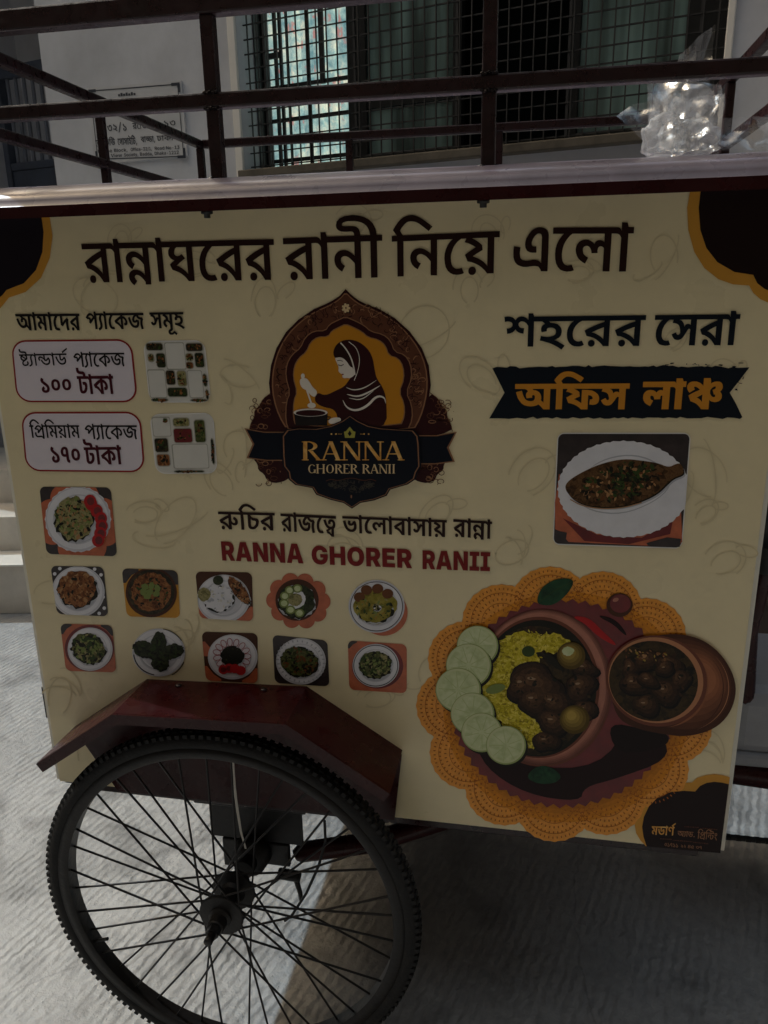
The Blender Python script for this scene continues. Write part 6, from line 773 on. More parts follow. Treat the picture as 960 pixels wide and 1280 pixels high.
GLYPHS['sign'] = [
[[-1411,10940,0,-16,-15,0,0,-102,-18,2,-6,10,-8,10,-8,9,-9,7,-11,6,-10,5,-8,19,14,9,16,9,16,8,16,6,-2,-8,0,12,-64,4,0,16],[-1444,10908,4,-5,-10,-4,-11,-5,-10,-6,-9,-6,7,-4,7,-4,7,-6,7,-7,6,-8,4,-9,-2,-2,0,4,0,6,0,5,0,5]],
[[-1365,10938,0,-17,-15,1,0,-102,-18,1,0,91,-4,5,-3,3,-3,3,-5,1,-1,0,0,16,4,0,3,0,3,-2,3,-4,3,-4,0,2,0,4,0,2,0,3,0,11,15,0,3,-14]],
[[-1258,10931,0,-17,-15,1,0,-102,-19,1,0,66,4,-7,-4,3,-2,4,-2,1,-2,1,-2,0,-2,-2,-1,-1,-2,-3,-3,-5,-3,-7,-4,-8,-4,-6,-4,-6,-4,-2,-5,-2,-6,0,-4,0,-4,2,-4,2,-4,5,-4,7,-4,8,14,6,3,-6,2,-4,2,-2,3,0,2,0,2,1,2,2,2,4,2,5,4,8,4,5,4,9,4,4,4,3,4,1,4,-2,4,-1,3,-3,3,-4,-2,0,0,4,0,4,0,4,0,4,0,10,-76,5,0,17]],
[[-1328,10866,-2,12,-2,8,-2,7,-2,5,-5,4,-5,3,-7,2,-8,3,5,17,8,-5,8,-3,6,-3,6,-3,4,-4,2,-5,3,-6,1,-8,2,-8]],
[[-1212,10928,0,-16,-15,0,0,-102,-19,2,0,91,-4,5,-2,4,-4,2,-4,0,-1,0,0,17,3,0,4,-1,2,-2,4,-2,2,-5,0,3,0,2,0,3,0,3,0,11,16,-1,2,-13]],
[[-372,10888,0,-18,-18,2,0,-100,-21,2,-7,10,-10,10,-10,8,-12,8,-14,6,-14,4,-8,20,12,6,13,6,13,4,14,6,14,4,14,2,-4,-6,0,11,-84,5,0,16],[-411,10856,5,-6,-14,-3,-14,-5,-14,-5,-13,-6,9,-3,10,-4,10,-6,10,-7,8,-8,6,-9,-2,-1,0,4,0,5,0,4,-1,5]],
[[-457,10775,-5,1,-4,3,-3,4,-1,5,1,5,3,4,4,3,5,0,5,-2,4,-2,3,-4,1,-6,-1,-4,-3,-4,-4,-2]],
[[-300,10884,0,-18,-7,1,-6,-3,-7,-3,-6,-5,-6,-5,-4,-7,-4,-8,-3,-8,-1,-9,1,-11,3,-9,4,-6,6,-5,5,-2,6,-1,4,0,3,1,4,0,4,2,8,-16,-6,-2,-6,-2,-6,0,-6,0,-12,2,-12,5,-8,7,-7,11,-4,13,-1,14,1,13,4,12,7,11,8,8,10,7,12,5,-13,-6,-3,-1,-4,0,-4,1,-6,0,-23,1,0,17]],
[[-244,10880,0,-16,-20,0,0,-98,-20,0,0,86,-3,6,-4,4,-5,4,-6,0,-2,0,0,18,4,0,4,-2,5,-2,4,-4,3,-6,0,2,0,3,0,3,0,2,0,14,16,0,4,-12]],
[[-104,10872,0,-17,-70,4,0,-29,1,-4,1,-2,2,-2,3,0,3,0,4,1,3,3,3,2,4,5,4,5,18,2,5,-10,5,-8,2,-10,0,-10,-1,-11,-4,-10,-7,-7,-10,-6,-12,-4,-14,0,-13,2,-11,3,-12,6,-10,8,-9,11,-9,14,-5,12,-5,13,-4,15,19,4,5,-16,5,-13,5,-11,9,-14,9,-8,12,-6,12,-2,13,0,9,5,7,7,2,10,-1,8,-2,6,-2,5,-4,5,14,1,-6,-8,-7,-7,-7,-4,-6,-4,-6,-2,-8,0,-4,1,-5,1,-4,2,-3,4,-4,3,-2,5,-1,6,-1,9,0,25,-54,4,0,16]],
[[166,10863,0,-15,-20,2,0,-86,-21,1,0,37,3,-10,-6,8,-7,6,-8,5,-7,5,-8,2,-8,1,-6,0,-4,-2,-4,-3,0,-4,0,-4,3,-4,5,-2,7,-4,-10,-14,-11,6,-9,7,-5,7,-2,10,1,6,3,6,6,5,7,3,8,2,7,0,10,-1,9,-2,8,-3,8,-5,7,-5,8,-6,-4,-1,0,3,-1,4,0,4,0,4,0,24,-87,4,0,14]],
[[190,10813,13,-7,11,-8,11,-9,9,-9,9,-10,7,-10,-16,-6,-8,9,-8,9,-8,8,-10,7,-10,7,-12,7]],
[[178,10840,1,6,3,6,4,4,6,3,8,2,8,1,8,-2,7,-2,6,-4,5,-4,2,-6,2,-6,-2,-6,-2,-6,-5,-4,-6,-4,-7,-2,-8,0,-8,1,-8,3,-6,3,-4,5,-3,6],[195,10840,1,-5,3,-3,4,-2,5,-2,5,1,4,2,3,3,0,4,0,4,-3,4,-4,2,-5,1,-5,-1,-4,-2,-3,-3]],
[[-1059,10855,-1,-15,-4,-14,-6,-12,-10,-8,-14,-4,-17,-1,-13,1,-12,4,-12,6,-10,10,-10,14,-8,17,-6,15,-4,16,-5,20,25,4,4,-20,5,-17,5,-14,8,-16,10,-11,10,-6,12,-2,9,0,7,4,5,5,3,7,2,8,2,10,-2,12,-2,10,-4,10,-6,7,-6,5,-6,2,-5,0,-3,-2,-2,-4,-1,-4,0,-2,1,-4,1,-3,1,-3,-24,-5,-2,6,-2,5,-2,6,0,6,2,8,4,7,6,5,6,2,8,2,8,0,17,-4,13,-6,12,-12,7,-13,5,-15]],
[[-1020,10906,1,5,2,5,3,5,5,5,21,-10,-2,-2,-1,-2,-1,-3,0,-2,0,-3,1,-2,3,-2,4,-1,7,-2,9,-3,21,-6,13,-9,8,-11,2,-12,-4,-14,-10,-12,-16,-6,-21,-3,-2,1,-3,0,-2,0,-2,1,6,5,12,-5,12,-5,10,-6,10,-6,11,-6,11,-8,-14,-15,-14,9,-12,8,-12,8,-12,6,-14,5,-14,5,-14,4,-17,4,5,20,8,-3,9,-2,10,-1,11,-2,20,1,12,3,8,6,2,8,0,4,-3,4,-3,4,-6,3,-7,3,-9,2,-15,4,-11,4,-7,5,-5,5,-2,6]],
[[-822,10950,26,-1,-66,-197,-26,1]],
[[-710,10770,-20,4,-13,6,-8,10,-3,12,2,10,6,8,8,6,14,4,10,-21,-6,-1,-4,-2,-2,-2,-1,-3,1,-4,4,-3,5,-2,7,-1,12,1,9,3,5,6,2,8,0,6,-3,5,-4,6,-7,5,-8,6,-10,7,-14,9,-10,8,-8,7,-4,6,-3,6,-1,8,1,5,3,6,4,6,5,5,23,-12,-4,-2,-2,-4,-1,-2,-1,-3,0,-3,2,-2,1,-2,3,-4,4,-2,5,-4,7,-6,10,-6,13,-8,9,-8,8,-8,4,-8,3,-9,1,-10,-2,-11,-4,-10,-9,-8,-11,-5,-12,-3]],
[[404,10751,-22,3,-16,6,-9,7,-3,9,2,7,6,6,10,5,16,3,10,-16,-6,-1,-4,-2,-2,-1,-2,-3,2,-2,4,-2,6,-2,8,-2,14,1,10,3,6,4,2,6,-1,5,-3,4,-4,4,-8,4,-9,5,-12,6,-15,6,-12,6,-8,6,-6,4,-3,6,-1,5,1,4,3,5,4,4,6,4,26,-10,-3,-2,-3,-2,-2,-2,0,-2,0,-2,1,-2,2,-2,3,-2,4,-2,7,-4,9,-4,10,-4,14,-7,12,-6,8,-6,5,-6,3,-7,2,-8,-2,-8,-6,-8,-10,-5,-12,-4,-14,-2]],
[[648,10788,-1,-12,-5,-10,-7,-8,-11,-6,-15,-4,-19,0,-16,2,-14,2,-12,6,-12,6,-12,11,-9,13,-6,12,-5,12,-6,15,28,3,6,-16,5,-12,6,-11,9,-12,10,-8,12,-5,14,-2,10,0,8,2,6,4,4,6,2,6,1,8,-1,8,-2,8,-5,8,-6,6,-7,3,-8,2,-5,-1,-4,-1,-3,-2,0,-3,0,-2,1,-2,1,-4,2,-2,-28,-3,-3,5,-2,4,-1,4,0,4,1,7,5,5,6,3,8,2,10,1,8,0,19,-2,16,-6,12,-8,9,-11,4,-11]],
[[-1527,10661,0,-17,-6,0,-4,-5,-4,-5,-3,-7,-3,-7,-3,-7,-2,-9,0,-8,-1,-10,1,-10,1,-9,2,-6,3,-4,3,-3,3,0,2,0,2,0,2,0,2,1,6,-17,-4,-2,-3,0,-3,0,-4,-1,-9,2,-7,5,-5,7,-4,11,-3,12,0,16,0,14,3,12,3,12,6,10,6,10,6,6,-5,-6,-2,-1,-3,0,-2,0,-4,0,-14,1,0,17]],
[[-1440,10658,0,-18,-11,0,0,-108,-15,1,0,69,3,-8,-1,4,-3,4,-3,2,-2,2,-2,-1,-1,-1,-1,-1,-1,-2,-1,-3,0,-5,0,-1,0,-2,0,-2,0,-2,-13,0,-1,6,0,6,-2,4,-2,3,-3,2,-3,1,-2,0,-2,-2,-1,-2,-1,-2,0,-2,-1,-4,1,-8,4,-6,4,-4,4,-4,-7,-17,-6,5,-5,6,-4,6,-4,7,-2,8,0,9,0,8,2,8,4,5,4,4,4,2,6,1,6,-2,6,-2,4,-6,4,-7,-2,1,1,6,3,4,3,2,3,1,4,-1,4,-2,2,-2,3,-4,-3,-2,0,4,0,4,0,5,0,5,0,11,-63,3,0,17]],
[[-1344,10653,0,-17,-36,1,0,-11,0,-6,0,-90,-16,0,-4,12,-6,10,-5,8,-7,8,-7,6,-9,4,-5,20,11,10,11,10,12,8,12,8,-3,-8,0,12,-46,2,0,18],[-1396,10618,3,-4,-4,-3,-5,-3,-4,-4,-6,-4,-4,-4,-5,-6,5,-3,6,-5,4,-5,4,-7,4,-8,4,-10,-1,-4,0,6,-1,5,0,5,0,5]],
[[-1350,10583,0,-7,-1,-6,-2,-4,-3,-5,-4,-3,-6,0,-2,0,-2,0,-2,1,-2,1,0,17,1,-1,1,0,1,0,1,0,3,1,1,3,2,2,0,4,-2,10,-3,8,-6,6,-7,4,0,18,8,-4,8,-6,7,-8,5,-8,4,-12]],
[[-1234,10538,-11,2,-11,3,-9,5,-9,8,-8,11,-7,13,-5,11,-4,13,-4,14,18,4,4,-16,4,-12,5,-10,7,-12,8,-9,10,-5,11,-2,7,0,6,2,6,3,4,5,2,6,0,7,0,5,0,4,-2,4,-1,4,-2,3,-2,3,13,14,6,-10,4,-10,2,-10,0,-10,0,-10,-4,-10,-6,-8,-8,-6,-11,-3]],
[[-1240,10582,-10,2,-6,4,-6,8,-1,8,1,4,0,5,2,3,1,4,17,-6,-1,-2,-1,-2,0,-2,0,-2,0,-4,2,-2,2,-2,2,0,4,0,2,1,4,1,2,4,4,4,4,6,14,2,0,-11,-5,-7,-5,-6,-6,-5,-6,-3,-6,-2]],
[[-1182,10643,0,-17,-124,8,0,16]],
[[-1135,10640,0,-16,-16,1,0,-98,-19,1,0,98,-16,1,0,16,16,-1,-3,4,-3,4,-2,4,-3,4,7,12,8,9,8,7,8,5,10,3,10,0,8,0,8,-2,8,-3,7,-4,8,-5,9,-6,8,-8,11,-8,-10,-12,-11,10,-10,8,-9,6,-9,4,-8,2,-8,2,-7,0,-7,-3,-6,-3,-4,-6,-5,-5,-3,-6,1,-3,2,-4,2,-3,3,-3]],
[[-1054,10636,0,6,-2,4,-4,2,-6,2,-21,0,-11,2,-8,2,-6,3,-6,4,-3,5,-3,4,0,6,-1,7,0,3,0,2,1,2,0,3,17,-2,0,-1,-1,-2,0,-2,0,-1,1,-4,1,-3,0,-4,2,-2,3,-2,3,-2,4,0,6,-1,20,-1,9,-1,7,-1,4,-2,4,-4,4,-4,2,-5,1,-6,1,-8]],
[[-1016,10634,0,-16,-58,3,0,-30,0,-3,2,-2,1,-2,2,0,3,0,2,1,4,3,2,3,4,4,2,5,16,2,5,-9,3,-9,2,-10,1,-9,-1,-11,-4,-10,-6,-8,-8,-6,-10,-2,-13,-2,-11,2,-10,4,-9,5,-9,8,-8,11,-7,14,-5,11,-4,13,-3,14,17,4,4,-15,4,-13,5,-11,7,-13,8,-8,10,-6,10,-2,10,1,8,5,6,7,1,10,-1,7,-1,6,-2,6,-3,4,13,2,-5,-8,-6,-7,-6,-5,-6,-3,-6,-1,-6,-1,-4,1,-4,1,-3,2,-3,3,-2,3,-2,5,-2,6,0,8,0,26,-46,2,0,16]],
[[-894,10635,0,-17,-6,0,-5,-4,-4,-6,-4,-6,-3,-6,-3,-8,-2,-8,-1,-8,-1,-10,1,-10,1,-9,3,-6,2,-4,4,-3,4,0,3,-1,2,1,2,0,3,0,6,-16,-4,-2,-4,0,-4,0,-5,0,-9,2,-8,4,-6,8,-4,10,-4,12,0,16,0,14,4,12,4,12,5,10,7,8,7,8,-5,-8,-2,0,-4,0,-2,0,-4,0,-17,1,0,17]],
[[-804,10630,0,-18,-12,1,0,-107,-18,2,0,69,4,-7,-2,3,-2,3,-2,2,-2,0,-1,0,-1,-2,-2,-1,-1,-3,-2,-5,-3,-7,-4,-9,-3,-7,-3,-5,-4,-3,-4,-2,-5,0,-4,0,-3,2,-4,2,-4,5,-2,7,-3,9,13,5,2,-6,1,-4,1,-1,2,-1,2,0,2,2,2,2,2,4,2,6,2,7,4,5,4,10,2,5,4,3,4,0,3,0,3,-2,2,-3,3,-3,-2,0,0,3,0,4,-1,5,0,4,0,10,-62,4,0,17]],
[[-863,10561,-1,12,-2,9,-2,7,-2,5,-4,4,-4,4,-6,2,-6,2,4,18,6,-6,7,-2,6,-2,5,-4,2,-4,3,-5,2,-7,1,-7,1,-9]],
[[-764,10627,0,-17,-12,0,0,-106,-18,2,0,96,-2,4,-3,4,-3,2,-4,0,0,18,2,0,4,-1,2,-2,2,-3,2,-4,0,2,0,4,0,2,0,4,0,10,14,-1,3,-13]],
[[-675,10622,0,-18,-12,1,0,-106,-17,1,0,69,3,-7,-2,3,-2,3,-2,2,-1,0,-2,0,-1,-1,-1,-2,-2,-3,-2,-5,-3,-7,-3,-9,-4,-7,-4,-5,-3,-3,-4,-2,-5,0,-4,0,-4,2,-3,2,-3,5,-4,7,-2,9,12,5,2,-6,2,-3,2,-2,2,-1,2,0,1,2,1,2,2,4,2,6,3,7,4,5,3,10,4,5,3,3,4,0,3,0,2,-2,4,-3,2,-3,-2,0,0,3,0,5,0,4,0,4,0,10,-62,4,0,18]],
[[-734,10553,-2,12,-1,9,-2,7,-3,5,-2,4,-5,4,-5,2,-8,2,6,18,5,-6,7,-2,6,-2,4,-4,4,-4,2,-5,2,-7,2,-7,0,-9]],
[[-636,10619,0,-17,-12,0,0,-106,-17,2,0,96,-3,4,-2,4,-3,2,-4,0,0,18,3,0,2,-1,3,-2,3,-3,2,-4,0,2,0,4,-1,2,0,4,0,10,14,0,3,-14]],
[[-592,10616,0,6,-2,5,-4,3,-6,2,-10,0,-8,3,-5,3,-5,4,-2,5,-2,6,-2,6,0,7,0,3,0,3,0,2,1,3,16,-3,0,-1,0,-2,0,-2,-1,-1,1,-5,1,-4,1,-3,2,-4,2,-1,3,-1,2,0,5,-1,3,-1,7,0,5,-2,4,-2,4,-3,3,-5,2,-5,1,-7,0,-8]],
[[-602,10592,10,-2,8,-5,6,-6,4,-8,2,-8,1,-9,-2,-14,-7,-10,-8,-8,-12,-2,2,6,6,-4,6,-3,6,-5,6,-4,6,-6,6,-6,-10,-14,-7,8,-7,6,-6,5,-7,5,-7,4,-8,4,-8,4,-9,2,3,16,4,-1,5,-1,4,-1,3,-1,8,1,6,1,4,4,3,4,2,5,1,7,-2,7,-2,6,-4,4,-6,1,-3,0,-3,0,-2,-2,-1,-2,-1,-2,0,-2,0,-2,0,-2,0,-2,1,-2,-16,-2,-1,4,0,3,-1,4,0,3,1,6,2,6,4,4,6,4,6,1]],
[[-618,10584,-2,6,-3,6,-5,4,-5,3,10,7,5,-4,7,-4,5,-5,3,-6,1,-7]],
[[-562,10615,0,-17,-76,4,0,18]],
[[-523,10612,0,-17,-13,1,0,-106,-16,0,0,107,-13,1,0,17,12,-1,-2,4,-3,4,-2,5,-2,5,6,12,8,10,6,7,8,5,7,4,7,0,6,0,6,-2,6,-3,6,-5,6,-5,7,-7,7,-8,10,-10,-12,-11,-8,11,-8,8,-6,6,-6,5,-6,3,-6,1,-4,-1,-5,-2,-5,-4,-4,-5,-4,-6,-3,-7,1,-3,2,-5,2,-4,2,-3]],
[[-446,10608,0,-18,-50,4,0,-72,0,-4,0,-3,0,-3,2,-2,2,-1,3,-1,4,1,3,2,3,4,3,5,2,6,2,6,0,6,0,6,0,3,-1,3,-2,3,-4,1,-1,0,-2,0,-2,0,-1,0,-3,16,4,2,2,0,4,0,3,0,7,-2,6,-2,4,-4,2,-6,2,-6,0,-6,0,-8,-1,-8,-2,-8,-2,-8,-5,-9,-8,-7,-8,-6,-10,-1,-6,1,-4,2,-4,2,-4,2,-2,5,-2,5,-1,6,-1,9,0,71,-12,1,0,17]],
[[-475,10610,-1,6,-2,4,-3,3,-6,1,-3,0,-10,2,-8,2,-6,3,-4,5,-2,4,-2,6,-2,6,0,7,0,3,0,2,0,4,1,2,16,-2,0,-2,0,-2,-1,-2,0,-2,1,-4,1,-4,1,-4,2,-2,2,-2,3,-1,2,-1,5,0,5,0,8,-2,5,-1,4,-2,3,-3,4,-5,2,-5,0,-7,1,-9]],
[[-411,10508,1,-3,-2,-8,-2,-8,-2,-8,-2,-7,-2,-8,-3,-7,-14,1,3,12,2,13,2,13,0,10]],
[[-210,10610,0,-15,-14,1,0,-92,-18,2,-5,10,-7,8,-8,8,-8,6,-10,6,-11,4,-7,18,10,5,9,5,10,6,11,4,10,4,10,3,-3,-6,0,10,-61,4,0,15],[-242,10581,4,-5,-10,-3,-10,-5,-10,-4,-9,-6,7,-3,8,-4,6,-5,7,-6,5,-8,6,-8,-2,-2,-1,4,0,5,0,5,-1,4]],
[[-167,10608,0,-16,-14,1,0,-91,-17,1,0,81,-3,4,-3,4,-4,2,-4,1,0,15,2,0,4,0,2,-2,4,-4,2,-4,0,2,0,2,0,4,0,2,0,10,14,0,2,-12]],
[[-114,10520,-8,2,-8,2,-8,4,-6,6,-6,8,-6,10,-5,12,-5,16,16,2,5,-14,5,-12,4,-9,6,-7,8,-3,8,-1,8,0,6,4,4,4,2,8,-1,5,-1,5,-2,5,-3,5,13,-4,-4,-6,-4,-4,-4,-4,-6,-3,-4,-1,-6,0,-4,0,-4,1,-2,1,-2,2,-3,4,-1,3,-2,5,0,7,0,17,-36,2,0,16,94,-6,0,-16,-41,3,0,-20,0,-2,1,-1,0,-2,2,0,2,0,2,1,2,1,2,3,2,3,3,4,14,2,3,-6,3,-8,1,-7,1,-7,-1,-9,-3,-7,-5,-6,-6,-5,-9,-3]],
[[-43,10497,-11,1,-10,4,-8,6,-8,9,-7,12,-6,15,11,15,6,-15,5,-12,5,-8,7,-6,7,-4,8,-2,9,2,7,4,4,6,2,10,-1,7,-1,5,-2,5,-2,5,12,1,-6,-7,-4,-6,-6,-5,-4,-3,-6,-2,-6,0,-4,1,-3,1,-3,2,-3,2,-2,4,-1,4,-2,6,0,6,0,26,-42,2,0,16,110,-8,0,-14,-50,2,0,-28,0,-2,0,-2,2,-2,2,0,2,0,2,2,2,2,3,2,3,4,2,5,15,1,4,-8,3,-8,2,-9,0,-9,0,-10,-4,-10,-5,-6,-7,-6,-10,-3]],
[[45,10594,0,-16,-14,2,0,-92,-17,2,0,80,-3,4,-3,4,-4,2,-4,2,0,14,2,0,4,0,3,-2,3,-3,2,-5,0,2,0,3,0,3,0,2,0,11,14,-1,2,-12]],
[[80,10507,0,-2,-1,-7,-2,-6,-3,-7,-2,-7,-2,-6,-3,-6,-15,0,3,11,3,11,1,10,1,10]],
[[258,10585,0,-14,-87,5,0,-49,1,-5,0,-4,2,-2,1,-2,5,-2,6,-1,7,0,7,1,6,3,6,3,5,4,3,4,3,4,1,5,-1,3,-3,3,-4,2,-6,1,-2,0,-3,0,-3,0,-2,0,-3,14,5,0,4,0,5,0,5,0,9,-1,7,-2,6,-3,5,-5,3,-5,0,-6,-1,-8,-5,-8,-6,-8,-8,-6,-9,-4,-10,-3,-11,-2,-12,0,-8,1,-8,2,-6,2,-4,2,-4,4,-2,4,-3,6,-1,9,0,50,-21,1,0,14]],
[[320,10581,0,-13,-22,0,0,-81,-22,1,0,70,-4,5,-4,4,-6,3,-7,1,-1,0,0,14,4,0,4,-1,6,-2,4,-3,4,-5,0,2,0,2,0,2,0,2,0,12,18,-1,4,-11]],
[[502,10571,0,-14,-71,4,0,-9,1,-4,0,-68,-24,1,-8,9,-10,8,-12,7,-14,6,-14,5,-16,4,-10,16,14,5,14,4,16,4,14,3,16,4,16,2,-5,-5,0,9,-93,6,0,14],[408,10548,5,-5,-11,-1,-10,-2,-10,-3,-10,-3,-10,-2,-10,-4,12,-2,10,-4,12,-5,10,-6,9,-7,7,-6,-2,-2,-1,4,0,3,-1,4,0,4]],
[[492,10518,-1,-5,-3,-5,-4,-4,-5,-2,-9,-2,-10,0,-4,0,-4,0,-3,1,-3,1,1,14,1,-1,2,0,2,0,2,-1,8,1,4,1,2,3,1,3,-3,6,-8,6,-12,5,-18,4,0,14,17,-3,15,-5,13,-6,10,-7,7,-8]],
[[564,10568,0,-14,-22,1,0,-81,-22,0,0,70,-4,6,-4,3,-6,3,-6,1,-2,1,0,13,4,0,5,-1,5,-2,4,-3,4,-5,0,2,0,2,0,2,0,2,0,12,18,-1,4,-11]],
[[-1528,10408,0,66,19,-2,0,-26,43,-2,0,26,19,0,0,-66,-19,0,0,29,-43,2,0,-28]],
[[-1397,10400,-7,1,-6,1,-6,2,-4,3,-4,3,-4,4,-2,4,-2,4,0,6,0,4,2,4,2,4,4,4,4,3,4,2,6,1,6,1,7,0,7,-1,6,-1,6,-2,4,-3,4,-3,4,-3,2,-4,2,-5,0,-5,0,-5,-2,-5,-2,-3,-4,-3,-4,-4,-4,-2,-6,-1,-6,-1],[-1397,10410,5,0,4,2,4,2,2,3,1,3,1,5,-1,4,-1,4,-2,3,-4,3,-4,1,-5,2,-5,-1,-4,-1,-4,-2,-2,-4,-2,-4,0,-4,0,-4,2,-4,2,-3,4,-3,4,-1]],
[[-1323,10397,-7,1,-6,2,-4,2,-2,2,-3,2,-1,4,-2,3,0,3,0,32,18,-1,0,-29,1,-4,3,-4,4,-2,6,-1,4,0,4,1,2,1,3,3,1,2,0,3,0,29,19,-1,0,-49,-17,0,0,12,-2,-3,-2,-3,-4,-2,-4,-2,-6,-1]],
[[-1238,10392,-5,0,-5,2,-5,0,-4,2,-3,2,-4,2,-3,4,-2,4,17,1,2,-3,3,-2,5,-2,4,0,6,0,4,0,2,2,2,2,-1,2,-2,2,-3,1,-4,1,-12,2,-7,2,-5,2,-4,2,-3,3,-1,3,-1,4,1,4,2,4,4,2,3,1,4,1,5,1,5,0,5,0,6,-1,5,0,5,-2,5,-2,4,-2,3,-4,2,-4,-16,0,-2,2,-2,2,-4,2,-5,0,-5,0,-4,-1,-2,-1,-1,-2,1,-2,2,-2,2,-2,5,0,13,-3,6,-1,5,-2,4,-2,3,-3,2,-3,0,-4,-1,-4,-3,-4,-3,-2,-4,-2,-4,0,-5,-2,-6,0]],
[[-1160,10388,-6,1,-7,1,-5,2,-6,3,-4,3,-3,4,-3,4,0,4,-1,6,1,4,0,4,3,4,3,4,4,2,5,3,5,1,6,1,8,0,6,-1,6,-1,4,-1,4,-2,3,-2,3,-2,2,-3,2,-3,2,-4,0,-4,1,-4,0,-3,-60,3,0,8,51,-2,-8,-2,-1,4,-1,2,-2,4,-4,2,-4,1,-4,1,-6,0,-4,-2,-3,-2,-3,-2,0,-2,-1,-4,0,-6,1,-4,1,-4,3,-2,4,-2,4,-2,4,0,4,0,3,0,3,1,2,1,2,2,1,1,17,-3,-2,-4,-4,-2,-4,-2,-3,-2,-4,-1,-5,-1,-4,0]],
[[-1070,10386,0,64,36,-2,7,0,5,-1,6,-1,4,-2,3,-2,3,-3,2,-4,1,-5,-1,-4,-1,-2,-3,-3,-3,-1,-4,-2,-5,-1,0,-1,6,0,4,-2,4,-2,4,-4,2,-4,1,-4,-1,-4,-1,-2,-2,-4,-3,-2,-3,-2,-5,-1,-5,-1,-5,0,-8,0],[-1052,10395,17,-1,8,0,5,2,3,2,1,4,0,2,-2,3,-2,2,-4,1,-4,2,-4,0,-18,2],[-1052,10422,16,-1,4,1,4,0,2,1,3,1,1,3,1,3,-1,2,-3,4,-5,2,-6,0,-16,2]],
[[-965,10380,-7,0,-4,2,-4,2,-3,2,-2,4,-1,4,0,52,18,0,0,-52,0,-2,2,-2,1,0,3,0,1,0,1,0,1,0,1,0,2,-10,-2,0,-2,0,-2,0]],
[[-915,10376,-7,2,-6,0,-5,2,-5,4,-4,2,-3,4,-3,4,0,4,-1,6,1,4,0,4,3,4,3,4,4,2,5,2,5,2,6,1,7,0,7,-1,6,-1,6,-2,4,-3,4,-3,3,-3,3,-4,1,-5,1,-5,-1,-5,-1,-4,-3,-4,-3,-3,-4,-3,-4,-2,-6,-1,-6,-2],[-915,10386,5,0,4,2,4,2,2,3,1,4,1,4,-1,4,-1,4,-2,3,-4,2,-4,2,-5,1,-5,0,-4,-1,-3,-2,-3,-4,0,-3,-1,-5,1,-4,0,-4,3,-2,3,-3,4,-2]],
[[-836,10372,-6,2,-6,0,-6,2,-4,4,-4,2,-4,4,-2,4,-2,4,0,6,0,4,2,4,2,4,4,4,4,2,4,2,6,2,6,1,6,0,6,-1,6,0,4,-2,5,-2,3,-2,4,-4,2,-3,2,-3,-17,-2,-1,2,-1,2,-1,1,-2,1,-2,2,-2,0,-3,1,-3,0,-4,0,-4,-1,-4,-2,-2,-4,-2,-3,0,-5,0,-4,2,-4,2,-2,4,-3,4,-2,4,-1,4,0,2,0,2,2,2,0,2,2,1,1,1,1,1,2,17,-3,-2,-3,-2,-4,-4,-2,-3,-2,-5,-2,-4,-1,-6,-1]],
[[-775,10386,0,14,3,0,24,18,21,-1,-31,-23,-4,0]],
[[-791,10372,0,64,18,0,0,-66]],
[[-746,10369,-23,23,12,8,31,-32]],
[[-720,10351,5,26,18,-1,-11,-26]],
[[-574,10360,-5,1,-5,1,-6,3,-4,3,-4,4,-2,5,-3,5,-1,6,-1,6,1,8,1,5,3,5,2,5,4,3,4,3,6,2,5,1,5,0,6,0,6,-2,5,-2,4,-4,4,-4,3,-4,2,-6,2,-6,0,-6,0,-7,-2,-6,-2,-5,-3,-4,-4,-4,-4,-2,-5,-2,-6,-2],[-574,10371,4,1,4,0,2,1,3,2,2,3,1,2,2,4,0,4,1,4,-1,5,0,4,-2,3,-1,4,-2,2,-3,2,-2,2,-4,0,-4,1,-2,0,-4,-1,-3,-1,-3,-1,-2,-3,-1,-3,-1,-4,-2,-4,0,-4,0,-4,2,-4,1,-4,1,-3,2,-3,3,-2,3,-2,4,0]],
[[-504,10406,0,-10,-32,2,0,10]],
[[-527,10358,0,53,1,5,1,4,3,2,2,2,4,1,5,0,3,0,2,-1,3,0,1,0,-2,-10,-1,0,-1,1,-1,0,-1,0,-4,0,-1,-1,-1,-2,0,-2,0,-52]],
[[-467,10404,0,-10,-33,2,0,10]],
[[-490,10357,0,53,0,4,2,4,2,2,4,2,4,1,4,1,3,-1,3,-1,2,0,1,0,-2,-10,-1,0,-1,1,-1,0,-2,1,-2,-1,-2,-1,-2,-2,0,-2,0,-52]],
[[-458,10355,0,49,13,-1,0,-49]],
[[-452,10410,-2,0,-2,2,-2,2,0,2,0,3,2,2,2,1,2,0,4,0,2,-2,2,-2,0,-2,0,-2,-2,-2,-2,-2]],
[[-410,10352,-5,0,-5,2,-4,2,-3,2,-3,3,-2,4,-2,4,0,4,-1,5,1,4,0,5,2,4,2,3,3,3,3,2,4,1,5,2,5,0,4,-1,4,-1,4,-2,2,-2,3,-2,3,-2,1,-4,1,-3,-12,-1,0,1,-2,2,0,1,-2,2,-1,0,-1,2,-2,0,-2,0,-4,0,-2,-2,-3,-2,-1,-3,-2,-3,0,-4,0,-5,2,-3,1,-4,3,-2,2,-2,4,0,2,0,2,0,1,0,1,2,2,0,1,2,1,2,0,2,12,-4,-1,-3,-1,-3,-3,-2,-3,-2,-2,-2,-4,-2,-4,0]],
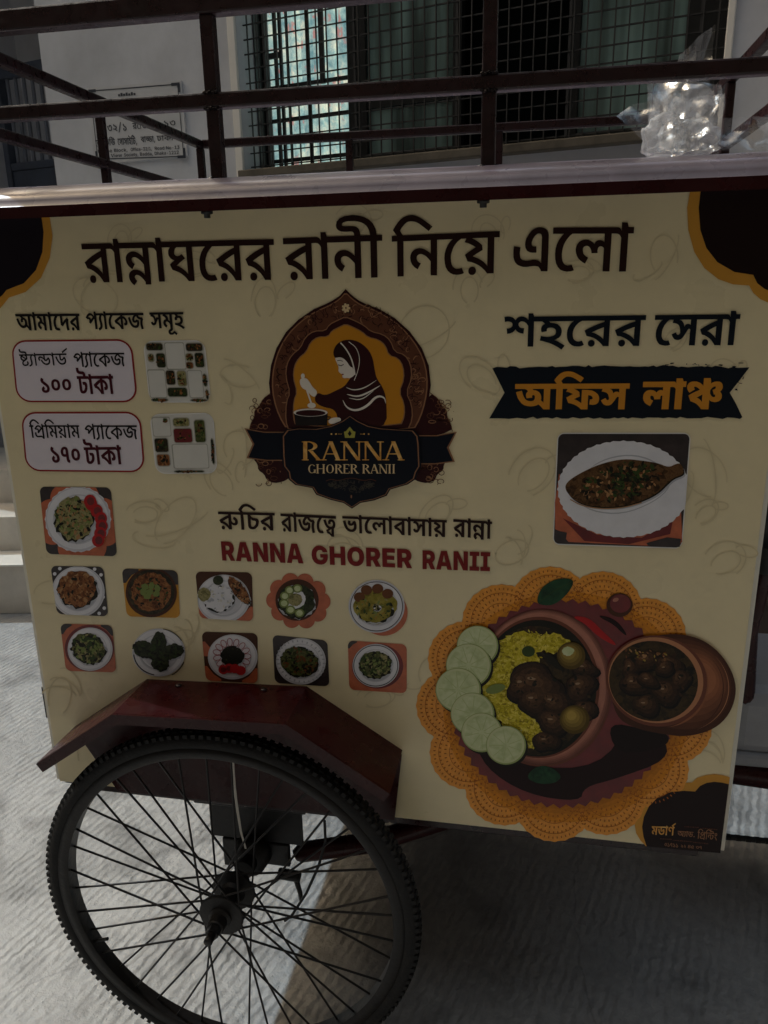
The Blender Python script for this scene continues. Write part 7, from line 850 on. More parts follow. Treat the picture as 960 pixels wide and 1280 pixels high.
[[-356,10349,-4,1,-4,1,-4,2,-4,3,-3,2,-2,4,-2,4,-1,4,0,5,0,5,1,4,1,4,3,4,3,2,3,2,4,2,5,1,4,0,4,-1,5,-1,3,-1,2,-2,2,-2,2,-2,2,-3,2,-3,1,-3,1,-3,0,-4,0,-4,-42,2,0,8,36,-2,-6,-2,-1,4,-1,3,-2,3,-2,2,-2,1,-4,1,-4,0,-2,-2,-2,-2,-2,-2,-2,-3,0,-3,0,-6,1,-4,1,-3,2,-3,2,-2,4,-1,3,-1,3,0,2,1,2,1,1,0,1,2,1,2,12,-3,-2,-3,-3,-4,-2,-2,-2,0,-3,-2,-3,0,-4,-1]],
[[-283,10378,0,-10,-31,2,0,10]],
[[-239,10344,-5,0,-4,1,-4,1,-3,2,-3,2,-2,3,-2,3,-2,4,0,3,13,-1,1,-2,1,-2,2,-2,3,-1,2,-1,4,0,2,0,4,0,2,2,2,2,1,2,0,3,0,3,-1,2,-2,2,-3,2,-3,2,-4,0,-8,0,0,9,16,15,-28,2,0,10,44,-2,0,-10,-22,-20,0,3,4,0,5,-1,4,-1,3,-2,4,-3,2,-2,2,-4,0,-2,0,-4,0,-4,0,-4,-2,-2,-3,-3,-3,-3,-4,-1,-4,-1,-4,0]],
[[-201,10342,0,9,24,21,3,2,2,2,2,3,2,3,0,2,1,2,-1,3,0,3,-2,2,-2,1,-3,1,-3,0,-3,0,-3,0,-2,-2,-2,-2,0,-2,-1,-4,-13,1,1,4,1,3,2,4,2,2,2,2,4,2,4,2,4,0,4,0,4,0,4,-2,4,-1,4,-2,2,-2,2,-3,2,-3,1,-3,1,-4,-1,-4,-1,-2,-1,-3,-2,-3,-2,-2,-3,-3,-4,-3,-4,-4,-11,-10,29,-2,0,-10]],
[[-113,10405,-21,-76,-12,1,22,76]],
[[-103,10338,0,10,45,-3,0,-10]],
[[-72,10400,0,-64,-13,0,0,54,-1,0,-15,-10,0,12,15,8]],
[[-48,10318,4,26,13,0,-8,-26]],
[[48,10330,0,64,30,-2,6,0,5,-1,5,-2,4,-2,2,-3,3,-2,2,-4,1,-4,0,-4,0,-4,-1,-3,-2,-3,-3,-2,-2,-2,-4,-2,-5,-2,-5,0,-6,0,-22,1,0,10,20,-1,4,0,4,1,3,1,2,2,1,2,0,4,0,2,-1,3,-2,2,-3,2,-4,1,-4,0,-13,1,0,-53]],
[[92,10328,-19,30,17,0,20,-30]],
[[145,10325,-5,1,-6,0,-4,2,-4,3,-4,3,-2,4,-2,4,-2,4,0,4,0,6,2,4,2,4,2,2,4,4,4,2,4,1,6,1,5,0,6,-1,5,-1,4,-2,4,-2,4,-4,2,-3,2,-4,2,-5,0,-4,0,-5,-2,-4,-2,-4,-2,-3,-4,-3,-4,-2,-4,-1,-5,-1],[145,10334,5,0,3,2,3,2,2,3,0,3,1,4,-1,4,0,4,-2,4,-3,2,-3,2,-5,0,-4,0,-3,-1,-3,-3,-2,-2,-1,-4,0,-4,0,-4,1,-4,2,-3,3,-3,3,-1]],
[[202,10322,-5,0,-5,2,-4,2,-3,3,-2,4,-1,4,1,4,1,3,2,2,4,2,3,1,3,1,5,0,4,0,5,0,4,1,2,0,2,1,2,0,0,2,0,2,-2,2,0,2,-2,0,-3,2,-3,0,-3,0,-3,-1,-2,-1,-2,-1,-1,-1,-1,-2,-14,3,2,3,2,2,2,2,2,2,3,1,3,1,6,0,6,0,4,0,5,0,4,-2,4,-2,3,-2,2,-3,2,-3,1,-5,0,-32,-15,1,0,6,-2,-2,-2,-1,-2,-1,-4,-2,-3,0],[206,10330,4,0,4,1,2,1,2,2,2,2,0,3,0,5,-1,0,-1,0,-2,0,-2,-1,-2,0,-2,0,-1,0,-1,-1,-4,0,-2,0,-2,-1,-2,-1,0,-2,-1,-2,1,-1,0,-1,2,-2,2,-1,2,-1]],
[[271,10318,-5,1,-4,1,-4,2,-3,2,-3,4,-2,3,-2,4,-1,5,-1,4,1,6,1,4,2,4,2,3,3,3,3,2,4,0,4,2,5,0,5,-1,4,-1,2,-2,3,-2,1,-2,2,-2,0,24,16,-1,0,-63,-15,0,0,8,-1,0,-2,-2,-1,-2,-3,-1,-2,-1,-4,-2],[276,10328,4,0,2,2,4,2,2,2,0,4,1,4,-1,4,0,4,-2,3,-4,3,-2,1,-4,1,-4,0,-4,-2,-2,-2,-2,-3,-2,-3,0,-4,0,-4,2,-4,2,-4,2,-2,4,-2]],
[[348,10316,0,63,17,-1,27,-35,1,-3,2,-2,2,-3,2,-3,2,-4,2,-4,-1,0,-1,3,0,4,-1,4,0,3,0,4,0,2,0,32,16,0,0,-64,-18,1,-24,31,-2,4,-2,3,-2,3,-2,4,-2,2,-2,4,-2,3,2,0,0,-5,0,-4,1,-4,0,-4,1,-2,0,-3,0,-31]],
[[457,10309,-5,1,-6,1,-4,2,-4,3,-4,2,-2,4,-2,4,-2,4,0,5,0,5,2,4,2,4,2,3,4,3,4,2,4,2,6,0,5,0,5,0,6,-2,4,-2,4,-2,4,-4,2,-3,2,-4,2,-4,0,-5,0,-4,-2,-5,-2,-3,-2,-4,-4,-2,-4,-2,-4,-2,-6,-1],[457,10318,4,1,3,1,3,2,2,4,1,3,0,4,0,4,-1,3,-2,4,-3,2,-3,2,-4,0,-5,0,-2,-1,-4,-2,-1,-3,-1,-4,0,-4,0,-4,1,-4,1,-2,4,-3,2,-1]],
[[544,10336,0,-9,-36,2,0,9]],
[[571,10304,0,10,53,-2,0,-10]],
[[608,10366,0,-64,-16,1,0,53,-18,-10,0,12,17,8]],
[[666,10298,-5,1,-5,1,-4,2,-4,2,-4,2,-3,2,-2,4,-1,3,-1,3,15,0,1,-3,1,-2,3,-1,3,-2,3,-1,3,-1,4,1,4,1,2,0,3,2,1,3,0,3,0,2,-1,3,-3,3,-2,1,-4,1,-6,1,-8,1,0,8,18,14,-33,2,0,10,53,-2,0,-10,-27,-19,0,3,6,0,5,-1,4,-1,4,-2,4,-2,3,-4,2,-2,1,-4,0,-4,0,-4,-1,-2,-3,-4,-2,-2,-4,-2,-4,-2,-4,-1,-6,-1]],
[[-1506,10306,0,66,18,-1,0,-55,42,-2,0,-11]],
[[-1412,10300,-7,1,-5,1,-6,3,-3,3,-3,4,0,4,0,4,2,4,2,2,4,2,4,0,4,2,6,0,5,0,5,0,5,0,3,1,2,1,2,0,0,2,0,2,-1,2,-2,2,-2,0,-3,2,-4,0,-3,0,-3,0,-3,-2,-2,0,-1,-2,-2,-2,-16,4,2,2,2,2,2,2,3,2,3,2,4,0,7,1,7,0,6,-1,5,0,5,-2,4,-2,4,-2,4,-3,2,-4,0,-4,0,-33,-17,0,0,8,-1,0,-2,-2,-2,-2,-3,-2,-4,-1,-5,-1],[-1408,10309,5,1,3,0,4,2,2,2,2,2,0,2,0,6,-1,0,-1,-1,-2,0,-2,-1,-2,0,-3,0,-2,0,-1,0,-4,0,-3,0,-3,-2,-2,0,0,-2,-1,-2,1,-2,0,-2,2,-1,2,-1,3,0]],
[[-1341,10313,0,15,3,0,24,18,21,-1,-31,-23,-4,0]],
[[-1357,10299,0,65,18,0,0,-66]],
[[-1312,10296,-23,24,12,8,31,-32]],
[[-1250,10292,-7,2,-7,0,-5,2,-5,4,-4,2,-3,4,-3,4,0,5,-1,5,1,4,0,5,3,4,3,3,4,3,5,3,5,1,6,1,6,0,7,-1,7,-1,3,-2,3,-2,4,-2,2,-2,3,-2,2,-4,1,-3,2,-3,0,-5,0,-3,-60,2,0,8,51,-2,-9,-2,0,4,-1,4,-3,2,-2,2,-4,2,-5,0,-5,0,-4,-1,-4,-2,-2,-3,-1,-2,-1,-4,0,-6,1,-4,1,-3,4,-3,3,-2,4,-1,5,-1,4,0,2,0,3,2,2,0,2,2,1,2,16,-4,-2,-3,-4,-3,-2,-2,-4,-2,-4,0,-4,-1,-5,-1]],
[[-1140,10289,-33,67,21,-1,16,-33,1,-4,2,-5,1,-5,2,-4,2,-6,2,-5,-4,0,2,5,2,6,2,4,2,4,2,4,2,4,15,32,20,0,-33,-64]],
[[-1072,10286,0,48,18,0,0,-50]],
[[-1062,10341,-4,1,-4,1,-2,3,0,2,0,2,2,2,4,2,4,0,4,-1,2,-1,3,-2,1,-3,-1,-3,-3,-2,-2,-1]],
[[-1005,10282,-7,0,-6,2,-6,2,-4,2,-4,3,-4,3,-2,5,-2,5,0,4,0,5,2,5,2,4,4,3,4,3,4,2,6,2,6,0,6,0,6,0,6,-2,4,-2,4,-1,3,-2,3,-3,2,-2,2,-3,2,-3,0,-4,1,-4,0,-4,-59,3,0,8,50,-3,-8,-2,0,4,-2,4,-2,2,-3,2,-4,2,-5,0,-4,0,-4,0,-4,-2,-2,-3,-2,-3,0,-3,0,-5,0,-5,2,-3,2,-3,4,-2,4,-1,6,-1,2,0,4,0,2,1,2,1,2,1,2,2,16,-3,-2,-3,-4,-4,-3,-1,-3,-1,-4,-2,-5,0,-5,0]],
[[-944,10280,-22,50,19,-2,7,-18,1,-4,1,-3,2,-4,0,-4,2,-5,1,-4,-3,0,2,4,1,4,1,4,2,4,1,4,1,3,7,19,17,-2,6,-18,2,-4,0,-4,2,-3,1,-4,1,-5,2,-4,-2,0,0,4,2,4,1,4,1,4,1,4,1,3,7,19,19,-2,-22,-48,-18,2,-8,19,-1,3,-1,4,-1,3,-1,4,-2,3,0,4,2,0,0,-4,-2,-3,0,-3,-2,-4,-1,-4,-1,-2,-8,-20]],
[[-776,10271,-5,1,-5,0,-4,2,-4,2,-4,2,-2,4,-2,3,-2,3,0,5,14,-1,0,-3,2,-3,2,-2,3,-1,3,-1,4,0,4,0,4,0,2,2,3,1,1,2,0,3,0,2,-1,2,-2,1,-3,1,-2,2,-4,1,-8,2,-6,2,-5,3,-4,2,-3,4,-2,3,0,5,0,4,2,2,1,4,3,2,3,2,4,2,4,1,5,1,5,0,5,-1,4,-1,5,-2,3,-2,4,-2,2,-2,2,-4,2,-3,0,-3,-14,0,-1,4,-3,2,-4,2,-5,1,-4,0,-3,-1,-2,0,-2,-2,-2,-2,0,-2,0,-2,2,-2,2,-2,2,-2,4,0,2,-2,7,-2,4,0,5,-2,3,-2,3,-2,3,-3,2,-3,1,-3,1,-4,-1,-4,0,-3,-2,-3,-3,-3,-3,-2,-4,-2,-4,0,-6,-1]],
[[-712,10268,-5,0,-5,2,-4,2,-4,2,-3,4,-3,3,-1,4,-1,5,0,4,0,5,1,5,1,4,3,2,3,4,4,2,4,1,5,1,5,0,6,0,4,-2,4,-2,4,-2,3,-4,3,-3,2,-4,0,-5,1,-4,-1,-5,0,-5,-2,-4,-3,-2,-3,-4,-4,-2,-4,-1,-4,-1],[-712,10278,4,0,3,2,3,2,2,2,0,4,0,4,0,4,0,4,-2,4,-3,2,-3,2,-4,0,-4,0,-3,-2,-3,-2,-1,-2,-1,-4,0,-4,0,-4,1,-4,1,-4,3,-2,3,-2]],
[[-650,10265,-6,1,-4,1,-4,1,-4,4,-3,2,-3,4,-2,4,0,4,-1,6,1,4,0,4,2,4,3,4,3,2,4,2,4,2,4,1,6,0,4,-1,4,0,4,-2,4,-2,2,-2,3,-3,2,-3,1,-4,-13,-2,-1,2,0,2,-2,2,0,1,-2,1,-2,0,-2,1,-2,1,-4,-1,-3,-1,-3,-2,-2,-4,0,-3,0,-5,0,-4,0,-4,2,-2,3,-3,3,-1,4,-2,2,0,2,1,2,1,2,0,0,2,2,1,0,2,2,1,12,-2,-1,-4,-2,-2,-2,-4,-3,-2,-4,-1,-4,-1,-4,-1]],
[[-616,10264,0,49,14,-1,0,-48]],
[[-608,10319,-4,1,-2,2,-2,2,0,2,0,2,2,2,2,2,4,0,2,0,3,-2,2,-2,1,-3,-1,-2,-2,-2,-3,-1]],
[[-564,10261,-5,1,-5,0,-4,2,-4,3,-3,3,-3,4,-2,4,0,4,0,5,0,5,0,4,2,4,3,4,3,2,4,2,4,2,4,1,6,0,4,-1,6,-1,2,-1,3,-2,3,-2,2,-2,2,-3,1,-3,1,-3,1,-4,0,-4,0,-3,-45,2,0,8,38,-2,-6,-2,0,4,-2,3,-2,3,-2,2,-2,1,-4,1,-4,0,-3,-2,-3,-2,-2,-2,0,-3,-1,-3,0,-6,1,-4,0,-4,2,-2,4,-2,2,-2,4,0,3,0,3,0,2,2,1,0,1,2,2,2,12,-3,-2,-4,-2,-3,-2,-2,-4,-1,-2,-1,-4,-1,-4,0]],
[[-502,10308,0,-10,-32,2,0,9]],
[[-526,10320,14,0,0,-47,0,-2,1,-1,1,-2,3,0,1,0,1,0,1,0,2,0,2,-9,-2,-1,-3,0,-3,0,-2,0,-4,1,-4,1,-4,2,-2,4,-2,3,0,4]],
[[-492,10241,2,9,2,0,3,-1,3,0,2,1,2,0,0,2,2,2,0,4,-21,49,15,-1,10,-26,0,-3,2,-3,0,-4,1,-2,1,-4,1,-4,-3,1,0,3,2,4,0,2,1,4,1,2,2,4,10,25,14,-1,-24,-53,-2,-3,-2,-4,-3,-2,-3,-2,-4,0,-6,0,-2,0,-2,0,-3,0]],
[[-435,10238,4,27,14,-1,-9,-26]],
[[-362,10252,0,65,30,-1,6,-1,4,-1,4,-2,4,-1,2,-3,3,-2,2,-4,1,-4,-1,-4,-1,-3,-2,-3,-3,-2,-3,0,-4,-2,4,-1,4,-1,4,-3,2,-3,2,-4,0,-4,0,-4,0,-2,-2,-4,-2,-2,-4,-2,-3,-1,-5,-1,-4,-1,-6,0],[-347,10262,15,0,6,0,4,2,2,2,2,4,-1,2,-1,2,-2,2,-3,2,-3,1,-4,1,-15,0],[-347,10289,13,-1,4,0,2,1,3,1,2,2,1,2,0,2,0,4,-2,2,-4,2,-6,2,-13,0]],
[[-276,10248,-5,0,-5,2,-4,2,-2,3,-2,3,-1,5,1,3,0,4,3,2,3,2,3,1,3,1,5,0,4,0,5,1,3,0,3,1,2,0,1,1,1,1,-1,2,-1,2,-1,2,-2,1,-3,1,-2,0,-4,0,-2,0,-2,-2,-2,0,-1,-2,-1,-2,-14,4,2,2,2,2,2,2,2,2,3,1,3,1,6,1,6,0,4,-1,4,0,4,-2,4,-2,4,-2,2,-3,2,-3,0,-4,0,-33,-14,1,0,6,-2,-2,-2,-2,-3,0,-3,-2,-4,0],[-272,10256,4,0,3,1,3,1,2,2,1,2,1,3,0,5,-2,0,-1,0,-1,0,-2,0,-2,-1,-2,0,-2,0,-1,-1,-3,0,-2,0,-2,-1,-2,-1,0,-2,-1,-2,0,-2,1,-1,2,-1,2,-1,2,-1]],
[[-209,10244,-4,1,-5,1,-3,2,-3,2,-4,4,-2,3,-2,4,0,5,-1,4,1,6,0,4,2,4,3,3,3,3,3,2,4,1,4,1,4,0,5,0,4,-2,2,-2,3,-2,1,-2,2,-2,0,24,15,0,0,-64,-15,0,0,8,-2,-2,-2,-2,-2,-1,-2,-1,-4,-2],[-204,10254,4,0,2,2,3,2,2,2,1,4,0,4,0,5,-1,3,-2,4,-3,2,-2,2,-4,0,-4,0,-4,-2,-2,-2,-2,-2,-2,-4,0,-4,0,-4,2,-4,2,-3,2,-3,4,-1]],
[[-142,10242,-4,0,-4,1,-4,2,-4,2,-2,3,-2,4,-2,4,-2,4,0,6,0,4,2,5,2,3,2,4,2,2,4,2,4,2,4,1,4,0,4,-1,4,-1,4,-1,2,-2,2,-2,1,-2,1,0,0,24,14,-1,0,-65,-14,2,0,7,-1,0,-1,-2,-2,-1,-2,-2,-4,-2,-4,0],[-138,10251,4,0,4,1,2,2,2,4,1,3,1,5,-1,4,-1,4,-2,2,-2,2,-4,2,-4,1,-4,-1,-3,0,-3,-3,-2,-3,0,-4,-1,-4,1,-4,0,-4,2,-2,3,-3,3,-1]],
[[-80,10238,-5,1,-5,1,-4,2,-3,4,-2,3,-1,5,1,4,1,2,2,2,4,2,2,2,4,0,4,1,4,0,6,1,3,0,3,0,2,0,0,2,1,1,-1,2,0,2,-2,1,-2,2,-2,0,-2,0,-4,0,-2,0,-2,-1,-2,-1,-2,-2,0,-1,-14,3,2,2,2,3,2,1,2,2,3,2,3,0,6,2,6,0,4,-1,4,-1,4,-1,4,-2,3,-3,3,-2,1,-4,1,-4,0,-32,-14,0,0,7,-1,0,-1,-2,-2,-1,-3,-2,-3,-1,-4,-1],[-76,10246,4,1,3,1,3,1,2,2,0,2,1,3,0,5,-1,-1,-1,0,-1,0,-2,0,-2,0,-2,0,-2,0,-1,0,-3,-1,-2,-1,-2,0,-2,-2,-1,-1,-1,-2,1,-1,1,-2,2,-2,1,0,3,-1]],
[[-38,10220,4,26,16,0,-10,-26]],
[[61,10233,-19,1,0,10,18,0,5,0,4,0,3,2,4,1,2,2,2,3,2,4,0,3,1,5,-1,4,0,4,-2,4,-2,2,-2,3,-3,2,-4,1,-4,2,-5,0,-18,1,0,11,19,-2,7,0,6,-2,6,-2,6,-4,4,-3,3,-5,2,-5,1,-5,1,-7,-1,-6,-1,-6,-2,-5,-3,-4,-4,-4,-6,-2,-6,-2,-6,-1]],
[[50,10297,0,-63,-15,0,0,64]],
[[123,10258,0,-28,-15,0,0,64,14,0,0,-28,-1,0,2,4,3,2,2,3,4,1,3,2,5,0,5,-2,5,-1,2,-2,2,-2,2,-3,2,-2,0,-4,1,-4,0,-30,-15,1,0,29,0,4,-2,2,-4,3,-4,1,-3,0,-3,-2,-2,0,-2,-2,-1,-3]],
[[188,10226,-6,0,-4,2,-4,2,-2,3,-2,4,-1,4,1,4,1,3,2,2,3,2,3,1,3,1,4,0,4,0,4,1,4,0,3,1,1,0,2,1,0,1,0,2,-1,2,-1,2,-2,1,-2,1,-3,0,-3,0,-2,0,-2,-2,-2,0,-2,-2,0,-2,-14,4,2,2,2,2,2,2,2,2,3,1,3,1,5,0,6,1,4,-1,4,0,4,-2,3,-2,4,-2,2,-3,2,-3,0,-4,0,-32,-14,0,0,6,-2,-1,-2,-2,-2,-1,-2,-2,-4,0],[192,10234,3,0,3,2,2,0,2,2,2,2,0,3,0,5,-2,0,-2,0,-1,0,-2,-1,-1,0,-2,0,-2,0,-2,-1,-2,0,-2,-1,-2,-1,-1,-2,-1,-1,1,-2,1,-1,1,-2,2,0,2,-2]],
[[244,10238,0,15,2,0,20,18,16,-1,-24,-22,-4,0]],
[[232,10225,0,63,14,0,0,-64]],
[[266,10223,-17,23,9,8,25,-32]],
[[306,10220,-5,1,-5,1,-4,2,-2,4,-2,3,0,5,0,3,1,3,2,2,3,2,3,2,3,0,4,0,4,1,5,0,3,1,3,0,2,0,1,2,0,1,0,2,0,1,-2,2,-2,1,-2,1,-3,0,-3,0,-2,0,-2,-1,-2,-1,-1,-2,-1,-1,-13,3,1,2,2,2,2,2,2,2,3,2,3,0,6,1,5,0,5,-1,4,0,4,-2,3,-1,3,-3,2,-2,2,-4,0,-4,0,-32,-13,0,0,7,-1,0,-1,-2,-2,-1,-3,-2,-2,-1,-4,-1],[310,10228,4,1,2,1,3,1,2,2,1,2,0,3,0,5,0,-1,-2,0,-1,0,-2,0,-1,0,-2,0,-2,0,-2,-1,-2,0,-2,-1,-2,0,-2,-2,-1,-1,0,-2,0,-1,1,-2,2,-2,2,0,2,-1]],
[[393,10248,0,-10,-33,2,0,10]],
[[419,10216,0,10,49,-2,0,-10]],
[[452,10278,0,-64,-14,1,0,53,-18,-10,0,12,17,8]],
[[484,10212,0,10,26,20,3,2,3,2,2,3,1,2,1,3,0,2,0,3,-1,2,-2,2,-3,1,-2,2,-4,0,-3,0,-3,-1,-2,-1,-2,-2,-1,-2,-1,-4,-13,1,0,4,1,3,2,4,2,2,4,2,3,2,5,1,4,1,4,0,6,0,4,-2,4,-1,4,-2,2,-3,3,-2,2,-3,1,-3,0,-4,0,-4,-2,-3,0,-2,-2,-3,-3,-2,-3,-3,-4,-3,-4,-4,-12,-10,32,-2,0,-10]],
[[552,10210,0,10,50,-3,0,-10]],
[[586,10272,0,-64,-14,0,0,53,-1,0,-17,-9,0,11,16,9]],
[[616,10206,0,9,26,20,4,3,2,2,2,2,2,3,1,2,1,3,-1,2,-1,2,-2,2,-2,2,-4,1,-2,1,-4,0,-3,-2,-3,0,-1,-2,-1,-3,0,-3,-14,0,0,4,1,4,2,3,3,3,2,2,4,2,4,1,4,1,6,0,4,-1,5,-1,4,-2,3,-2,4,-2,2,-2,2,-4,1,-3,0,-3,-1,-4,0,-3,-2,-3,-2,-2,-2,-2,-4,-4,-3,-2,-5,-4,-12,-10,32,-2,0,-10]]]

def unpack():
    out = {}
    for nm, ps in GLYPHS.items():
        out[nm] = []
        for P in ps:
            Q = []
            for c in P:
                x = y = 0
                lp = []
                for i in range(0, len(c), 2):
                    x += c[i]
                    y += c[i + 1]
                    lp.append((x * 2e-4, y * 2e-4))
                Q.append(lp)
            out[nm].append(Q)
    return out
TXT = unpack()

def clip_poly(pts, cl):
    ar = sum(cl[i][0] * cl[(i + 1) % len(cl)][1] - cl[(i + 1) % len(cl)][0] * cl[i][1] for i in range(len(cl)))
    sg_ = 1 if ar > 0 else -1
    for i in range(len(cl)):
        (ax, ay), (bx, by) = cl[i], cl[(i + 1) % len(cl)]
        f = lambda p: sg_ * ((bx - ax) * (p[1] - ay) - (by - ay) * (p[0] - ax))
        out = []
        for j in range(len(pts)):
            p, q = pts[j], pts[(j + 1) % len(pts)]
            u, v = f(p), f(q)
            if u >= 0:
                out.append(p)
            if (u >= 0) != (v >= 0):
                t = u / (u - v)
                out.append((p[0] + (q[0] - p[0]) * t, p[1] + (q[1] - p[1]) * t))
        pts = out
        if len(pts) < 3:
            return []
    return pts

class Art(MB):
    """flat print on a board: layers lie a fraction of a millimetre apart"""
    def __init__(s, y0=-0.0016, step=0.0003, conv=on_panel):
        super().__init__()
        s.y0, s.step, s.conv = y0, step, conv
        s.clip, s.cnt = None, 0
    def raw(s, loops, m, layer, eps=0.0):
        y = s.y0 - layer * s.step - eps
        vs = [Vector((x, z, 0)) for lp in loops for x, z in lp]
        tr = tessellate_polygon([[Vector((x, z, 0)) for x, z in lp] for lp in loops])
        s.add([(v.x, y, v.y) for v in vs], [t for t in tr if len(set(t)) == 3], m)
    def poly(s, pts, m, layer, eps=None):
        if s.clip:
            pts = clip_poly(pts, s.clip)
            if len(pts) < 3:
                return
        if eps is None:
            s.cnt += 1
            eps = 0.000004 * (s.cnt % 23)
        s.raw([[s.conv(*p) for p in pts]], m, layer, eps)
    def glyph(s, loops, m, layer, eps=0.0):
        """fill by winding number, so outlines may cross themselves"""
        vs, ed = [], []
        for lp in loops:
            o = len(vs)
            vs += [Vector((x * 100, z * 100)) for x, z in lp]
            ed += [(o + i, o + (i + 1) % len(lp)) for i in range(len(lp))]
        r = delaunay_2d_cdt(vs, ed, [], 0, 1e-5)
        y = s.y0 - layer * s.step - eps
        segs = [(lp[i], lp[(i + 1) % len(lp)]) for lp in loops for i in range(len(lp))]
        keep = []
        for t in r[2]:
            cx = sum(r[0][i].x for i in t) / len(t) / 100
            cz = sum(r[0][i].y for i in t) / len(t) / 100
            wn = 0
            for (ax, az), (bx, bz) in segs:
                if (az > cz) != (bz > cz) and cx < (bx - ax) * (cz - az) / (bz - az) + ax:
                    wn += 1 if bz > az else -1
            if wn:
                keep.append(tuple(t))
        s.add([(v.x / 100, y, v.y / 100) for v in r[0]], keep, m)
    def text(s, name, m, layer):
        for i, P in enumerate(TXT[name]):
            s.glyph(P, m, layer, 0.00004 * (i % 6))
    def stroke(s, pts, wd, m, layer, eps=0.0, taper=False):
        """line of wd photo pixels along pts (photo pixels)"""
        n = len(pts)
        L, Rr = [], []
        for i, p in enumerate(pts):
            a, b = pts[max(i - 1, 0)], pts[min(i + 1, n - 1)]
            dx, dy = b[0] - a[0], b[1] - a[1]
            k = math.hypot(dx, dy) or 1
            h = wd / 2 * (math.sin(math.pi * (i + 0.3) / (n - 0.4)) if taper else 1)
            L.append((p[0] - dy / k * h, p[1] + dx / k * h))
            Rr.append((p[0] + dy / k * h, p[1] - dx / k * h))
        y = s.y0 - layer * s.step - eps
        vs = []
        for a, b in zip(L, Rr):
            for c in (a, b):
                x, z = s.conv(*c)
                vs.append((x, y, z))
        s.add(vs, [(2 * i, 2 * i + 1, 2 * i + 3, 2 * i + 2) for i in range(n - 1)], m)
    def ell(s, c, rx, ry, m, layer, rot=0.0, n=40, wob=0.0, teeth=0, tooth=0.0, eps=None, a0=0, a1=360):
        pts = []
        cr, sr = math.cos(R(rot)), math.sin(R(rot))
        for k in range(n):
            a = R(a0 + (a1 - a0) * k / n)
            f = 1 + (random.uniform(-wob, wob) if wob else 0) + (tooth * math.cos(a * teeth) if teeth else 0)
            x, y = rx * f * math.cos(a), ry * f * math.sin(a)
            pts.append((c[0] + x * cr - y * sr, c[1] + x * sr + y * cr))
        s.poly(pts, m, layer, eps)
        return pts
    def shards(s, c, rx, ry, mats, layer, n, size, rot=0.0, asp=2.2, inside=0.95):
        cr, sr = math.cos(R(rot)), math.sin(R(rot))
        for k in range(n):
            a, d = random.uniform(0, 2 * math.pi), math.sqrt(random.random()) * inside
            x, y = rx * d * math.cos(a), ry * d * math.sin(a)
            p = (c[0] + x * cr - y * sr, c[1] + x * sr + y * cr)
            t = random.uniform(0, math.pi)
            u = size * random.uniform(0.5, 1.2)
            v = u / asp * random.uniform(0.6, 1.3)
            q = [(p[0] + math.cos(t + w) * u * math.cos(0) * e, p[1] + math.sin(t + w) * u * e) for w, e in
                 ((0, 1), (0.9, v / u + 0.12), (math.pi - 0.7, v / u + 0.2), (math.pi, 0.9), (math.pi + 0.8, v / u + 0.1), (-0.8, v / u + 0.2))]
            s.poly(q, random.choice(mats), layer, 0.00011 + 0.000004 * ((s.cnt + k) % 43))
        s.cnt += 7

q = Art(-0.0105, 0.0003)
q.conv = lambda s, z: (s, z)
def rect(s0, z0, s1, z1, m, layer):
    q.poly([(s0, shear(s0, z0)), (s1, shear(s1, z0)), (s1, shear(s1, z1)), (s0, shear(s0, z1))], m, layer)
rect(-0.31, 2.327, 0.155, 2.323, M['plaqueink'], 0)
rect(-0.31, 2.232, 0.155, 2.229, M['plaqueink'], 0)
rect(-0.31, 2.060, 0.155, 2.056, M['plaqueink'], 0)
rect(-0.314, 2.327, -0.31, 2.056, M['plaqueink'], 1)
rect(0.155, 2.327, 0.159, 2.056, M['plaqueink'], 1)
for s0, s1 in ((-0.322, -0.28), (0.125, 0.168)):
    for z in (2.331, 2.062):
        rect(s0, z, s1, z - 0.011, M['plaqueink'], 2)
    e0 = s0 if s0 < 0 else s1 - 0.011
    rect(e0, 2.331, e0 + 0.011, 2.295, M['plaqueink'], 3)
    rect(e0, 2.09, e0 + 0.011, 2.051, M['plaqueink'], 3)
for a in range(7):
    rect(-0.16 + a * 0.014, 2.305 + 0.004 * (a % 2), -0.16 + a * 0.014 + 0.011, 2.297, M['plaqueink'], 1)
for P in TXT['sign']:
    q.glyph(P, M['plaqueink'], 2)
FLAT.add('lettering')
q.build('lettering', sg)

# ---- unseen walls added around the viewer to block low sky light
M['farwall'] = mat('sky_blocker_brown', lin((84, 74, 64)), 0.85, vary=0.2, scale=1.5)
ob = thing('sky_blocker_opposite', 'plain brown wall added behind the viewer to block low sky light', 'building', (0, -3.7, 0))
k = MB()
k.box((-9, -0.3, 0), (9, 0, 9.0), M['farwall'], 0.01)
k.build('wall', ob)
for x in (-6.5, -3.5, -0.5, 2.5, 5.5):
    for z in (1.1, 4.0, 6.8):
        k = MB()
        k.box((x, 0.002, z), (x + 1.2, 0.03, z + 1.3), M['dark'], 0.004)
        k.build('shutter', ob)
for xx, nm_, hh in ((8.5, 'tall dark brown wall added on the right to block low sky light', 8.0), (-9.0, 'tall dark brown wall added on the left to block low sky light', 7.0)):
    oe = thing('sky_blocker_side', nm_, 'building', (xx, 0, 0))  # added out of view at each side to darken the ground under the cart
    k = MB()
    k.box((-0.15, -3.9, 0), (0.15, 6.5, hh), M['farwall'], 0.01)
    k.build('wall', oe)
    k = MB()
    e_ = -0.19 if xx > 0 else 0.155
    k.box((e_, -1.6, 0.05), (e_ + 0.035, -0.4, 2.2), M['dark'], 0.005)
    k.build('door', oe)

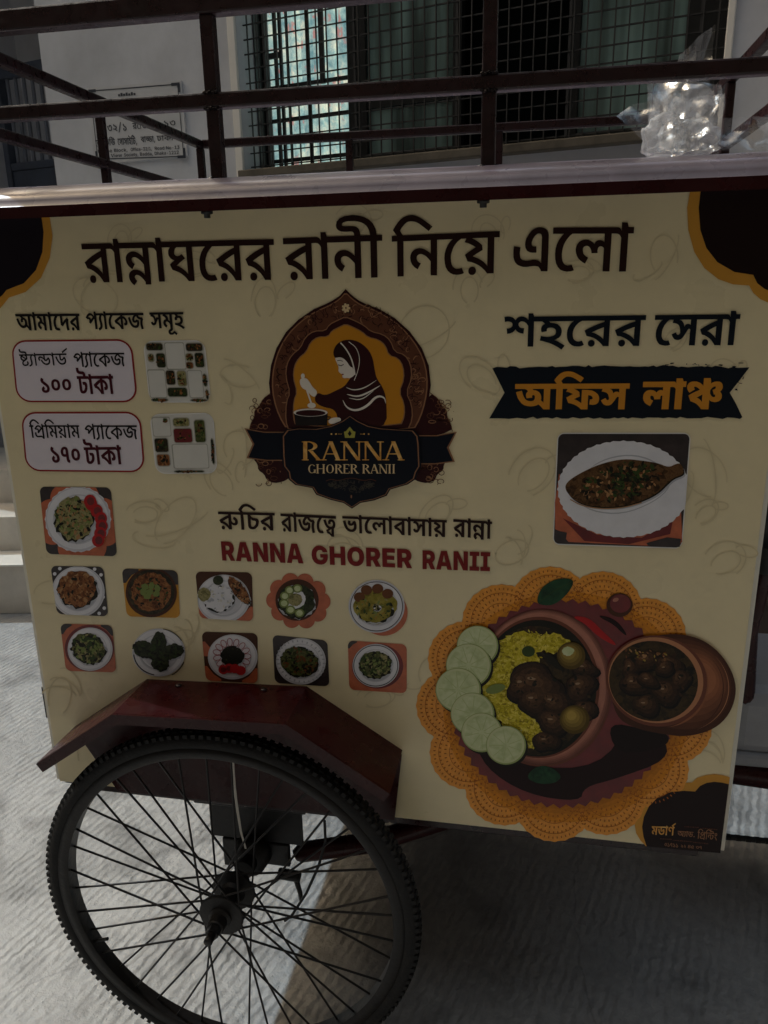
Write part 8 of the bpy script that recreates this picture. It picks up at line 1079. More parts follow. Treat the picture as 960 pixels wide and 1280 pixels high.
# ---- entrance steps and gate at the far left
M['step'] = mat('pale_step_tile', lin((208, 200, 188)), 0.55, vary=0.14, scale=5, bump=0.04, bscale=40)
M['nosing'] = mat('white_step_nosing', lin((226, 222, 214)), 0.45)
st = thing('entrance_steps', 'three pale tiled steps with a white nosing left of the cart', 'steps', (-2.452, 1.864, 0), R(10.6))
k = MB()
H = [0, 0.257, 0.433, 0.612]
D = [0, 0.205, 0.48, 0.75]
for i in range(3):
    k.box((-1.3, D[i], 0 if i == 0 else H[i] - 0.01), (0.215, 1.1, H[i + 1] - (0.012 if i == 0 else 0)), M['step'], 0.004)
k.build('tread', st)
k = MB()
k.box((-1.3, -0.012, H[1] - 0.0115), (0.216, D[1] - 0.001, H[1]), M['nosing'], 0.003)
k.build('nosing', st)
M['gate'] = mat('blue_grey_gate', lin((58, 64, 76)), 0.5, vary=0.25, scale=9)
M['gatebar'] = mat('pale_gate_bar', lin((96, 100, 110)), 0.4, vary=0.2)
gt_ = thing('metal_gate', 'blue grey metal gate with upright bars above the entrance steps', 'gate', BL + Vector((0, 0, 0)), BROT)
k = MB()
k.box((-1.5, 0.55, 0.63), (-0.60, 0.58, 2.16), M['gate'], 0.004)
k.build('sheet_panel', gt_)
k = MB()
k.box((-1.5, 0.545, 2.161), (-0.60, 0.585, 2.2), M['gate'], 0.004)
k.box((-1.5, 0.545, 2.62), (-0.60, 0.585, 2.68), M['gate'], 0.004)
k.box((-1.54, 0.54, 0.62), (-1.501, 0.59, 2.7), M['gate'], 0.004)
k.build('frame', gt_)
x = -1.46
while x < -0.62:
    k = MB()
    k.tube([(x, 0.565, 2.19), (x, 0.565, 2.63)], 0.010, M['gatebar'])
    k.build('bar', gt_)
    x += 0.062
# ---------------------------------------------------------------- the food cart
ROOT = Vector((-0.28, 0.44, 0))
cart = thing('food_cart', 'cream printed tricycle food cart with maroon fender and dark rail cage', 'food cart', ROOT)
def part(name, mb):
    return mb.build(name, cart, -ROOT)
def sub(name, mb, parent):
    return mb.build(name, parent)
X0, X1, Z0, Z1, YB = -0.914, 0.350, 0.541, 1.612, 0.88

k = MB()
k.box((X0 + 0.02, 0.0125, Z0 + 0.012), (X1 - 0.02, YB, Z1 - 0.008), M['board'], 0.004)
part('box_body', k)
k = MB()
k.box((X0 + 0.024, 0.016, Z0 + 0.004), (X1 - 0.024, YB - 0.004, Z0 + 0.0115), M['black'], 0.001)  # unseen black sheet, added so the underside bounces no light to the ground
part('added_floor_plate', k)
k = MB()
for y in (0.03, 0.30, 0.58, YB - 0.03):
    k.bar((X0 + 0.03, y, Z0 - 0.012), (X1 - 0.03, y, Z0 - 0.012), 0.03, 0.03, M['rail'])
for x in (X0 + 0.03, X1 - 0.03):
    k.bar((x, 0.05, Z0 - 0.011), (x, YB - 0.05, Z0 - 0.011), 0.028, 0.028, M['rail'])
part('floor_frame', k)
k = MB()
k.box((X0 - 0.020, 0.0135, 0.675), (X0 + 0.019, 0.03, 0.745), M['black'], 0.002)
part('hinge', k)
k = MB()
k.box((X0 + 0.001, 0.013, Z0 - 0.014), (X0 + 0.04, 0.03, Z0 + 0.001), M['black'], 0.002)
part('corner_bracket', k)

# roof cap: sheet metal with a rounded front edge
k = MB()
prof = [(-0.046, 1.606), (-0.046, 1.623)]
for i in range(9):
    a = R(90 * i / 8)
    prof.append((-0.043 + 0.095 * (1 - math.cos(a)) , 1.6245 + 0.038 * math.sin(a)))
prof += [(1.085, 1.663), (1.085, 1.615), (-0.03, 1.613)]
n = len(prof)
XA, XB = -0.985, 0.415
nx = 40
vs_ = []
for i in range(nx + 1):
    x = XA + (XB - XA) * i / nx
    for y, z in prof:
        dz = 0.0006 * noise.noise(Vector((x * 6, y * 9, 0.3))) if z > 1.62 and y < 0.2 else 0
        vs_.append((x, y, z + dz))
k.add(vs_, [(i * n + j, i * n + (j + 1) % n, (i + 1) * n + (j + 1) % n, (i + 1) * n + j) for i in range(nx) for j in range(n) if j not in (0,)], M['cap'], True)
k.add(vs_, [(i * n, i * n + 1, (i + 1) * n + 1, (i + 1) * n) for i in range(nx)], M['maroon'], False)
k.add([vs_[j] for j in range(n)], [tuple(range(n))], M['maroon'])
k.add([vs_[nx * n + j] for j in range(n)], [tuple(reversed(range(n)))], M['maroon'])
cap = part('roof_cap', k)
for px in (263, 605):
    x = on_panel(px, 255)[0]
    q = MB()
    q.lathe([(0.0, -0.005), (0.009, -0.004), (0.009, 0.0), (0.005, 0.001), (0.005, 0.006), (0.0, 0.006)], (x * 0.985, -0.034, 1.6035), (0, 0, -1), M['black'], 10)
    sub('bolt', q, cap)

# rail cage
ZT, ZM, XL, XR, YF, YK = 1.895, 1.768, -0.952, 0.384, 0.02, 1.062
def rail(name, p, q, w, h):
    k = MB()
    k.bar(p, q, w, h, M['rail'])
    return part(name, k)
rail('top_rail', (XL - 0.015, YF, ZT), (XR + 0.015, YF, ZT), 0.026, 0.030)
rail('top_rail', (XL + 0.01, YK, ZT), (XR - 0.01, YK, ZT), 0.022, 0.022)
rail('middle_rail', (XL - 0.012, YF - 0.001, ZM), (XR + 0.012, YF - 0.001, ZM - 0.004), 0.021, 0.0215)
rail('middle_rail', (XL, YK, ZM), (XR, YK, ZM), 0.02, 0.02)
for x in (XL, XR):
    rail('top_rail', (x, YF + 0.015, ZT), (x, YK + 0.012, ZT), 0.021, 0.021)
    rail('middle_rail', (x, YF + 0.013, ZM), (x, YK - 0.012, ZM), 0.02, 0.02)
def post(x, y, z0, z1, w, weld=True):
    k = MB()
    k.bar((x, y, z0), (x, y, z1), w, w, M['rail'])
    o = part('post', k)
    if weld:
        q = MB()
        for i in range(14):
            a = 2 * math.pi * i / 14
            c = Vector((x + 0.0135 * math.cos(a), y + 0.0125 * math.sin(a), z0 + 0.008 + 0.003 * math.sin(i * 5)))
            q.lathe([(0.0, -0.005), (0.006, -0.003), (0.0065, 0.001), (0.004, 0.005), (0.0, 0.006)], c, (0.2, 0, 1), M['weld'], 8)
        sub('weld_bead', q, o)
        for zz in (ZM - 0.013, ZM + 0.009):
            q = MB()
            for i in range(5):
                q.lathe([(0.0, -0.003), (0.0035, -0.001), (0.0035, 0.001), (0.0, 0.003)], (x - 0.009 + i * 0.0045, y - 0.0115, zz + 0.001 * math.sin(i * 4)), (0, 0, 1), M['weld'], 7)
            sub('weld_bead', q, o)
ZC = 1.648
post(-0.486, YF, ZC - 0.004, ZT - 0.014, 0.0205)
post(-0.072, YF, ZC - 0.004, ZT - 0.014, 0.0205)
for x in (XL, XR):
    post(x, YF, ZC - 0.004, ZT - 0.014, 0.0205)
    post(x, YK, 1.664, ZT - 0.01, 0.02, False)
post(XL, 0.52, 1.664, ZT - 0.01, 0.018, False)
post(XR, 0.67, 1.664, ZT - 0.01, 0.018, False)
for x in (-0.515, -0.105):
    post(x, YK, 1.664, ZT - 0.01, 0.019, False)

# fender
k = MB()
FD, T = -0.125, 0.003
pts = [(-0.860, 0.673), (-0.694, 0.790), (-0.380, 0.801), (-0.206, 0.687)]
def inset(h):
    out = []
    for i, p in enumerate(pts):
        a_ = pts[max(i - 1, 0)]; c_ = pts[min(i + 1, 3)]
        n1 = Vector((-(p[1] - a_[1]), p[0] - a_[0])) if i else None
        n2 = Vector((-(c_[1] - p[1]), c_[0] - p[0])) if i < 3 else None
        n1 = n1.normalized() if n1 else n2.normalized()
        n2 = n2.normalized() if n2 else n1
        mdir = (n1 + n2).normalized()
        L = h / max(0.5, mdir.dot(n1))
        out.append((p[0] + mdir.x * L, p[1] + mdir.y * L))
    return out
def band(up, lo, ya, yb):
    vs_ = []
    for (a_, c_) in zip(up, lo):
        vs_ += [(a_[0], ya, a_[1]), (a_[0], yb, a_[1]), (c_[0], yb, c_[1]), (c_[0], ya, c_[1])]
    fs_ = []
    for i in range(3):
        o, q = 4 * i, 4 * i + 4
        fs_ += [(o, o + 1, q + 1, q), (o + 1, o + 2, q + 2, q + 1), (o + 2, o + 3, q + 3, q + 2), (o + 3, o, q, q + 3)]
    fs_ += [(0, 3, 2, 1), (12, 13, 14, 15)]
    k.add(vs_, fs_, M['maroon'])
band(pts, inset(-T), FD, -0.0015)
band(inset(-0.0005), inset(-0.020), FD - 0.0035, FD - 0.0003)
for x in (-0.62, -0.455):
    z = 0.790 + (x + 0.694) * 0.035
    k.lathe([(0.0, 0.0045), (0.004, 0.004), (0.0065, 0.002), (0.0065, 0.0002), (0.0, 0.0002)], (x, -0.022, z), (0, 0, 1), M['rail'], 10)
part('fender', k)
k = MB()
bp_ = [on_panel(*p) for p in ((108, 926), (150, 985.5), (494, 1021.5), (503, 941), (385, 862), (185, 853))]
bn = len(bp_)
k.add([(x, -0.0085, z) for x, z in bp_] + [(x, -0.0055, z) for x, z in bp_],
      [tuple(range(bn)), tuple(reversed(range(bn, 2 * bn)))] + [(i, i + bn, (i + 1) % bn + bn, (i + 1) % bn) for i in range(bn)], M['maroon'])
part('arch_plate', k)

# wheels
WR, WZ = 0.374, 0.376
SP = mat('spoke_steel', lin((40, 38, 38)), 0.4, 0.6)
def make_wheel(c):
    k = MB()
    k.ring([(0.322, -0.014), (0.322, 0.014), (0.326, 0.017), (0.342, 0.017), (0.344, 0.010), (0.336, 0.0), (0.344, -0.010), (0.342, -0.017), (0.326, -0.017)], (0, 0, 0), (0, 1, 0), M['rust'])
    wh = k.build('wheel', cart, Vector(c) - ROOT)
    t = MB()
    prof = [(0.3515 + 0.0175 * math.cos(a), 0.0185 * math.sin(a)) for a in (2 * math.pi * i / 16 for i in range(16))]
    t.ring(prof, (0, 0, 0), (0, 1, 0), M['rubber'], 120)
    nk = 150
    for i in range(nk):
        a = 2 * math.pi * i / nk
        mm = Matrix.Rotation(a, 4, 'Y')
        for y0, y1, r0, r1, sh in ((-0.0055, 0.0055, 0.366, 0.3715, 0), (-0.0148, -0.0075, 0.361, 0.3690, 0.5), (0.0075, 0.0148, 0.361, 0.3690, 0.5)):
            m2 = Matrix.Rotation(a + sh * 2 * math.pi / nk, 4, 'Y')
            t.box((r0, y0, -0.0042), (r1, y1, 0.0042), M['rubber'], 0, m2)
    sub('tyre', t, wh)
    h = MB()
    h.lathe([(0.0, -0.064), (0.015, -0.064), (0.0165, -0.062), (0.0165, -0.044), (0.022, -0.040), (0.022, -0.036),
             (0.041, -0.034), (0.043, -0.0325), (0.043, -0.0285), (0.041, -0.027), (0.024, -0.024), (0.021, -0.015), (0.021, 0.016), (0.025, 0.024),
             (0.041, 0.028), (0.043, 0.0295), (0.043, 0.0335), (0.041, 0.035), (0.024, 0.038), (0.022, 0.06), (0.016, 0.064), (0.0, 0.064)], (0, 0, 0), (0, 1, 0), M['rust'], 30, False)
    h.lathe([(0.0, -0.078), (0.0125, -0.078), (0.0125, -0.0645), (0.0, -0.0645)], (0, 0, 0), (0, 1, 0), M['black'], 6, False)
    h.lathe([(0.0, -0.096), (0.0075, -0.096), (0.0082, -0.094), (0.0082, -0.0785), (0.0, -0.0785)], (0, 0, 0), (0, 1, 0), M['rust'], 12)
    sub('hub', h, wh)
    ns = 40
    for i in range(ns):
        a = 2 * math.pi * (i + 0.35) / ns
        side = -0.0305 if i % 2 else 0.0315
        lean = R(62) * (1 if (i // 2) % 2 else -1)
        s_ = MB()
        p = Vector((0.0385 * math.cos(a + lean), side, 0.0385 * math.sin(a + lean)))
        e = Vector((0.3235 * math.cos(a), 0.004 * (1 if side > 0 else -1), 0.3235 * math.sin(a)))
        s_.tube([p, e], 0.0021, SP, 6)
        sub('spoke', s_, wh)
    v = MB()
    v.tube([(0.322 * math.cos(R(205)), -0.004, 0.322 * math.sin(R(205))), (0.287 * math.cos(R(205)), -0.008, 0.287 * math.sin(R(205)))], 0.0035, M['black'], 8)
    sub('valve', v, wh)
    return wh
wheel = make_wheel((-0.532, -0.085, WZ))
def copy_tree(o, parent, loc):
    c = o.copy()
    COL.objects.link(c)
    c.parent = parent
    c.location = loc
    for ch in o.children:
        d = ch.copy()
        COL.objects.link(d)
        d.parent = c
    return c
copy_tree(wheel, cart, Vector((-0.532, 0.965, WZ)) - ROOT)
copy_tree(wheel, cart, Vector((1.42, 0.44, WZ)) - ROOT)

# under-frame: axle, hanger plates, chassis tubes, brake lever and cable
k = MB()
k.tube([(-0.532, 0.0, WZ), (-0.532, 0.88, WZ)], 0.02, M['rust'], 14)
part('axle', k)
for y in (0.055, 0.80):
    k = MB()
    k.box((-0.655, y, 0.478), (-0.415, y + 0.03, 0.500), M['black'], 0.003)
    k.box((-0.62, y + 0.004, 0.40), (-0.425, y + 0.012, 0.479), M['black'], 0.002)
    k.box((-0.60, y + 0.002, 0.33), (-0.56, y + 0.014, 0.399), M['black'], 0.003)
    k.box((-0.515, y + 0.002, 0.345), (-0.455, y + 0.014, 0.399), M['black'], 0.003)
    k.lathe([(0.0, -0.03), (0.036, -0.03), (0.04, 0.0), (0.036, 0.05), (0.0, 0.05)], (-0.532, y, WZ), (0, 1, 0), M['rust'], 20)
    for x in (-0.64, -0.56, -0.50, -0.43):
        k.box((x - 0.01, y + 0.005, 0.500), (x + 0.01, y + 0.025, Z0 - 0.028), M['rail'], 0.002)
    part('axle_hanger', k)
k = MB()
k.tube([(-0.452, 0.085, 0.352), (-0.440, 0.09, 0.358), (-0.30, 0.13, 0.368), (-0.10, 0.26, 0.372), (0.33, 0.44, 0.415)], [0.012, 0.021, 0.022, 0.022, 0.022], M['maroon'], 14)
part('chassis_tube', k)
k = MB()
k.tube([(-0.47, 0.03, 0.352), (-0.425, 0.03, 0.350)], 0.011, M['rust'], 10)
k.tube([(-0.435, 0.028, 0.352), (-0.425, 0.025, 0.315), (-0.423, 0.024, 0.298)], [0.006, 0.005, 0.0045], M['rust'], 8)
part('brake_lever', k)
k = MB()
k.tube([(-0.365, 0.02, 0.50), (-0.362, 0.01, 0.46), (-0.375, 0.0, 0.41), (-0.40, -0.01, 0.35), (-0.43, -0.02, 0.30), (-0.445, -0.02, 0.285)], 0.0028, M['black'], 8)
part('brake_cable', k)
k = MB()
strip = [(290, 945), (291, 960), (293, 985), (297, 1015), (301, 1040), (307, 1061)]
vs_ = []
for i, (px, py) in enumerate(strip):
    d = ray(px, py)
    p = EYE + d * ((-0.062 - EYE.y) / d.y)
    hw = 0.0028 * (1 - 0.12 * i) + 0.0006
    for sy in (0, 0.0012):
        vs_ += [(p.x - hw, p.y + sy, p.z), (p.x + hw, p.y + sy, p.z)]
fs_ = []
for i in range(len(strip) - 1):
    a, e = 4 * i, 4 * i + 4
    fs_ += [(a, a + 1, e + 1, e), (a + 3, a + 2, e + 2, e + 3), (a + 2, a, e, e + 2), (a + 1, a + 3, e + 3, e + 1)]
k.add(vs_, fs_ + [(0, 2, 3, 1), tuple(4 * (len(strip) - 1) + j for j in (0, 1, 3, 2))], M['pale'])
part('pale_strap', k)

# drive end of the tricycle (mostly out of the photograph on the right)
k = MB()
k.tube([(0.33, 0.44, 0.43), (0.62, 0.42, 0.425), (1.02, 0.43, 0.47), (1.20, 0.44, 0.86)], 0.033, M['maroon'], 16)
k.tube([(0.50, 0.43, 0.45), (0.47, 0.40, 0.78), (0.485, 0.40, 0.93)], 0.018, M['maroon'], 12)
k.tube([(0.36, 0.40, 0.80), (0.47, 0.40, 0.86), (0.56, 0.40, 0.95), (1.18, 0.43, 0.90)], 0.014, M['maroon'], 12)
part('bicycle_frame', k)
k = MB()
k.box((0.452, 0.395, 0.478), (0.86, 0.735, 0.645), M['seat'], 0.035)
k.box((0.448, 0.388, 0.462), (0.865, 0.742, 0.494), M['seat'], 0.008)
part('bench_seat', k)
k = MB()
k.tube([(0.43, 0.40, 1.045), (0.50, 0.40, 1.045), (0.60, 0.40, 1.04), (0.70, 0.40, 1.035)], [0.055, 0.085, 0.05, 0.025], M['blackvinyl'], 16)
k.tube([(0.485, 0.40, 0.92), (0.485, 0.40, 1.0)], 0.03, M['black'], 12)
part('saddle', k)
k = MB()
for y in (0.36, 0.50):
    k.tube([(1.42, y, WZ), (1.24, y, 0.85)], 0.012, M['maroon'], 10)
k.tube([(1.24, 0.36, 0.85), (1.24, 0.50, 0.85)], 0.014, M['maroon'], 10)
k.tube([(1.20, 0.43, 0.82), (1.16, 0.43, 1.05)], 0.014, M['maroon'], 10)
part('fork', k)
k = MB()
k.tube([(0.98, 0.14, 1.10), (1.10, 0.20, 1.10), (1.16, 0.43, 1.06), (1.10, 0.66, 1.10), (0.98, 0.72, 1.10)], 0.012, M['rust'], 10)
part('handlebar', k)
k = MB()
nl = 150
for i in range(nl):
    x = -0.50 + i * 0.0104
    for z in ((0.276, 0.0),):
        if i % 2:
            k.box((x - 0.006, 0.385, z[0] - 0.005), (x + 0.006, 0.395, z[0] + 0.005), M['black'], 0.0015)
        else:
            k.box((x - 0.0055, 0.383, z[0] - 0.0035), (x + 0.0055, 0.397, z[0] + 0.0035), M['rust'], 0)
part('drive_chain', k)
k = MB()
k.ring([(0.088, -0.003), (0.098, -0.002), (0.098, 0.002), (0.088, 0.003)], (1.04, 0.39, 0.372), (0, 1, 0), M['rust'], 44)
for a in range(5):
    t = a * 2 * math.pi / 5
    k.bar((1.04, 0.39, 0.372), (1.04 + 0.09 * math.cos(t), 0.39, 0.372 + 0.09 * math.sin(t)), 0.004, 0.016, M['rust'], 0)
for sg_, y in ((1, 0.34), (-1, 0.50)):
    k.bar((1.04, y, 0.372), (1.04 + 0.12 * sg_, y, 0.372 - 0.12 * sg_), 0.012, 0.02, M['rust'])
    k.box((1.12 * (sg_ > 0) + 0.88 * (sg_ < 0), y - 0.09 * (sg_ > 0), 0.24 if sg_ > 0 else 0.48), (1.12 * (sg_ > 0) + 0.88 * (sg_ < 0) + 0.08, y + 0.09 * (sg_ < 0), 0.262 if sg_ > 0 else 0.502), M['black'], 0.004)
part('pedal_crank', k)
# ---------------------------------------------------------------- the printed side panel
k = MB()
k.box((X0, -0.001, Z0), (X1, 0.012, Z1), M['vinyl'], 0.0008)
panel = part('side_panel', k)
for xe in (X0 - 0.0025, X1 + 0.0025):
    edge = MB()
    edge.bar((xe, 0.004, Z0 + 0.002), (xe, 0.004, Z1 - 0.004), 0.010, 0.004, M['board'], 0.0008)
    sub('edge_strip', edge, panel)
I = {}
I['brown'] = ink('ink_dark_brown', (40, 18, 14))
I['black'] = ink('ink_black', (30, 26, 26))
I['navy'] = ink('ink_navy', (14, 22, 32))
I['navy2'] = ink('ink_deep_navy', (10, 16, 28))
I['corner'] = ink('ink_corner_brown', (28, 12, 12))
I['cornernavy'] = ink('ink_corner_blue_black', (26, 20, 28))
I['gold'] = ink('ink_gold', (206, 148, 58))
I['mustard'] = ink('ink_mustard', (196, 132, 34))
I['orange'] = ink('ink_orange', (205, 138, 46))
I['maroontext'] = ink('ink_maroon', (122, 26, 26))
I['red'] = ink('ink_red', (150, 40, 40))
I['pricebrown'] = ink('ink_price_maroon', (70, 16, 28))
I['lilac'] = ink('ink_white_box', (222, 214, 222))
I['white'] = ink('ink_white', (232, 230, 226))
I['platewhite'] = mat('print_plate_white', lin((222, 222, 228)), 0.34, vary=0.06, scale=30)
I['plateshade'] = mat('print_plate_rim', lin((176, 178, 186)), 0.34)
I['ps1'] = mat('print_plate_grey', lin((198, 198, 206)), 0.34, vary=0.06, scale=40)
I['doodle'] = ink('ink_faint_line', (217, 203, 165), 0.34)
I['terracotta'] = mat('print_terracotta', lin((186, 96, 60)), 0.34, vary=0.18, scale=60)
I['darkcloth'] = mat('print_dark_cloth', lin((44, 34, 34)), 0.34, vary=0.5, scale=50)
I['redcloth'] = mat('print_red_cloth', lin((104, 14, 16)), 0.34, vary=0.35, scale=20)
I['doily'] = mat('print_orange_doily', lin((230, 150, 36)), 0.34, vary=0.14, scale=120)
I['doilydark'] = ink('print_doily_holes', (164, 92, 26))
I['green'] = food('print_green_leaf', [(14, 40, 26), (28, 66, 42), (40, 80, 52)], 60, vor=False)
I['lime'] = food('print_lime', [(178, 190, 138), (196, 206, 158), (210, 216, 176)], 60, vor=False)
I['limerim'] = ink('print_lime_peel', (150, 166, 104))
I['rice'] = food('print_yellow_rice', [(120, 110, 14), (184, 168, 22), (206, 190, 50), (228, 214, 104)], 230)
I['ricel'] = ink('print_rice_light', (222, 206, 88))
I['riced'] = ink('print_rice_dark', (140, 126, 16))
I['meat'] = food('print_meat', [(12, 8, 6), (38, 24, 13), (70, 44, 25), (28, 16, 9)], 90)
I['meatl'] = ink('print_meat_light', (122, 84, 50))
I['gravy'] = food('print_gravy', [(20, 16, 10), (42, 32, 16), (66, 50, 24), (30, 24, 12)], 80)
I['potato'] = food('print_potato', [(112, 92, 26), (150, 124, 50), (172, 146, 70)], 40, vor=False)
I['bowl'] = mat('print_clay_bowl', lin((172, 108, 86)), 0.34, vary=0.15, scale=25)
I['bowld'] = ink('print_clay_dark', (110, 62, 46))
I['pot'] = mat('print_clay_pot', lin((156, 96, 62)), 0.34, vary=0.2, scale=18)
I['potl'] = ink('print_clay_light', (184, 128, 92))
I['shadow'] = ink('print_dark_red_area', (30, 8, 10))
I['tomato'] = ink('print_tomato', (176, 34, 36))
I['tomatol'] = ink('print_tomato_flesh', (206, 92, 84))
I['fgreen'] = food('print_greens', [(30, 36, 14), (64, 72, 32), (98, 100, 56), (44, 50, 22)], 170)
I['fsalad'] = food('print_shrimp_rice', [(62, 60, 30), (126, 122, 76), (160, 152, 106), (96, 92, 50)], 190)
I['fbrown'] = food('print_fried', [(60, 32, 14), (120, 70, 34), (160, 108, 64), (88, 46, 20)], 180)
I['fdark'] = food('print_dark_greens', [(18, 24, 12), (42, 50, 28), (62, 66, 40)], 170)
I['fcurry'] = food('print_curry', [(84, 78, 18), (134, 124, 40), (164, 150, 70)], 120)
I['ffish'] = food('print_fish', [(28, 17, 9), (70, 46, 24), (104, 74, 44), (50, 32, 17)], 130)
I['fmeat2'] = food('print_dark_meat', [(22, 18, 12), (50, 44, 28), (80, 66, 44)], 150)
I['sg'] = ink('print_shard_green', (52, 70, 30))
I['sl'] = ink('print_shard_light_green', (120, 134, 72))
I['sd'] = ink('print_shard_dark', (26, 24, 14))
I['sb'] = ink('print_shard_brown', (104, 62, 32))
I['st'] = ink('print_shard_tan', (168, 126, 84))
I['foam'] = mat('print_foam_box', lin((214, 212, 204)), 0.34, vary=0.05, scale=20)
I['foamd'] = ink('print_foam_shadow', (170, 168, 156))
I['claybowl'] = ink('print_brown_bowl', (74, 42, 26))
I['eye'] = ink('ink_filigree_brown', (96, 58, 40))
I['filig'] = ink('ink_filigree_light', (150, 108, 78))
I['skin'] = ink('ink_emblem_white', (226, 218, 206))
I['hijab'] = ink('ink_emblem_maroon', (50, 16, 18))
I['goldtext'] = food('ink_gold_letter', [(196, 136, 60), (214, 160, 84), (236, 200, 130)], 60, vor=False)
I['palegold'] = ink('ink_pale_gold', (222, 196, 150))
I['greygold'] = ink('ink_dim_ornament', (70, 66, 58))
I['leafgold'] = ink('ink_green_gold', (168, 164, 74))

def new_art(name, fn, label=None):
    a = Art()
    fn(a)
    FLAT.add(name)
    o = sub(name, a, panel)
    if label:
        o['label'] = label
    return o
def crop(scale, ox, oy):
    return lambda pts: [(x / scale + ox, y / scale + oy) for x, y in pts]
def arc(c, rx, ry, a0, a1, n=20, rot=0):
    cr, sr = math.cos(R(rot)), math.sin(R(rot))
    out = []
    for i in range(n + 1):
        a = R(a0 + (a1 - a0) * i / n)
        x, y = rx * math.cos(a), ry * math.sin(a)
        out.append((c[0] + x * cr - y * sr, c[1] + x * sr + y * cr))
    return out
def smooth(pts, it=2, closed=True):
    for _ in range(it):
        o = []
        n = len(pts)
        for i in range(n if closed else n - 1):
            p, q = pts[i], pts[(i + 1) % n]
            o += [(p[0] * .75 + q[0] * .25, p[1] * .75 + q[1] * .25), (p[0] * .25 + q[0] * .75, p[1] * .25 + q[1] * .75)]
        if not closed:
            o = [pts[0]] + o + [pts[-1]]
        pts = o
    return pts

# faint line drawings of kitchen things under everything else
def doodles(a):
    rnd = random.Random(21)
    def loop(c, rx, ry, rot, a0, a1, w=1.7):
        a.stroke(arc(c, rx, ry, a0, a1, 26, rot), w, I['doodle'], 0, rnd.random() * 2e-4)
    for x, y, s in ((120, 370, 30), (330, 375, 28), (530, 415, 34), (585, 360, 24), (240, 330, 22), (600, 470, 30), (665, 590, 34), (880, 590, 34),
                    (220, 650, 34), (180, 640, 22), (275, 600, 26), (660, 760, 26), (905, 470, 22), (300, 470, 24), (610, 290, 22), (440, 280, 26),
                    (830, 320, 26), (720, 340, 22), (545, 640, 26), (640, 690, 22), (905, 700, 28), (880, 640, 20), (65, 740, 22), (75, 870, 24),
                    (110, 940, 20), (225, 800, 20), (425, 690, 22), (540, 840, 20), (470, 870, 24), (600, 980, 20), (880, 950, 24), (150, 300, 20), (760, 620, 20), (300, 560, 22), (840, 420, 20)):
        ro = rnd.uniform(0, 180)
        kind = rnd.randrange(3)
        loop((x, y), s, s * rnd.uniform(.55, .9), ro, rnd.uniform(0, 90), rnd.uniform(250, 400))
        if kind == 0:
            loop((x + 2, y + 3), s * .7, s * .45, ro, 20, 330)
            loop((x + s, y - s * .4), s * .5, s * .25, ro + 40, 0, 300)
        elif kind == 1:
            loop((x - s * .8, y + s * .7), s * .8, s * .3, ro + 60, 180, 400)
            loop((x, y), s * 1.3, s * .4, ro + 30, 200, 340)
        else:
            for j in range(3):
                loop((x + j * 6, y - j * 8), s * .5, s * .9, ro + j * 25, 90, 250)
new_art('faint_line_drawing', doodles)

new_art('headline_lettering', lambda a: a.text('headline', I['brown'], 3), 'large dark brown headline lettering')
new_art('subhead_lettering', lambda a: a.text('subhead', I['black'], 3), 'small black lettering above the price boxes')
new_art('slogan_lettering', lambda a: a.text('slogan', I['navy'], 3), 'dark navy angular lettering above the ribbon')
new_art('motto_lettering', lambda a: a.text('motto', I['brown'], 3), 'brown lettering under the emblem')
new_art('name_lettering', lambda a: a.text('brand', I['maroontext'], 3), 'bold red capital lettering')

def bil(q, u, v):
    (ax, ay), (bx, by), (cx, cy), (dx, dy) = q        # TL TR BR BL
    return (ax * (1 - u) * (1 - v) + bx * u * (1 - v) + cx * u * v + dx * (1 - u) * v,
            ay * (1 - u) * (1 - v) + by * u * (1 - v) + cy * u * v + dy * (1 - u) * v)
def rounded(q, r, grow=0.0, n=7):
    """rounded rectangle in the unit square of quad q"""
    w = math.dist(q[0], q[1]); h = math.dist(q[0], q[3])
    ru, rv = r / w, r / h
    gu, gv = grow / w, grow / h
    out = []
    for cu, cv, a0 in ((1 - ru, rv, -90), (1 - ru, 1 - rv, 0), (ru, 1 - rv, 90), (ru, rv, 180)):
        for i in range(n + 1):
            a = R(a0 + 90 * i / n)
            out.append(bil(q, cu + (ru + gu) * math.cos(a), cv + (rv + gv) * math.sin(a)))
    return out
P1 = [(15.6, 426.5), (164, 425), (172, 501.5), (23.0, 501.5)]
P2 = [(28, 516), (175, 515.6), (181, 589), (34.4, 587.5)]
SPLIT = {}
def split_text(name, zmid):
    top = [P for P in TXT[name] if P[0][0][1] > zmid]
    bot = [P for P in TXT[name] if P[0][0][1] <= zmid]
    return top, bot
zmid = on_panel(95, 509)[1]
for qd, top in ((P1, True), (P2, False)):
    def fn(a):
        a.poly(rounded(qd, 17, 1.2), I['red'], 1)
        a.poly(rounded(qd, 17, -0.9), I['lilac'], 2)
        for nm, ik in (('price', I['black']), ('priceb', I['pricebrown'])):
            for i, P in enumerate(split_text(nm, zmid)[0 if top else 1]):
                a.glyph(P, ik, 4, 0.00004 * (i % 6))
    new_art('price_box', fn, 'upper price box with black and maroon lettering' if top else 'lower price box with black and maroon lettering')

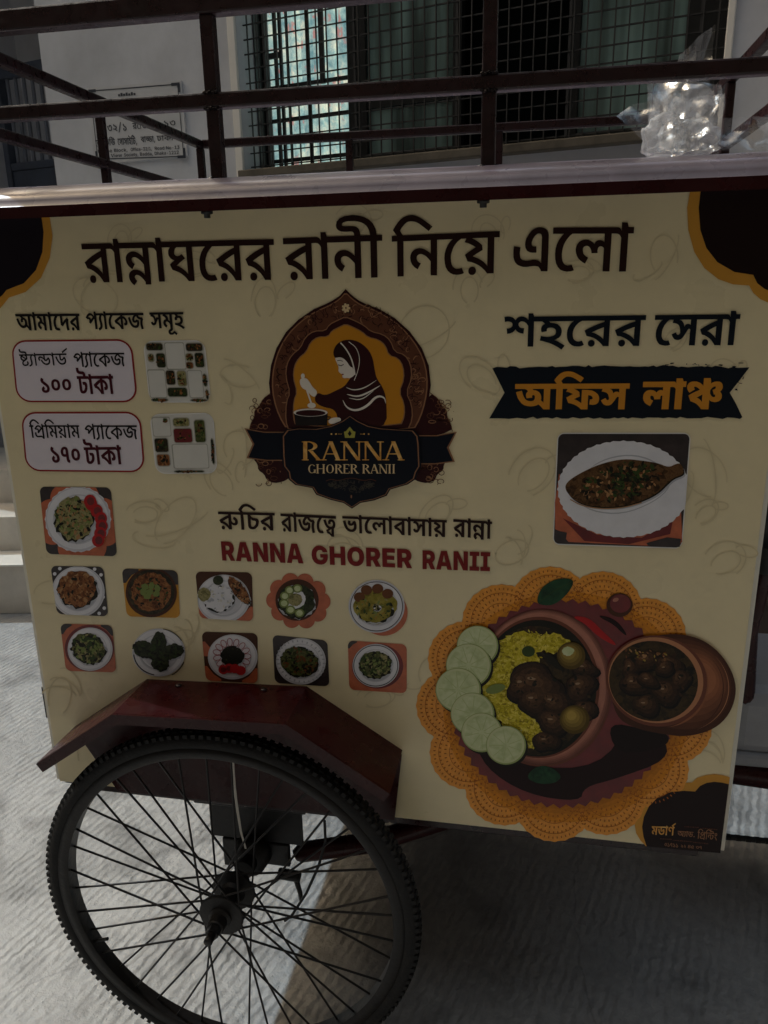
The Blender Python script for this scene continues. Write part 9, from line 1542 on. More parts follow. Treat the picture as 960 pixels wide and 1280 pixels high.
def lunch(qd, parts, floor):
    def fn(a):
        a.poly(rounded(qd, 11, 1.6), I['white'], 1)
        a.poly(rounded(qd, 10, 0), I['foam'], 2)
        for ii, (u0, v0, u1, v1, mt) in enumerate(floor + parts):
            qq = [bil(qd, u0, v0), bil(qd, u1, v0), bil(qd, u1, v1), bil(qd, u0, v1)]
            dark = mt not in (I['foam'], I['foamd'], I['white'])
            a.poly(rounded(qq, 3 if dark else 1.5, 0.8), I['foamd'] if dark else mt, 3 if not dark else 4, 0.00003 * (ii % 9))
            if dark:
                a.poly(rounded(qq, 3, -0.2), mt, 5)
                c = bil(qd, (u0 + u1) / 2, (v0 + v1) / 2)
                a.shards(c, abs(u1 - u0) * 30, abs(v1 - v0) * 28, [I['sd'], I['sb'], I['sg'], I['fbrown']], 6, 14, 2.4)
    return fn
new_art('lunchbox_photo', lunch([(181, 427.5), (254.7, 426.6), (263, 501.5), (189, 501.5)],
    [(.03, .02, .31, .14, I['fmeat2']), (.04, .2, .14, .33, I['fsalad']), (.18, .19, .33, .43, I['fdark']), (.70, .03, .98, .16, I['fmeat2']),
     (.68, .2, .80, .32, I['fsalad']), (.67, .34, .79, .45, I['fbrown']), (.83, .19, .98, .43, I['fdark']), (.31, .48, .46, .72, I['fmeat2']),
     (.50, .49, .65, .74, I['fsalad']), (.31, .77, .64, .92, I['fdark']), (.93, .54, .99, .75, I['fdark']), (.95, .8, .99, .97, I['fdark']),
     (.02, .955, .3, .995, I['fdark']), (.68, .965, .96, .995, I['fdark'])],
    [(.345, .02, .66, .46, I['foamd']), (.36, .035, .65, .44, I['foam']), (.01, .47, .285, .93, I['foamd']), (.02, .49, .275, .92, I['foam']), (.68, .49, .91, .93, I['foamd']), (.69, .5, .9, .92, I['foam'])]),
    'upper printed picture of foam lunch boxes')
new_art('lunchbox_photo', lunch([(189, 519), (265.6, 517), (271, 590), (197, 590.6)],
    [(.36, .06, .62, .2, I['fsalad']), (.35, .24, .65, .48, I['redcloth']), (.70, .10, .87, .48, I['fgreen']), (.02, .40, .24, .64, I['fmeat2']),
     (.03, .68, .24, .88, I['fbrown']), (.95, .42, .99, .86, I['fdark']), (.3, .965, .8, .995, I['fdark']), (.2, .06, .27, .12, I['fsalad'])],
    [(.02, .04, .3, .36, I['foamd']), (.03, .06, .29, .35, I['foam']), (.3, .52, .88, .92, I['foamd']), (.32, .53, .87, .91, I['foam'])]),
    'lower printed picture of a foam lunch box')

# ---- pictures of dishes
def plate(a, c, r, layer, ry=None, scal=0, mt=None, rot=0):
    ry = ry or r
    a.ell(c, r, ry, mt or I['platewhite'], layer, rot, 72, 0, scal, 0.018 if scal else 0)
    a.poly([*arc(c, r * .985, ry * .985, 0, 360, 48, rot)], I['ps1'], layer, 0.0001)
    a.poly([*arc((c[0] - .5, c[1] - .6), r * .93, ry * .93, 0, 360, 48, rot)], mt or I['platewhite'], layer, 0.00012)
    a.poly([*arc(c, r * .76, ry * .76, 0, 360, 48, rot)], I['ps1'], layer, 0.00014)
    a.poly([*arc(c, r * .72, ry * .72, 0, 360, 48, rot)], I['plateshade'], layer, 0.00016)
    a.poly([*arc((c[0] + .6, c[1] - .8), r * .70, ry * .70, 0, 360, 48, rot)], mt or I['platewhite'], layer, 0.00020)
    a.poly([*arc((c[0] + r * .06, c[1] + ry * .08), r * .60, ry * .58, 0, 360, 48, rot)], I['ps1'], layer, 0.00024)
def heap(a, c, rx, ry, base, mats, layer, n=60, size=3.0, rot=0):
    a.ell((c[0] + 1.2, c[1] + 1.8), rx * 1.06, ry * 1.06, I['plateshade'], layer, rot, 34, 0.08, eps=0)
    a.ell((c[0] + .6, c[1] + 1.0), rx * 1.02, ry * 1.02, I['sd'], layer, rot, 34, 0.10, eps=0.00003)
    a.ell(c, rx, ry, base, layer, rot, 34, 0.10, eps=0.00006 + 0.000004 * (a.cnt % 9))
    a.shards(c, rx, ry, mats, layer + 1, n, size, rot)
def dish(name, qd, bgm, fn, label, r=7, frame=True):
    def g_(a):
        if frame:
            a.poly(rounded(qd, r), bgm, 1)
            a.clip = rounded(qd, r)
        fn(a, qd)
    new_art(name, g_, label)
GR = [I['sg'], I['sl'], I['sd'], I['fsalad']]
def blob_corners(a, qd, mt, rad, corners):
    for u, v in corners:
        c = bil(qd, u, v)
        pts = []
        for s, t in ((0, 0), (1, 0), (1, .15), (.55, .45), (.15, 1), (0, 1)):
            uu = u + (s if u < .5 else -s) * rad
            vv = v + (t if v < .5 else -t) * rad
            pts.append(bil(qd, uu, vv))
        a.poly(pts, mt, 2)
def d0(a, q):
    for t in (20, 65, 110, 160, 200, 245, 290, 335):
        c = bil(q, .5 + .40 * math.cos(R(t)), .52 + .40 * math.sin(R(t)))
        a.ell(c, 17, 17, I['terracotta'], 2)
    plate(a, bil(q, .5, .47), 41, 3, 41, 26)
    heap(a, bil(q, .44, .46), 24, 27, I['fsalad'], [I['sl'], I['sg'], I['sd'], I['fsalad'], I['st']], 5, 130, 3.4)
    for i, (u, v) in enumerate(((.71, .24), (.78, .34), (.83, .45), (.83, .56), (.80, .67), (.76, .77), (.70, .2))):
        a.ell(bil(q, u, v), 7.6, 8.2, I['tomato'], 7, eps=0.00004 * i)
        a.ell(bil(q, u + .01, v), 4.6, 5.2, I['redcloth'], 7, eps=0.00004 * i + 0.00002)
q0 = [(50, 608), (139, 609), (147, 695), (59, 692)]
def clip_free(q, g=0): return q
dish('food_photo', q0, I['darkcloth'], d0, 'printed picture of fried rice with red tomato slices on a white plate', 7)
def d1(a, q):
    for i in range(9):
        for j in range(9):
            if (i + j) % 2 and (i < 3 or i > 6 or j < 2 or j > 6):
                c = bil(q, .06 + i * .11, .05 + j * .112)
                a.ell(c, 2.2, 2.2, I['platewhite'], 2)
    plate(a, bil(q, .47, .52), 33, 3, 32)
    heap(a, bil(q, .46, .46), 24, 22, I['fbrown'], [I['sb'], I['st'], I['fbrown'], I['sd']], 5, 110, 3.4)
dish('food_photo', [(64, 707), (130, 708), (136, 770), (72, 767)], I['darkcloth'], d1, 'printed picture of fried brown pieces on a white plate')
def d2(a, q):
    blob_corners(a, q, I['darkcloth'], .3, ((0, 0), (1, 0)))
    a.ell(bil(q, .5, .48), 32, 31, I['claybowl'], 3)
    a.ell(bil(q, .5, .47), 29, 28, I['fmeat2'], 4)
    a.ell(bil(q, .5, .47), 25, 24, I['fbrown'], 5, wob=.05)
    a.shards(bil(q, .5, .5), 22, 20, [I['sd'], I['sg'], I['sb'], I['fdark']], 6, 60, 3)
    for u, v in ((.40, .36), (.52, .33), (.62, .38), (.48, .46), (.36, .47), (.6, .5), (.43, .56)):
        a.ell(bil(q, u, v), 4.6, 3.8, I['sl'], 7, random.uniform(0, 180), 12, .15)
dish('food_photo', [(153, 710), (222.5, 712.5), (225.6, 772), (159, 770)], I['gold'], d2, 'printed picture of a dark curry in a brown bowl on a golden cloth')
def d3(a, q):
    blob_corners(a, q, I['terracotta'], .3, ((0, 1), (1, 1)))
    plate(a, bil(q, .47, .56), 33, 3, 30)
    heap(a, bil(q, .38, .55), 19, 16, I['platewhite'], [I['platewhite'], I['plateshade'], I['foam']], 5, 60, 2.5)
    a.ell(bil(q, .40, .17), 6.5, 6, I['fdark'], 7)
    a.ell(bil(q, .13, .48), 8, 8.5, I['fsalad'], 7, wob=.08)
    heap(a, bil(q, .76, .36), 7, 20, I['fbrown'], [I['sb'], I['st'], I['sd']], 7, 40, 3, -38)
dish('food_photo', [(244.7, 714), (315.4, 715), (317, 776), (250, 772)], I['claybowl'], d3, 'printed picture of white rice with a fried piece on a white plate')
def d4(a, q):
    for t in range(0, 360, 36):
        a.ell(bil(q, .5 + .42 * math.cos(R(t)), .5 + .40 * math.sin(R(t))), 11, 11, I['terracotta'], 1)
    a.ell(bil(q, .5, .5), 30, 28, I['terracotta'], 2)
    a.ell(bil(q, .48, .48), 27, 26, I['claybowl'], 3)
    heap(a, bil(q, .47, .5), 22, 20, I['fdark'], [I['sd'], I['sg'], I['fdark']], 4, 50, 3)
    a.ell(bil(q, .45, .46), 13, 12, I['platewhite'], 6, wob=.04)
    a.ell(bil(q, .45, .47), 9, 8, I['fsalad'], 7, wob=.06)
    for u, v in ((.27, .4), (.36, .28), (.25, .55), (.36, .68), (.52, .74), (.5, .24)):
        a.ell(bil(q, u, v), 6, 5.4, I['sl'], 7, eps=0.00003 * int(v * 10))
        a.ell(bil(q, u, v), 4, 3.6, I['lime'], 8)
dish('food_photo', [(337, 719), (407, 721), (409, 782), (340, 780)], None, d4, 'printed picture of a dish with green slices on an orange cloth', frame=False)
def d5(a, q):
    a.ell(bil(q, .62, .62), 30, 29, I['terracotta'], 1)
    plate(a, bil(q, .5, .5), 35, 2, 33)
    a.stroke(arc(bil(q, .5, .5), 32.4, 30.6, 0, 360, 60), 0.9, I['cornernavy'], 3)
    a.ell(bil(q, .48, .5), 27, 22, I['fcurry'], 4, 0, 40, .05)
    for t in range(0, 360, 40):
        a.ell(bil(q, .48 + .29 * math.cos(R(t)), .42 + .27 * math.sin(R(t))), 7, 6, I['sb'] if t > 170 else I['fcurry'], 5)
    heap(a, bil(q, .46, .56), 22, 16, I['fcurry'], [I['sl'], I['fcurry'], I['sg'], I['potato']], 6, 50, 3)
    heap(a, bil(q, .5, .5), 5, 4, I['fsalad'], [I['platewhite'], I['sd']], 8, 8, 2)
dish('food_photo', [(434, 724), (506, 726), (507, 790), (437, 789)], None, d5, 'printed picture of a yellow curry on a blue rimmed plate', frame=False)
def d6(a, q):
    a.ell(bil(q, .52, .50), 31, 29, I['redcloth'], 2)
    blob_corners(a, q, I['darkcloth'], .22, ((1, 0), (0, 0)))
    plate(a, bil(q, .53, .52), 28, 3, 27)
    heap(a, bil(q, .50, .50), 21, 18, I['fgreen'], GR, 5, 120, 4.2, 25)
dish('food_photo', [(76, 779), (141, 781), (146, 840), (83, 838)], I['terracotta'], d6, 'printed picture of fried greens on a white plate over an orange cloth')
def d7(a, q):
    plate(a, (199, 815), 33, 2, 30)
    a.stroke(arc((199, 815), 31, 28, 100, 175, 14), 1.2, I['black'], 4)
    a.stroke(arc((199, 816), 33.5, 31, 20, 60, 12), 1.2, I['black'], 4)
    a.stroke(arc((199, 815), 33, 30, 280, 330, 12), 0.9, I['black'], 4)
    for x, y, rx, ry, rot in ((199, 802, 9, 13, 10), (180, 810, 13, 10, 15), (216, 813, 14, 9, -15), (201, 827, 11, 10, 0), (196, 815, 12, 9, 0)):
        heap(a, (x, y), rx, ry, I['fdark'], [I['sd'], I['fdark'], I['sg']], 5, 26, 2.6, rot)
dish('food_photo', [(164, 784), (233, 784), (233, 847), (164, 847)], None, d7, 'printed picture of dark leafy rolls on a round white plate', frame=False)
def d8(a, q):
    blob_corners(a, q, I['terracotta'], .3, ((0, 1), (1, 1), (0, .5)))
    plate(a, bil(q, .54, .49), 31, 3, 28)
    for t in range(0, 360, 24):
        a.ell(bil(q, .53 + .28 * math.cos(R(t)), .46 + .27 * math.sin(R(t))), 6, 4, I['lilac'], 5, t, 14)
        a.stroke(arc(bil(q, .53 + .28 * math.cos(R(t)), .46 + .27 * math.sin(R(t))), 5, 3.2, 0, 360, 10, t), .7, I['red'], 6)
    heap(a, bil(q, .53, .46), 14, 12.5, I['sd'], [I['sd'], I['fdark']], 7, 30, 2)
    for u in (.36, .47, .58, .69):
        a.ell(bil(q, u, .75 + .04 * math.sin(u * 9)), 6.2, 5.8, I['tomato'], 8, eps=0.00003 * int(u * 20))
        a.ell(bil(q, u, .75 + .04 * math.sin(u * 9)), 3.6, 3.4, I['redcloth'], 9)
dish('food_photo', [(252.5, 789), (322.5, 791), (322.5, 853.6), (258, 850)], I['claybowl'], d8, 'printed picture of a dark heap with onion rings and tomato on a plate')
def d9(a, q):
    plate(a, bil(q, .5, .5), 31, 3, 29)
    for t in range(0, 360, 12):
        a.stroke([bil(q, .5 + .40 * math.cos(R(t)), .5 + .41 * math.sin(R(t))), bil(q, .5 + .45 * math.cos(R(t)), .5 + .455 * math.sin(R(t)))], 1.6, I['plateshade'], 5)
    heap(a, bil(q, .47, .5), 23, 18, I['fgreen'], [I['sd'], I['sg'], I['fgreen'], I['sb']], 6, 110, 3.2, 15)
dish('food_photo', [(341, 793), (409.6, 800), (412, 857.5), (344, 853)], I['darkcloth'], d9, 'printed picture of green curry on a plate over a black cloth')
def d10(a, q):
    a.ell(bil(q, .5, .48), 32, 28, I['redcloth'], 2)
    blob_corners(a, q, I['darkcloth'], .16, ((0, 0),))
    plate(a, bil(q, .47, .47), 29, 3, 27)
    a.stroke(arc(bil(q, .47, .47), 27.4, 25.4, 0, 360, 60), 0.8, I['cornernavy'], 5)
    heap(a, bil(q, .46, .45), 20, 16.5, I['fgreen'], GR, 6, 150, 2.6)
dish('food_photo', [(435, 800), (508.6, 805), (508.6, 866), (437, 861.5)], I['terracotta'], d10, 'printed picture of chopped greens on a dark rimmed plate over an orange cloth')

def fish(a):
    C = crop(2.526, 580, 370)
    q = [(698, 542), (862, 542), (851, 684), (692, 679)]
    a.poly(rounded(q, 8, 1.4), I['white'], 1)
    a.poly(rounded(q, 7, 0), I['darkcloth'], 2)
    cut = lambda pts: pts
    a.poly(C([(287, 650), (300, 560), (330, 600), (400, 720), (600, 740), (684, 670), (688, 775), (670, 790), (560, 786), (330, 775), (300, 740), (288, 735)]), I['terracotta'], 3)
    a.poly(C([(312, 700), (420, 752), (560, 762), (660, 700), (650, 750), (520, 782), (380, 772)]), I['redcloth'], 4)
    a.poly(C([(288, 738), (325, 745), (320, 775), (300, 778), (284, 765)]), I['darkcloth'], 5)
    a.poly(C([(575, 778), (640, 760), (684, 765), (680, 790), (660, 792), (580, 786)]), I['darkcloth'], 5)
    # scalloped plate
    pts = []
    for k in range(120):
        t = 2 * math.pi * k / 120
        f = 1 + .012 * math.cos(t * 44)
        pts.append((503 + 207 * f * math.cos(t), 608 + 152 * f * math.sin(t)))
    def inq(p):
        u0 = 288 + (p[1] - 435) * -.03
        return (min(max(p[0], 284 + max(0, (560 - p[1]) * .1)), 712 - (p[1] - 435) * .062), p[1])
    a.poly(C([inq(p) for p in pts]), I['platewhite'], 6)
    a.poly(C(smooth([(378, 560), (430, 515), (520, 495), (600, 515), (640, 560), (655, 600), (600, 650), (500, 690), (400, 680), (350, 640)])), I['plateshade'], 6, 0.0001)
    a.poly(C(smooth([(374, 562), (430, 519), (520, 499), (598, 519), (636, 562), (650, 600), (598, 648), (500, 686), (402, 676), (354, 640)])), I['platewhite'], 6, 0.0002)
    body = [(316, 603), (330, 580), (380, 550), (440, 525), (505, 512), (560, 518), (610, 525), (645, 540), (668, 528), (683, 527), (693, 548), (690, 562), (660, 572), (640, 590), (610, 620), (560, 645), (500, 662), (430, 665), (370, 655), (335, 632)]
    a.poly(C([(x + 6, y + 9) for x, y in smooth(body, 2)]), I['plateshade'], 7, 0)
    a.poly(C([(x + 3, y + 4) for x, y in smooth(body, 2)]), I['sd'], 7, 0.00004)
    a.poly(C(smooth(body, 2)), I['ffish'], 7, 0.00008)
    random.seed(5)
    a.shards(C([(490, 590)])[0], 55, 22, [I['sd'], I['sb'], I['st'], I['sg'], I['ffish']], 8, 190, 4.0, -12)
    a.shards(C([(520, 555)])[0], 34, 14, [I['sg'], I['sd'], I['fdark']], 9, 70, 4.0, -5)
    a.shards(C([(510, 600)])[0], 18, 14, [I['sd'], I['fdark'], I['sg']], 9, 40, 4.0)
    a.stroke(C(smooth([(335, 640), (370, 660), (430, 670), (500, 667), (560, 650)], 2, False)), 1.2, I['st'], 9)
new_art('fish_photo', fish, 'large printed picture of a fried fish on a scalloped white plate')

def ribbon(a):
    C = crop(2.526, 580, 370)
    rnd = random.Random(3)
    top = [(90, 228)]
    x = 104
    while x < 890:
        base = 226 - 6 * math.sin((x - 100) / 780 * 3.1)
        top.append((x, base + rnd.uniform(-4, 4)))
        x += rnd.uniform(8, 22)
    top.append((900, 225))
    bot = []
    x = 870
    while x > 95:
        bot.append((x, 384 + rnd.uniform(-3, 4)))
        x -= rnd.uniform(10, 26)
    a.poly(C(top + [(872, 262), (838, 305), (858, 340), (878, 382)] + bot + [(80, 386), (104, 345), (128, 305), (110, 268)]), I['navy'], 1)
    for i in range(26):
        x = rnd.uniform(620, 905)
        y = 220 + rnd.uniform(-9, 6) if rnd.random() < .7 else rnd.uniform(225, 300)
        if y > 232:
            x = rnd.uniform(868, 900) - (y - 228) * .4
        a.ell(C([(x, y)])[0], rnd.uniform(.6, 2.8), rnd.uniform(.4, .9), I['navy'], 1, rnd.uniform(-8, 8), 8, .2)
    for i in range(5):
        x = 440 + i * 66
        a.stroke(C([(x, 219 + rnd.uniform(-2, 2)), (x + 24, 217), (x + 40, 220)]), 1.0, I['vinyl2'], 2, taper=True)
    a.text('ribbontext', I['orange'], 3)
I['vinyl2'] = ink('ink_cream_gap', (226, 212, 180))
new_art('ribbon_banner', ribbon, 'dark navy brushed ribbon with orange lettering')

# ---- the feast picture
def feast(a):
    C = crop(2.087, 500, 690)
    K = 2.087
    def E(x, y, rx, ry, m, layer, **kw):
        a.ell((x / K + 500, y / K + 690), rx / K, ry / K, m, layer, **kw)
    cx, cy = 432, 395
    rc = random.Random(31)
    cn = [0]
    def chunk(x, y, rx, ry, rot, layer):
        n_ = 22
        ph = [rc.uniform(0, 6.28) for _ in range(3)]
        base = []
        for j in range(n_):
            t = 2 * math.pi * j / n_
            f = 1 + .12 * math.sin(2 * t + ph[0]) + .09 * math.sin(3 * t + ph[1]) + .05 * math.sin(5 * t + ph[2])
            px, py = rx * f * math.cos(t), ry * f * math.sin(t)
            c_, s_ = math.cos(R(rot)), math.sin(R(rot))
            base.append((px * c_ - py * s_, px * s_ + py * c_))
        cn[0] += 1
        e0 = 0.0000035 * (cn[0] % 11)
        for i, (f, dx, dy) in enumerate(((1.06, 3, 4), (1.0, 0, 0), (.84, -2, -4), (.62, -4, -7), (.34, -6, -10), (.12, -9, -14))):
            if i < 5:
                a.poly(C([(x + dx + px * f, y + dy + py * f) for px, py in base]), I['mt%d' % i], layer, 0.00004 * i + e0)
            else:
                a.poly(C([(x + dx * rx / 50 + px * f * 1.3, y + dy * ry / 50 + py * f * .6) for px, py in base]), I['mth'], layer, 0.00024 + e0)
    for i in range(13):
        t = R(-98 + 27.7 * i)
        x, y = cx + 286 * math.cos(t), cy + 262 * math.sin(t)
        E(x, y, 103, 98, I['doily'], 1, n=48, teeth=24, tooth=.012)
    E(cx, cy, 300, 275, I['doily'], 2, n=60, eps=0)
    for i in range(4):
        E(cx + 3, cy + 8, 322 - 11 * i, 300 - 11 * i, I['dt%d' % i], 2, n=66, eps=0.00004 + 0.00005 * i)
    for i in range(13):
        t = -98 + 27.7 * i
        x, y = cx + 286 * math.cos(R(t)), cy + 262 * math.sin(R(t))
        for rr, cnt in ((88, 26), (74, 22), (60, 18), (44, 12), (30, 9)):
            for j in range(cnt):
                b_ = R(t - 88 + 176 * j / (cnt - 1))
                px, py = x + rr * math.cos(b_), y + rr * .96 * math.sin(b_)
                a.stroke(C([(px, py), (px + 5.5 * math.cos(b_), py + 5.5 * math.sin(b_))]), 1.35, I['doilydark'], 3, eps=0.00001 * (j % 5))
            if rr in (88, 60):
                a.stroke(C(arc((x, y), rr - 8, (rr - 8) * .96, t - 88, t + 88, 20)), .6, I['doilydark'], 3, eps=0.00006)
    E(425, 393, 290, 268, I['redcloth'], 4, n=220, teeth=55, tooth=.02)
    a.poly(C(smooth([(190, 470), (330, 560), (520, 560), (600, 440), (690, 480), (700, 540), (560, 590), (480, 610), (470, 650), (330, 630), (220, 560)])), I['shadow'], 5)
    a.poly(C(smooth([(540, 440), (640, 460), (700, 470), (700, 500), (640, 520), (560, 520)])), I['shadow2'], 5, 0.0001)
    # leaves, berry, chilli
    a.poly(C(smooth([(355, 130), (365, 95), (395, 72), (430, 65), (456, 72), (440, 105), (405, 135), (375, 138)])), I['green'], 6)
    a.stroke(C([(360, 132), (400, 100), (452, 74)]), .7, I['sg'], 7)
    a.poly(C(smooth([(328, 585), (350, 558), (385, 552), (425, 580), (405, 600), (360, 602)])), I['green'], 8)
    a.stroke(C(smooth([(455, 168), (490, 178), (520, 210), (562, 240)], 2, False)), 9, I['tomato'], 6, taper=True)
    a.stroke(C(smooth([(520, 165), (560, 180), (590, 215)], 2, False)), 6, I['shadow'], 6, taper=True)
    E(572, 136, 34, 31, I['claybowl'], 7)
    E(574, 132, 27, 24, I['redcloth'], 8)
    E(562, 122, 8, 5, I['bowl'], 9, rot=-20)
    # bowl
    E(372, 352, 180, 205, I['bowld'], 7, n=64)
    for i in range(5):
        E(372 - i, 350 - i, 178 - 3.2 * i, 203 - 3.2 * i, I['bw%d' % i], 8, n=64, eps=0.00004 * i)
    a.stroke(C(arc((366, 350), 166, 191, -85, 40, 30)), 5, I['bowl'], 8, 0.00025, True)
    E(362, 350, 158, 184, I['bowld'], 9, n=64)
    E(360, 352, 152, 178, I['sd'], 10, n=64, eps=0)
    E(352, 358, 142, 168, I['gravy'], 10, n=64, eps=0.00005)
    random.seed(11)
    a.shards((352 / K + 500, 352 / K + 690), 68, 80, [I['sd'], I['gravy'], I['meat']], 11, 90, 6)
    for x, y, rx, ry, rot in ((300, 275, 62, 55, 0), (255, 345, 48, 40, 20), (330, 235, 60, 30, 0), (400, 235, 45, 25, 10), (270, 400, 60, 35, 40), (320, 450, 55, 34, 30), (345, 480, 35, 26, 0), (290, 320, 50, 40, 0)):
        E(x, y, rx, ry, I['rice'], 12, rot=rot, wob=.14, n=30)
        a.shards((x / K + 500, y / K + 690), rx / K, ry / K, [I['rice'], I['ricel'], I['riced'], I['rice'], I['ricel']], 13, 60, 2.3, rot, 3, 1.12)
    for x, y, rx, ry, rot in ((355, 340, 70, 52, 10), (320, 345, 45, 40, 0), (400, 390, 46, 36, 20), (350, 385, 48, 34, 0), (470, 350, 40, 40, 0), (480, 300, 34, 24, 0), (400, 440, 46, 32, 0), (480, 410, 30, 30, 0), (380, 490, 34, 26, 0)):
        chunk(x, y, rx, ry, rot, 14)
        a.shards((x / K + 500, y / K + 690), rx / K * .85, ry / K * .85, [I['meat'], I['sd'], I['gravy'], I['mt2']], 15, 9, 3.2, rot)
    for x, y, rx in ((446, 266, 37), (455, 432, 39)):
        for i in range(5):
            E(x - 2 * i, y - 2.5 * i, rx * (1 - .17 * i), rx * .96 * (1 - .17 * i), I['pt%d' % i], 16, n=30, eps=0.00003 * i)
    E(438, 254, 15, 12, I['lime'], 17, wob=.1)
    E(335, 255, 17, 14, I['sg'], 16)
    E(250, 352, 26, 12, I['sl'], 16, rot=-15)
    a.poly(C([(372, 256), (395, 262), (412, 280), (430, 308), (408, 300), (388, 284)]), I['sd'], 17)
    a.shards((300 / K + 500, 470 / K + 690), 40, 20, [I['sl'], I['ricel'], I['lime']], 17, 14, 2)
    # lime slices
    for i, (x, y, r) in enumerate(((203, 240, 54), (180, 291, 59), (153, 354, 59), (190, 416, 57), (214, 464, 53), (277, 497, 52))):
        E(x + 5, y + 6, r, r * .97, I['sd'], 18 + i, n=44, eps=0)
        E(x, y, r, r * .97, I['limerim'], 18 + i, n=44, eps=0.00004)
        E(x - 1, y - 1, r - 3, (r - 3) * .97, I['limepith'], 18 + i, n=44, eps=0.00007)
        E(x - 1, y - 1, r - 9, (r - 9) * .97, I['lime'], 18 + i, n=44, eps=0.0001)
        for j in range(9):
            t = R(j * 40 + 12 * i)
            a.stroke(C([(x + 7 * math.cos(t), y + 7 * math.sin(t)), (x + (r - 9) * math.cos(t), y + (r - 9) * math.sin(t))]), .7, I['limeline'], 18 + i, eps=0.0002)
    # tilted pot
    a.poly(C(smooth([(560, 425), (545, 330), (590, 235), (690, 208), (760, 214), (810, 238), (850, 280), (875, 335), (872, 385), (850, 430), (810, 462), (745, 478), (680, 470), (610, 455)])), I['pot'], 12)
    body = smooth([(560, 425), (545, 330), (590, 235), (690, 208), (760, 214), (810, 238), (850, 280), (875, 335), (872, 385), (850, 430), (810, 462), (745, 478), (680, 470), (610, 455)])
    for i in range(7):
        f = 1 - .115 * i
        a.poly(C([(800 + (x - 800) * f, 318 + (y - 318) * (1 - .11 * i)) for x, y in body]), I['pg%d' % i], 12, 0.00011 + 0.00002 * i)
    for xx, c0, w_ in ((722, 'pg0', 1.5), (714, 'potl', .9), (700, 'pg0', 1.0)):
        a.stroke(C(arc((xx, 345), 142, 122, -50, 58, 26, 8)), w_, I[c0], 13, taper=True)
    a.stroke(C(arc((676, 338), 122, 116, -60, 70, 30, 8)), 5, I['pg5'], 13, 0.0001, True)
    E(668, 332, 132, 118, I['bowld'], 14, rot=12, n=50)
    E(666, 330, 124, 111, I['potl'], 14, rot=12, n=50, eps=0.0001)
    E(660, 332, 116, 104, I['gravy'], 15, rot=12, n=50)
    for x, y, rx, ry, rot in ((640, 280, 50, 32, 0), (700, 290, 46, 34, 20), (610, 340, 50, 36, 0), (690, 360, 56, 38, 10), (640, 395, 50, 32, 0), (600, 300, 30, 34, 0), (730, 330, 30, 40, 0)):
        chunk(x, y, rx * .8, ry * .8, rot, 16)
        a.shards((x / K + 500, y / K + 690), rx / K, ry / K, [I['gravy'], I['sd'], I['meat'], I['mt2']], 17, 9, 3.4, rot)
    a.shards((640 / K + 500, 262 / K + 690), 34, 9, [I['st'], I['meatl'], I['potato'], I['sb']], 18, 30, 2.6, 5)
    for x, y, rx, ry, rot in ((690, 300, 26, 18, -10), (645, 330, 30, 18, 10)):
        chunk(x, y, rx, ry, rot, 18)
for i, c_ in enumerate(((12, 8, 6), (34, 21, 12), (52, 33, 19), (70, 47, 28), (92, 64, 40))):
    I['mt%d' % i] = mat('print_meat_tone', lin(c_), 0.34, vary=0.45, scale=150, spec=0.2)
I['mth'] = ink('print_meat_gloss', (150, 124, 98))
for i in range(4):
    I['dt%d' % i] = mat('print_doily_tone', lin((216 - 12 * i, 138 - 9 * i, 34 - 2 * i)), 0.34, vary=0.16, scale=110, spec=0.2)
for i in range(5):
    I['bw%d' % i] = mat('print_bowl_tone', lin((104 + 17 * i, 62 + 13 * i, 52 + 11 * i)), 0.34, vary=0.14, scale=30, spec=0.2)
for i in range(5):
    I['pt%d' % i] = mat('print_potato_tone', lin((84 + 22 * i, 66 + 20 * i, 18 + 13 * i)), 0.34, vary=0.12, scale=60, spec=0.2)
for i in range(7):
    I['pg%d' % i] = mat('print_pot_tone', lin((70 + 15 * i, 38 + 10.5 * i, 24 + 7.5 * i)), 0.34, vary=0.14, scale=20, spec=0.2)
I['shadow2'] = ink('print_deep_red', (22, 7, 7))
I['limepith'] = ink('print_lime_pith', (198, 204, 158))
I['limeline'] = ink('print_lime_segment', (176, 190, 132))
new_art('feast_photo', feast, 'large printed picture of yellow rice, meat and lime slices in a clay bowl beside a tilted pot on an orange doily')

# ---- corner ornaments
def corner_tl(a):
    C = crop(2, 0, 240)
    a.poly(C([(-60, 40), (124, 50), (133, 110), (126, 165), (104, 215), (66, 250), (24, 264), (10, 282), (-6, 300), (-40, 310), (-80, 300)]), I['gold'], 1)
    a.poly(C([(-60, 40), (104, 50), (111, 100), (108, 150), (92, 195), (62, 228), (18, 245), (8, 258), (-10, 272), (-80, 280)]), I['cornernavy'], 2)
def corner_tr(a):
    C = crop(2, 480, 240)
    w_ = 962 + 24
    a.poly(C([(766, -12), (757, 40), (760, 95), (775, 150), (800, 190), (835, 218), (872, 231), (912, 234), (922, 252), (940, 268), (965, 279), (990, 283), (1026, 284), (1028, -12)]), I['gold'], 1)
    a.poly(C([(792, -12), (786, 40), (790, 95), (805, 140), (832, 175), (875, 200), (922, 207), (932, 228), (950, 242), (975, 252), (1026, 256), (1028, -12)]), I['corner'], 2)
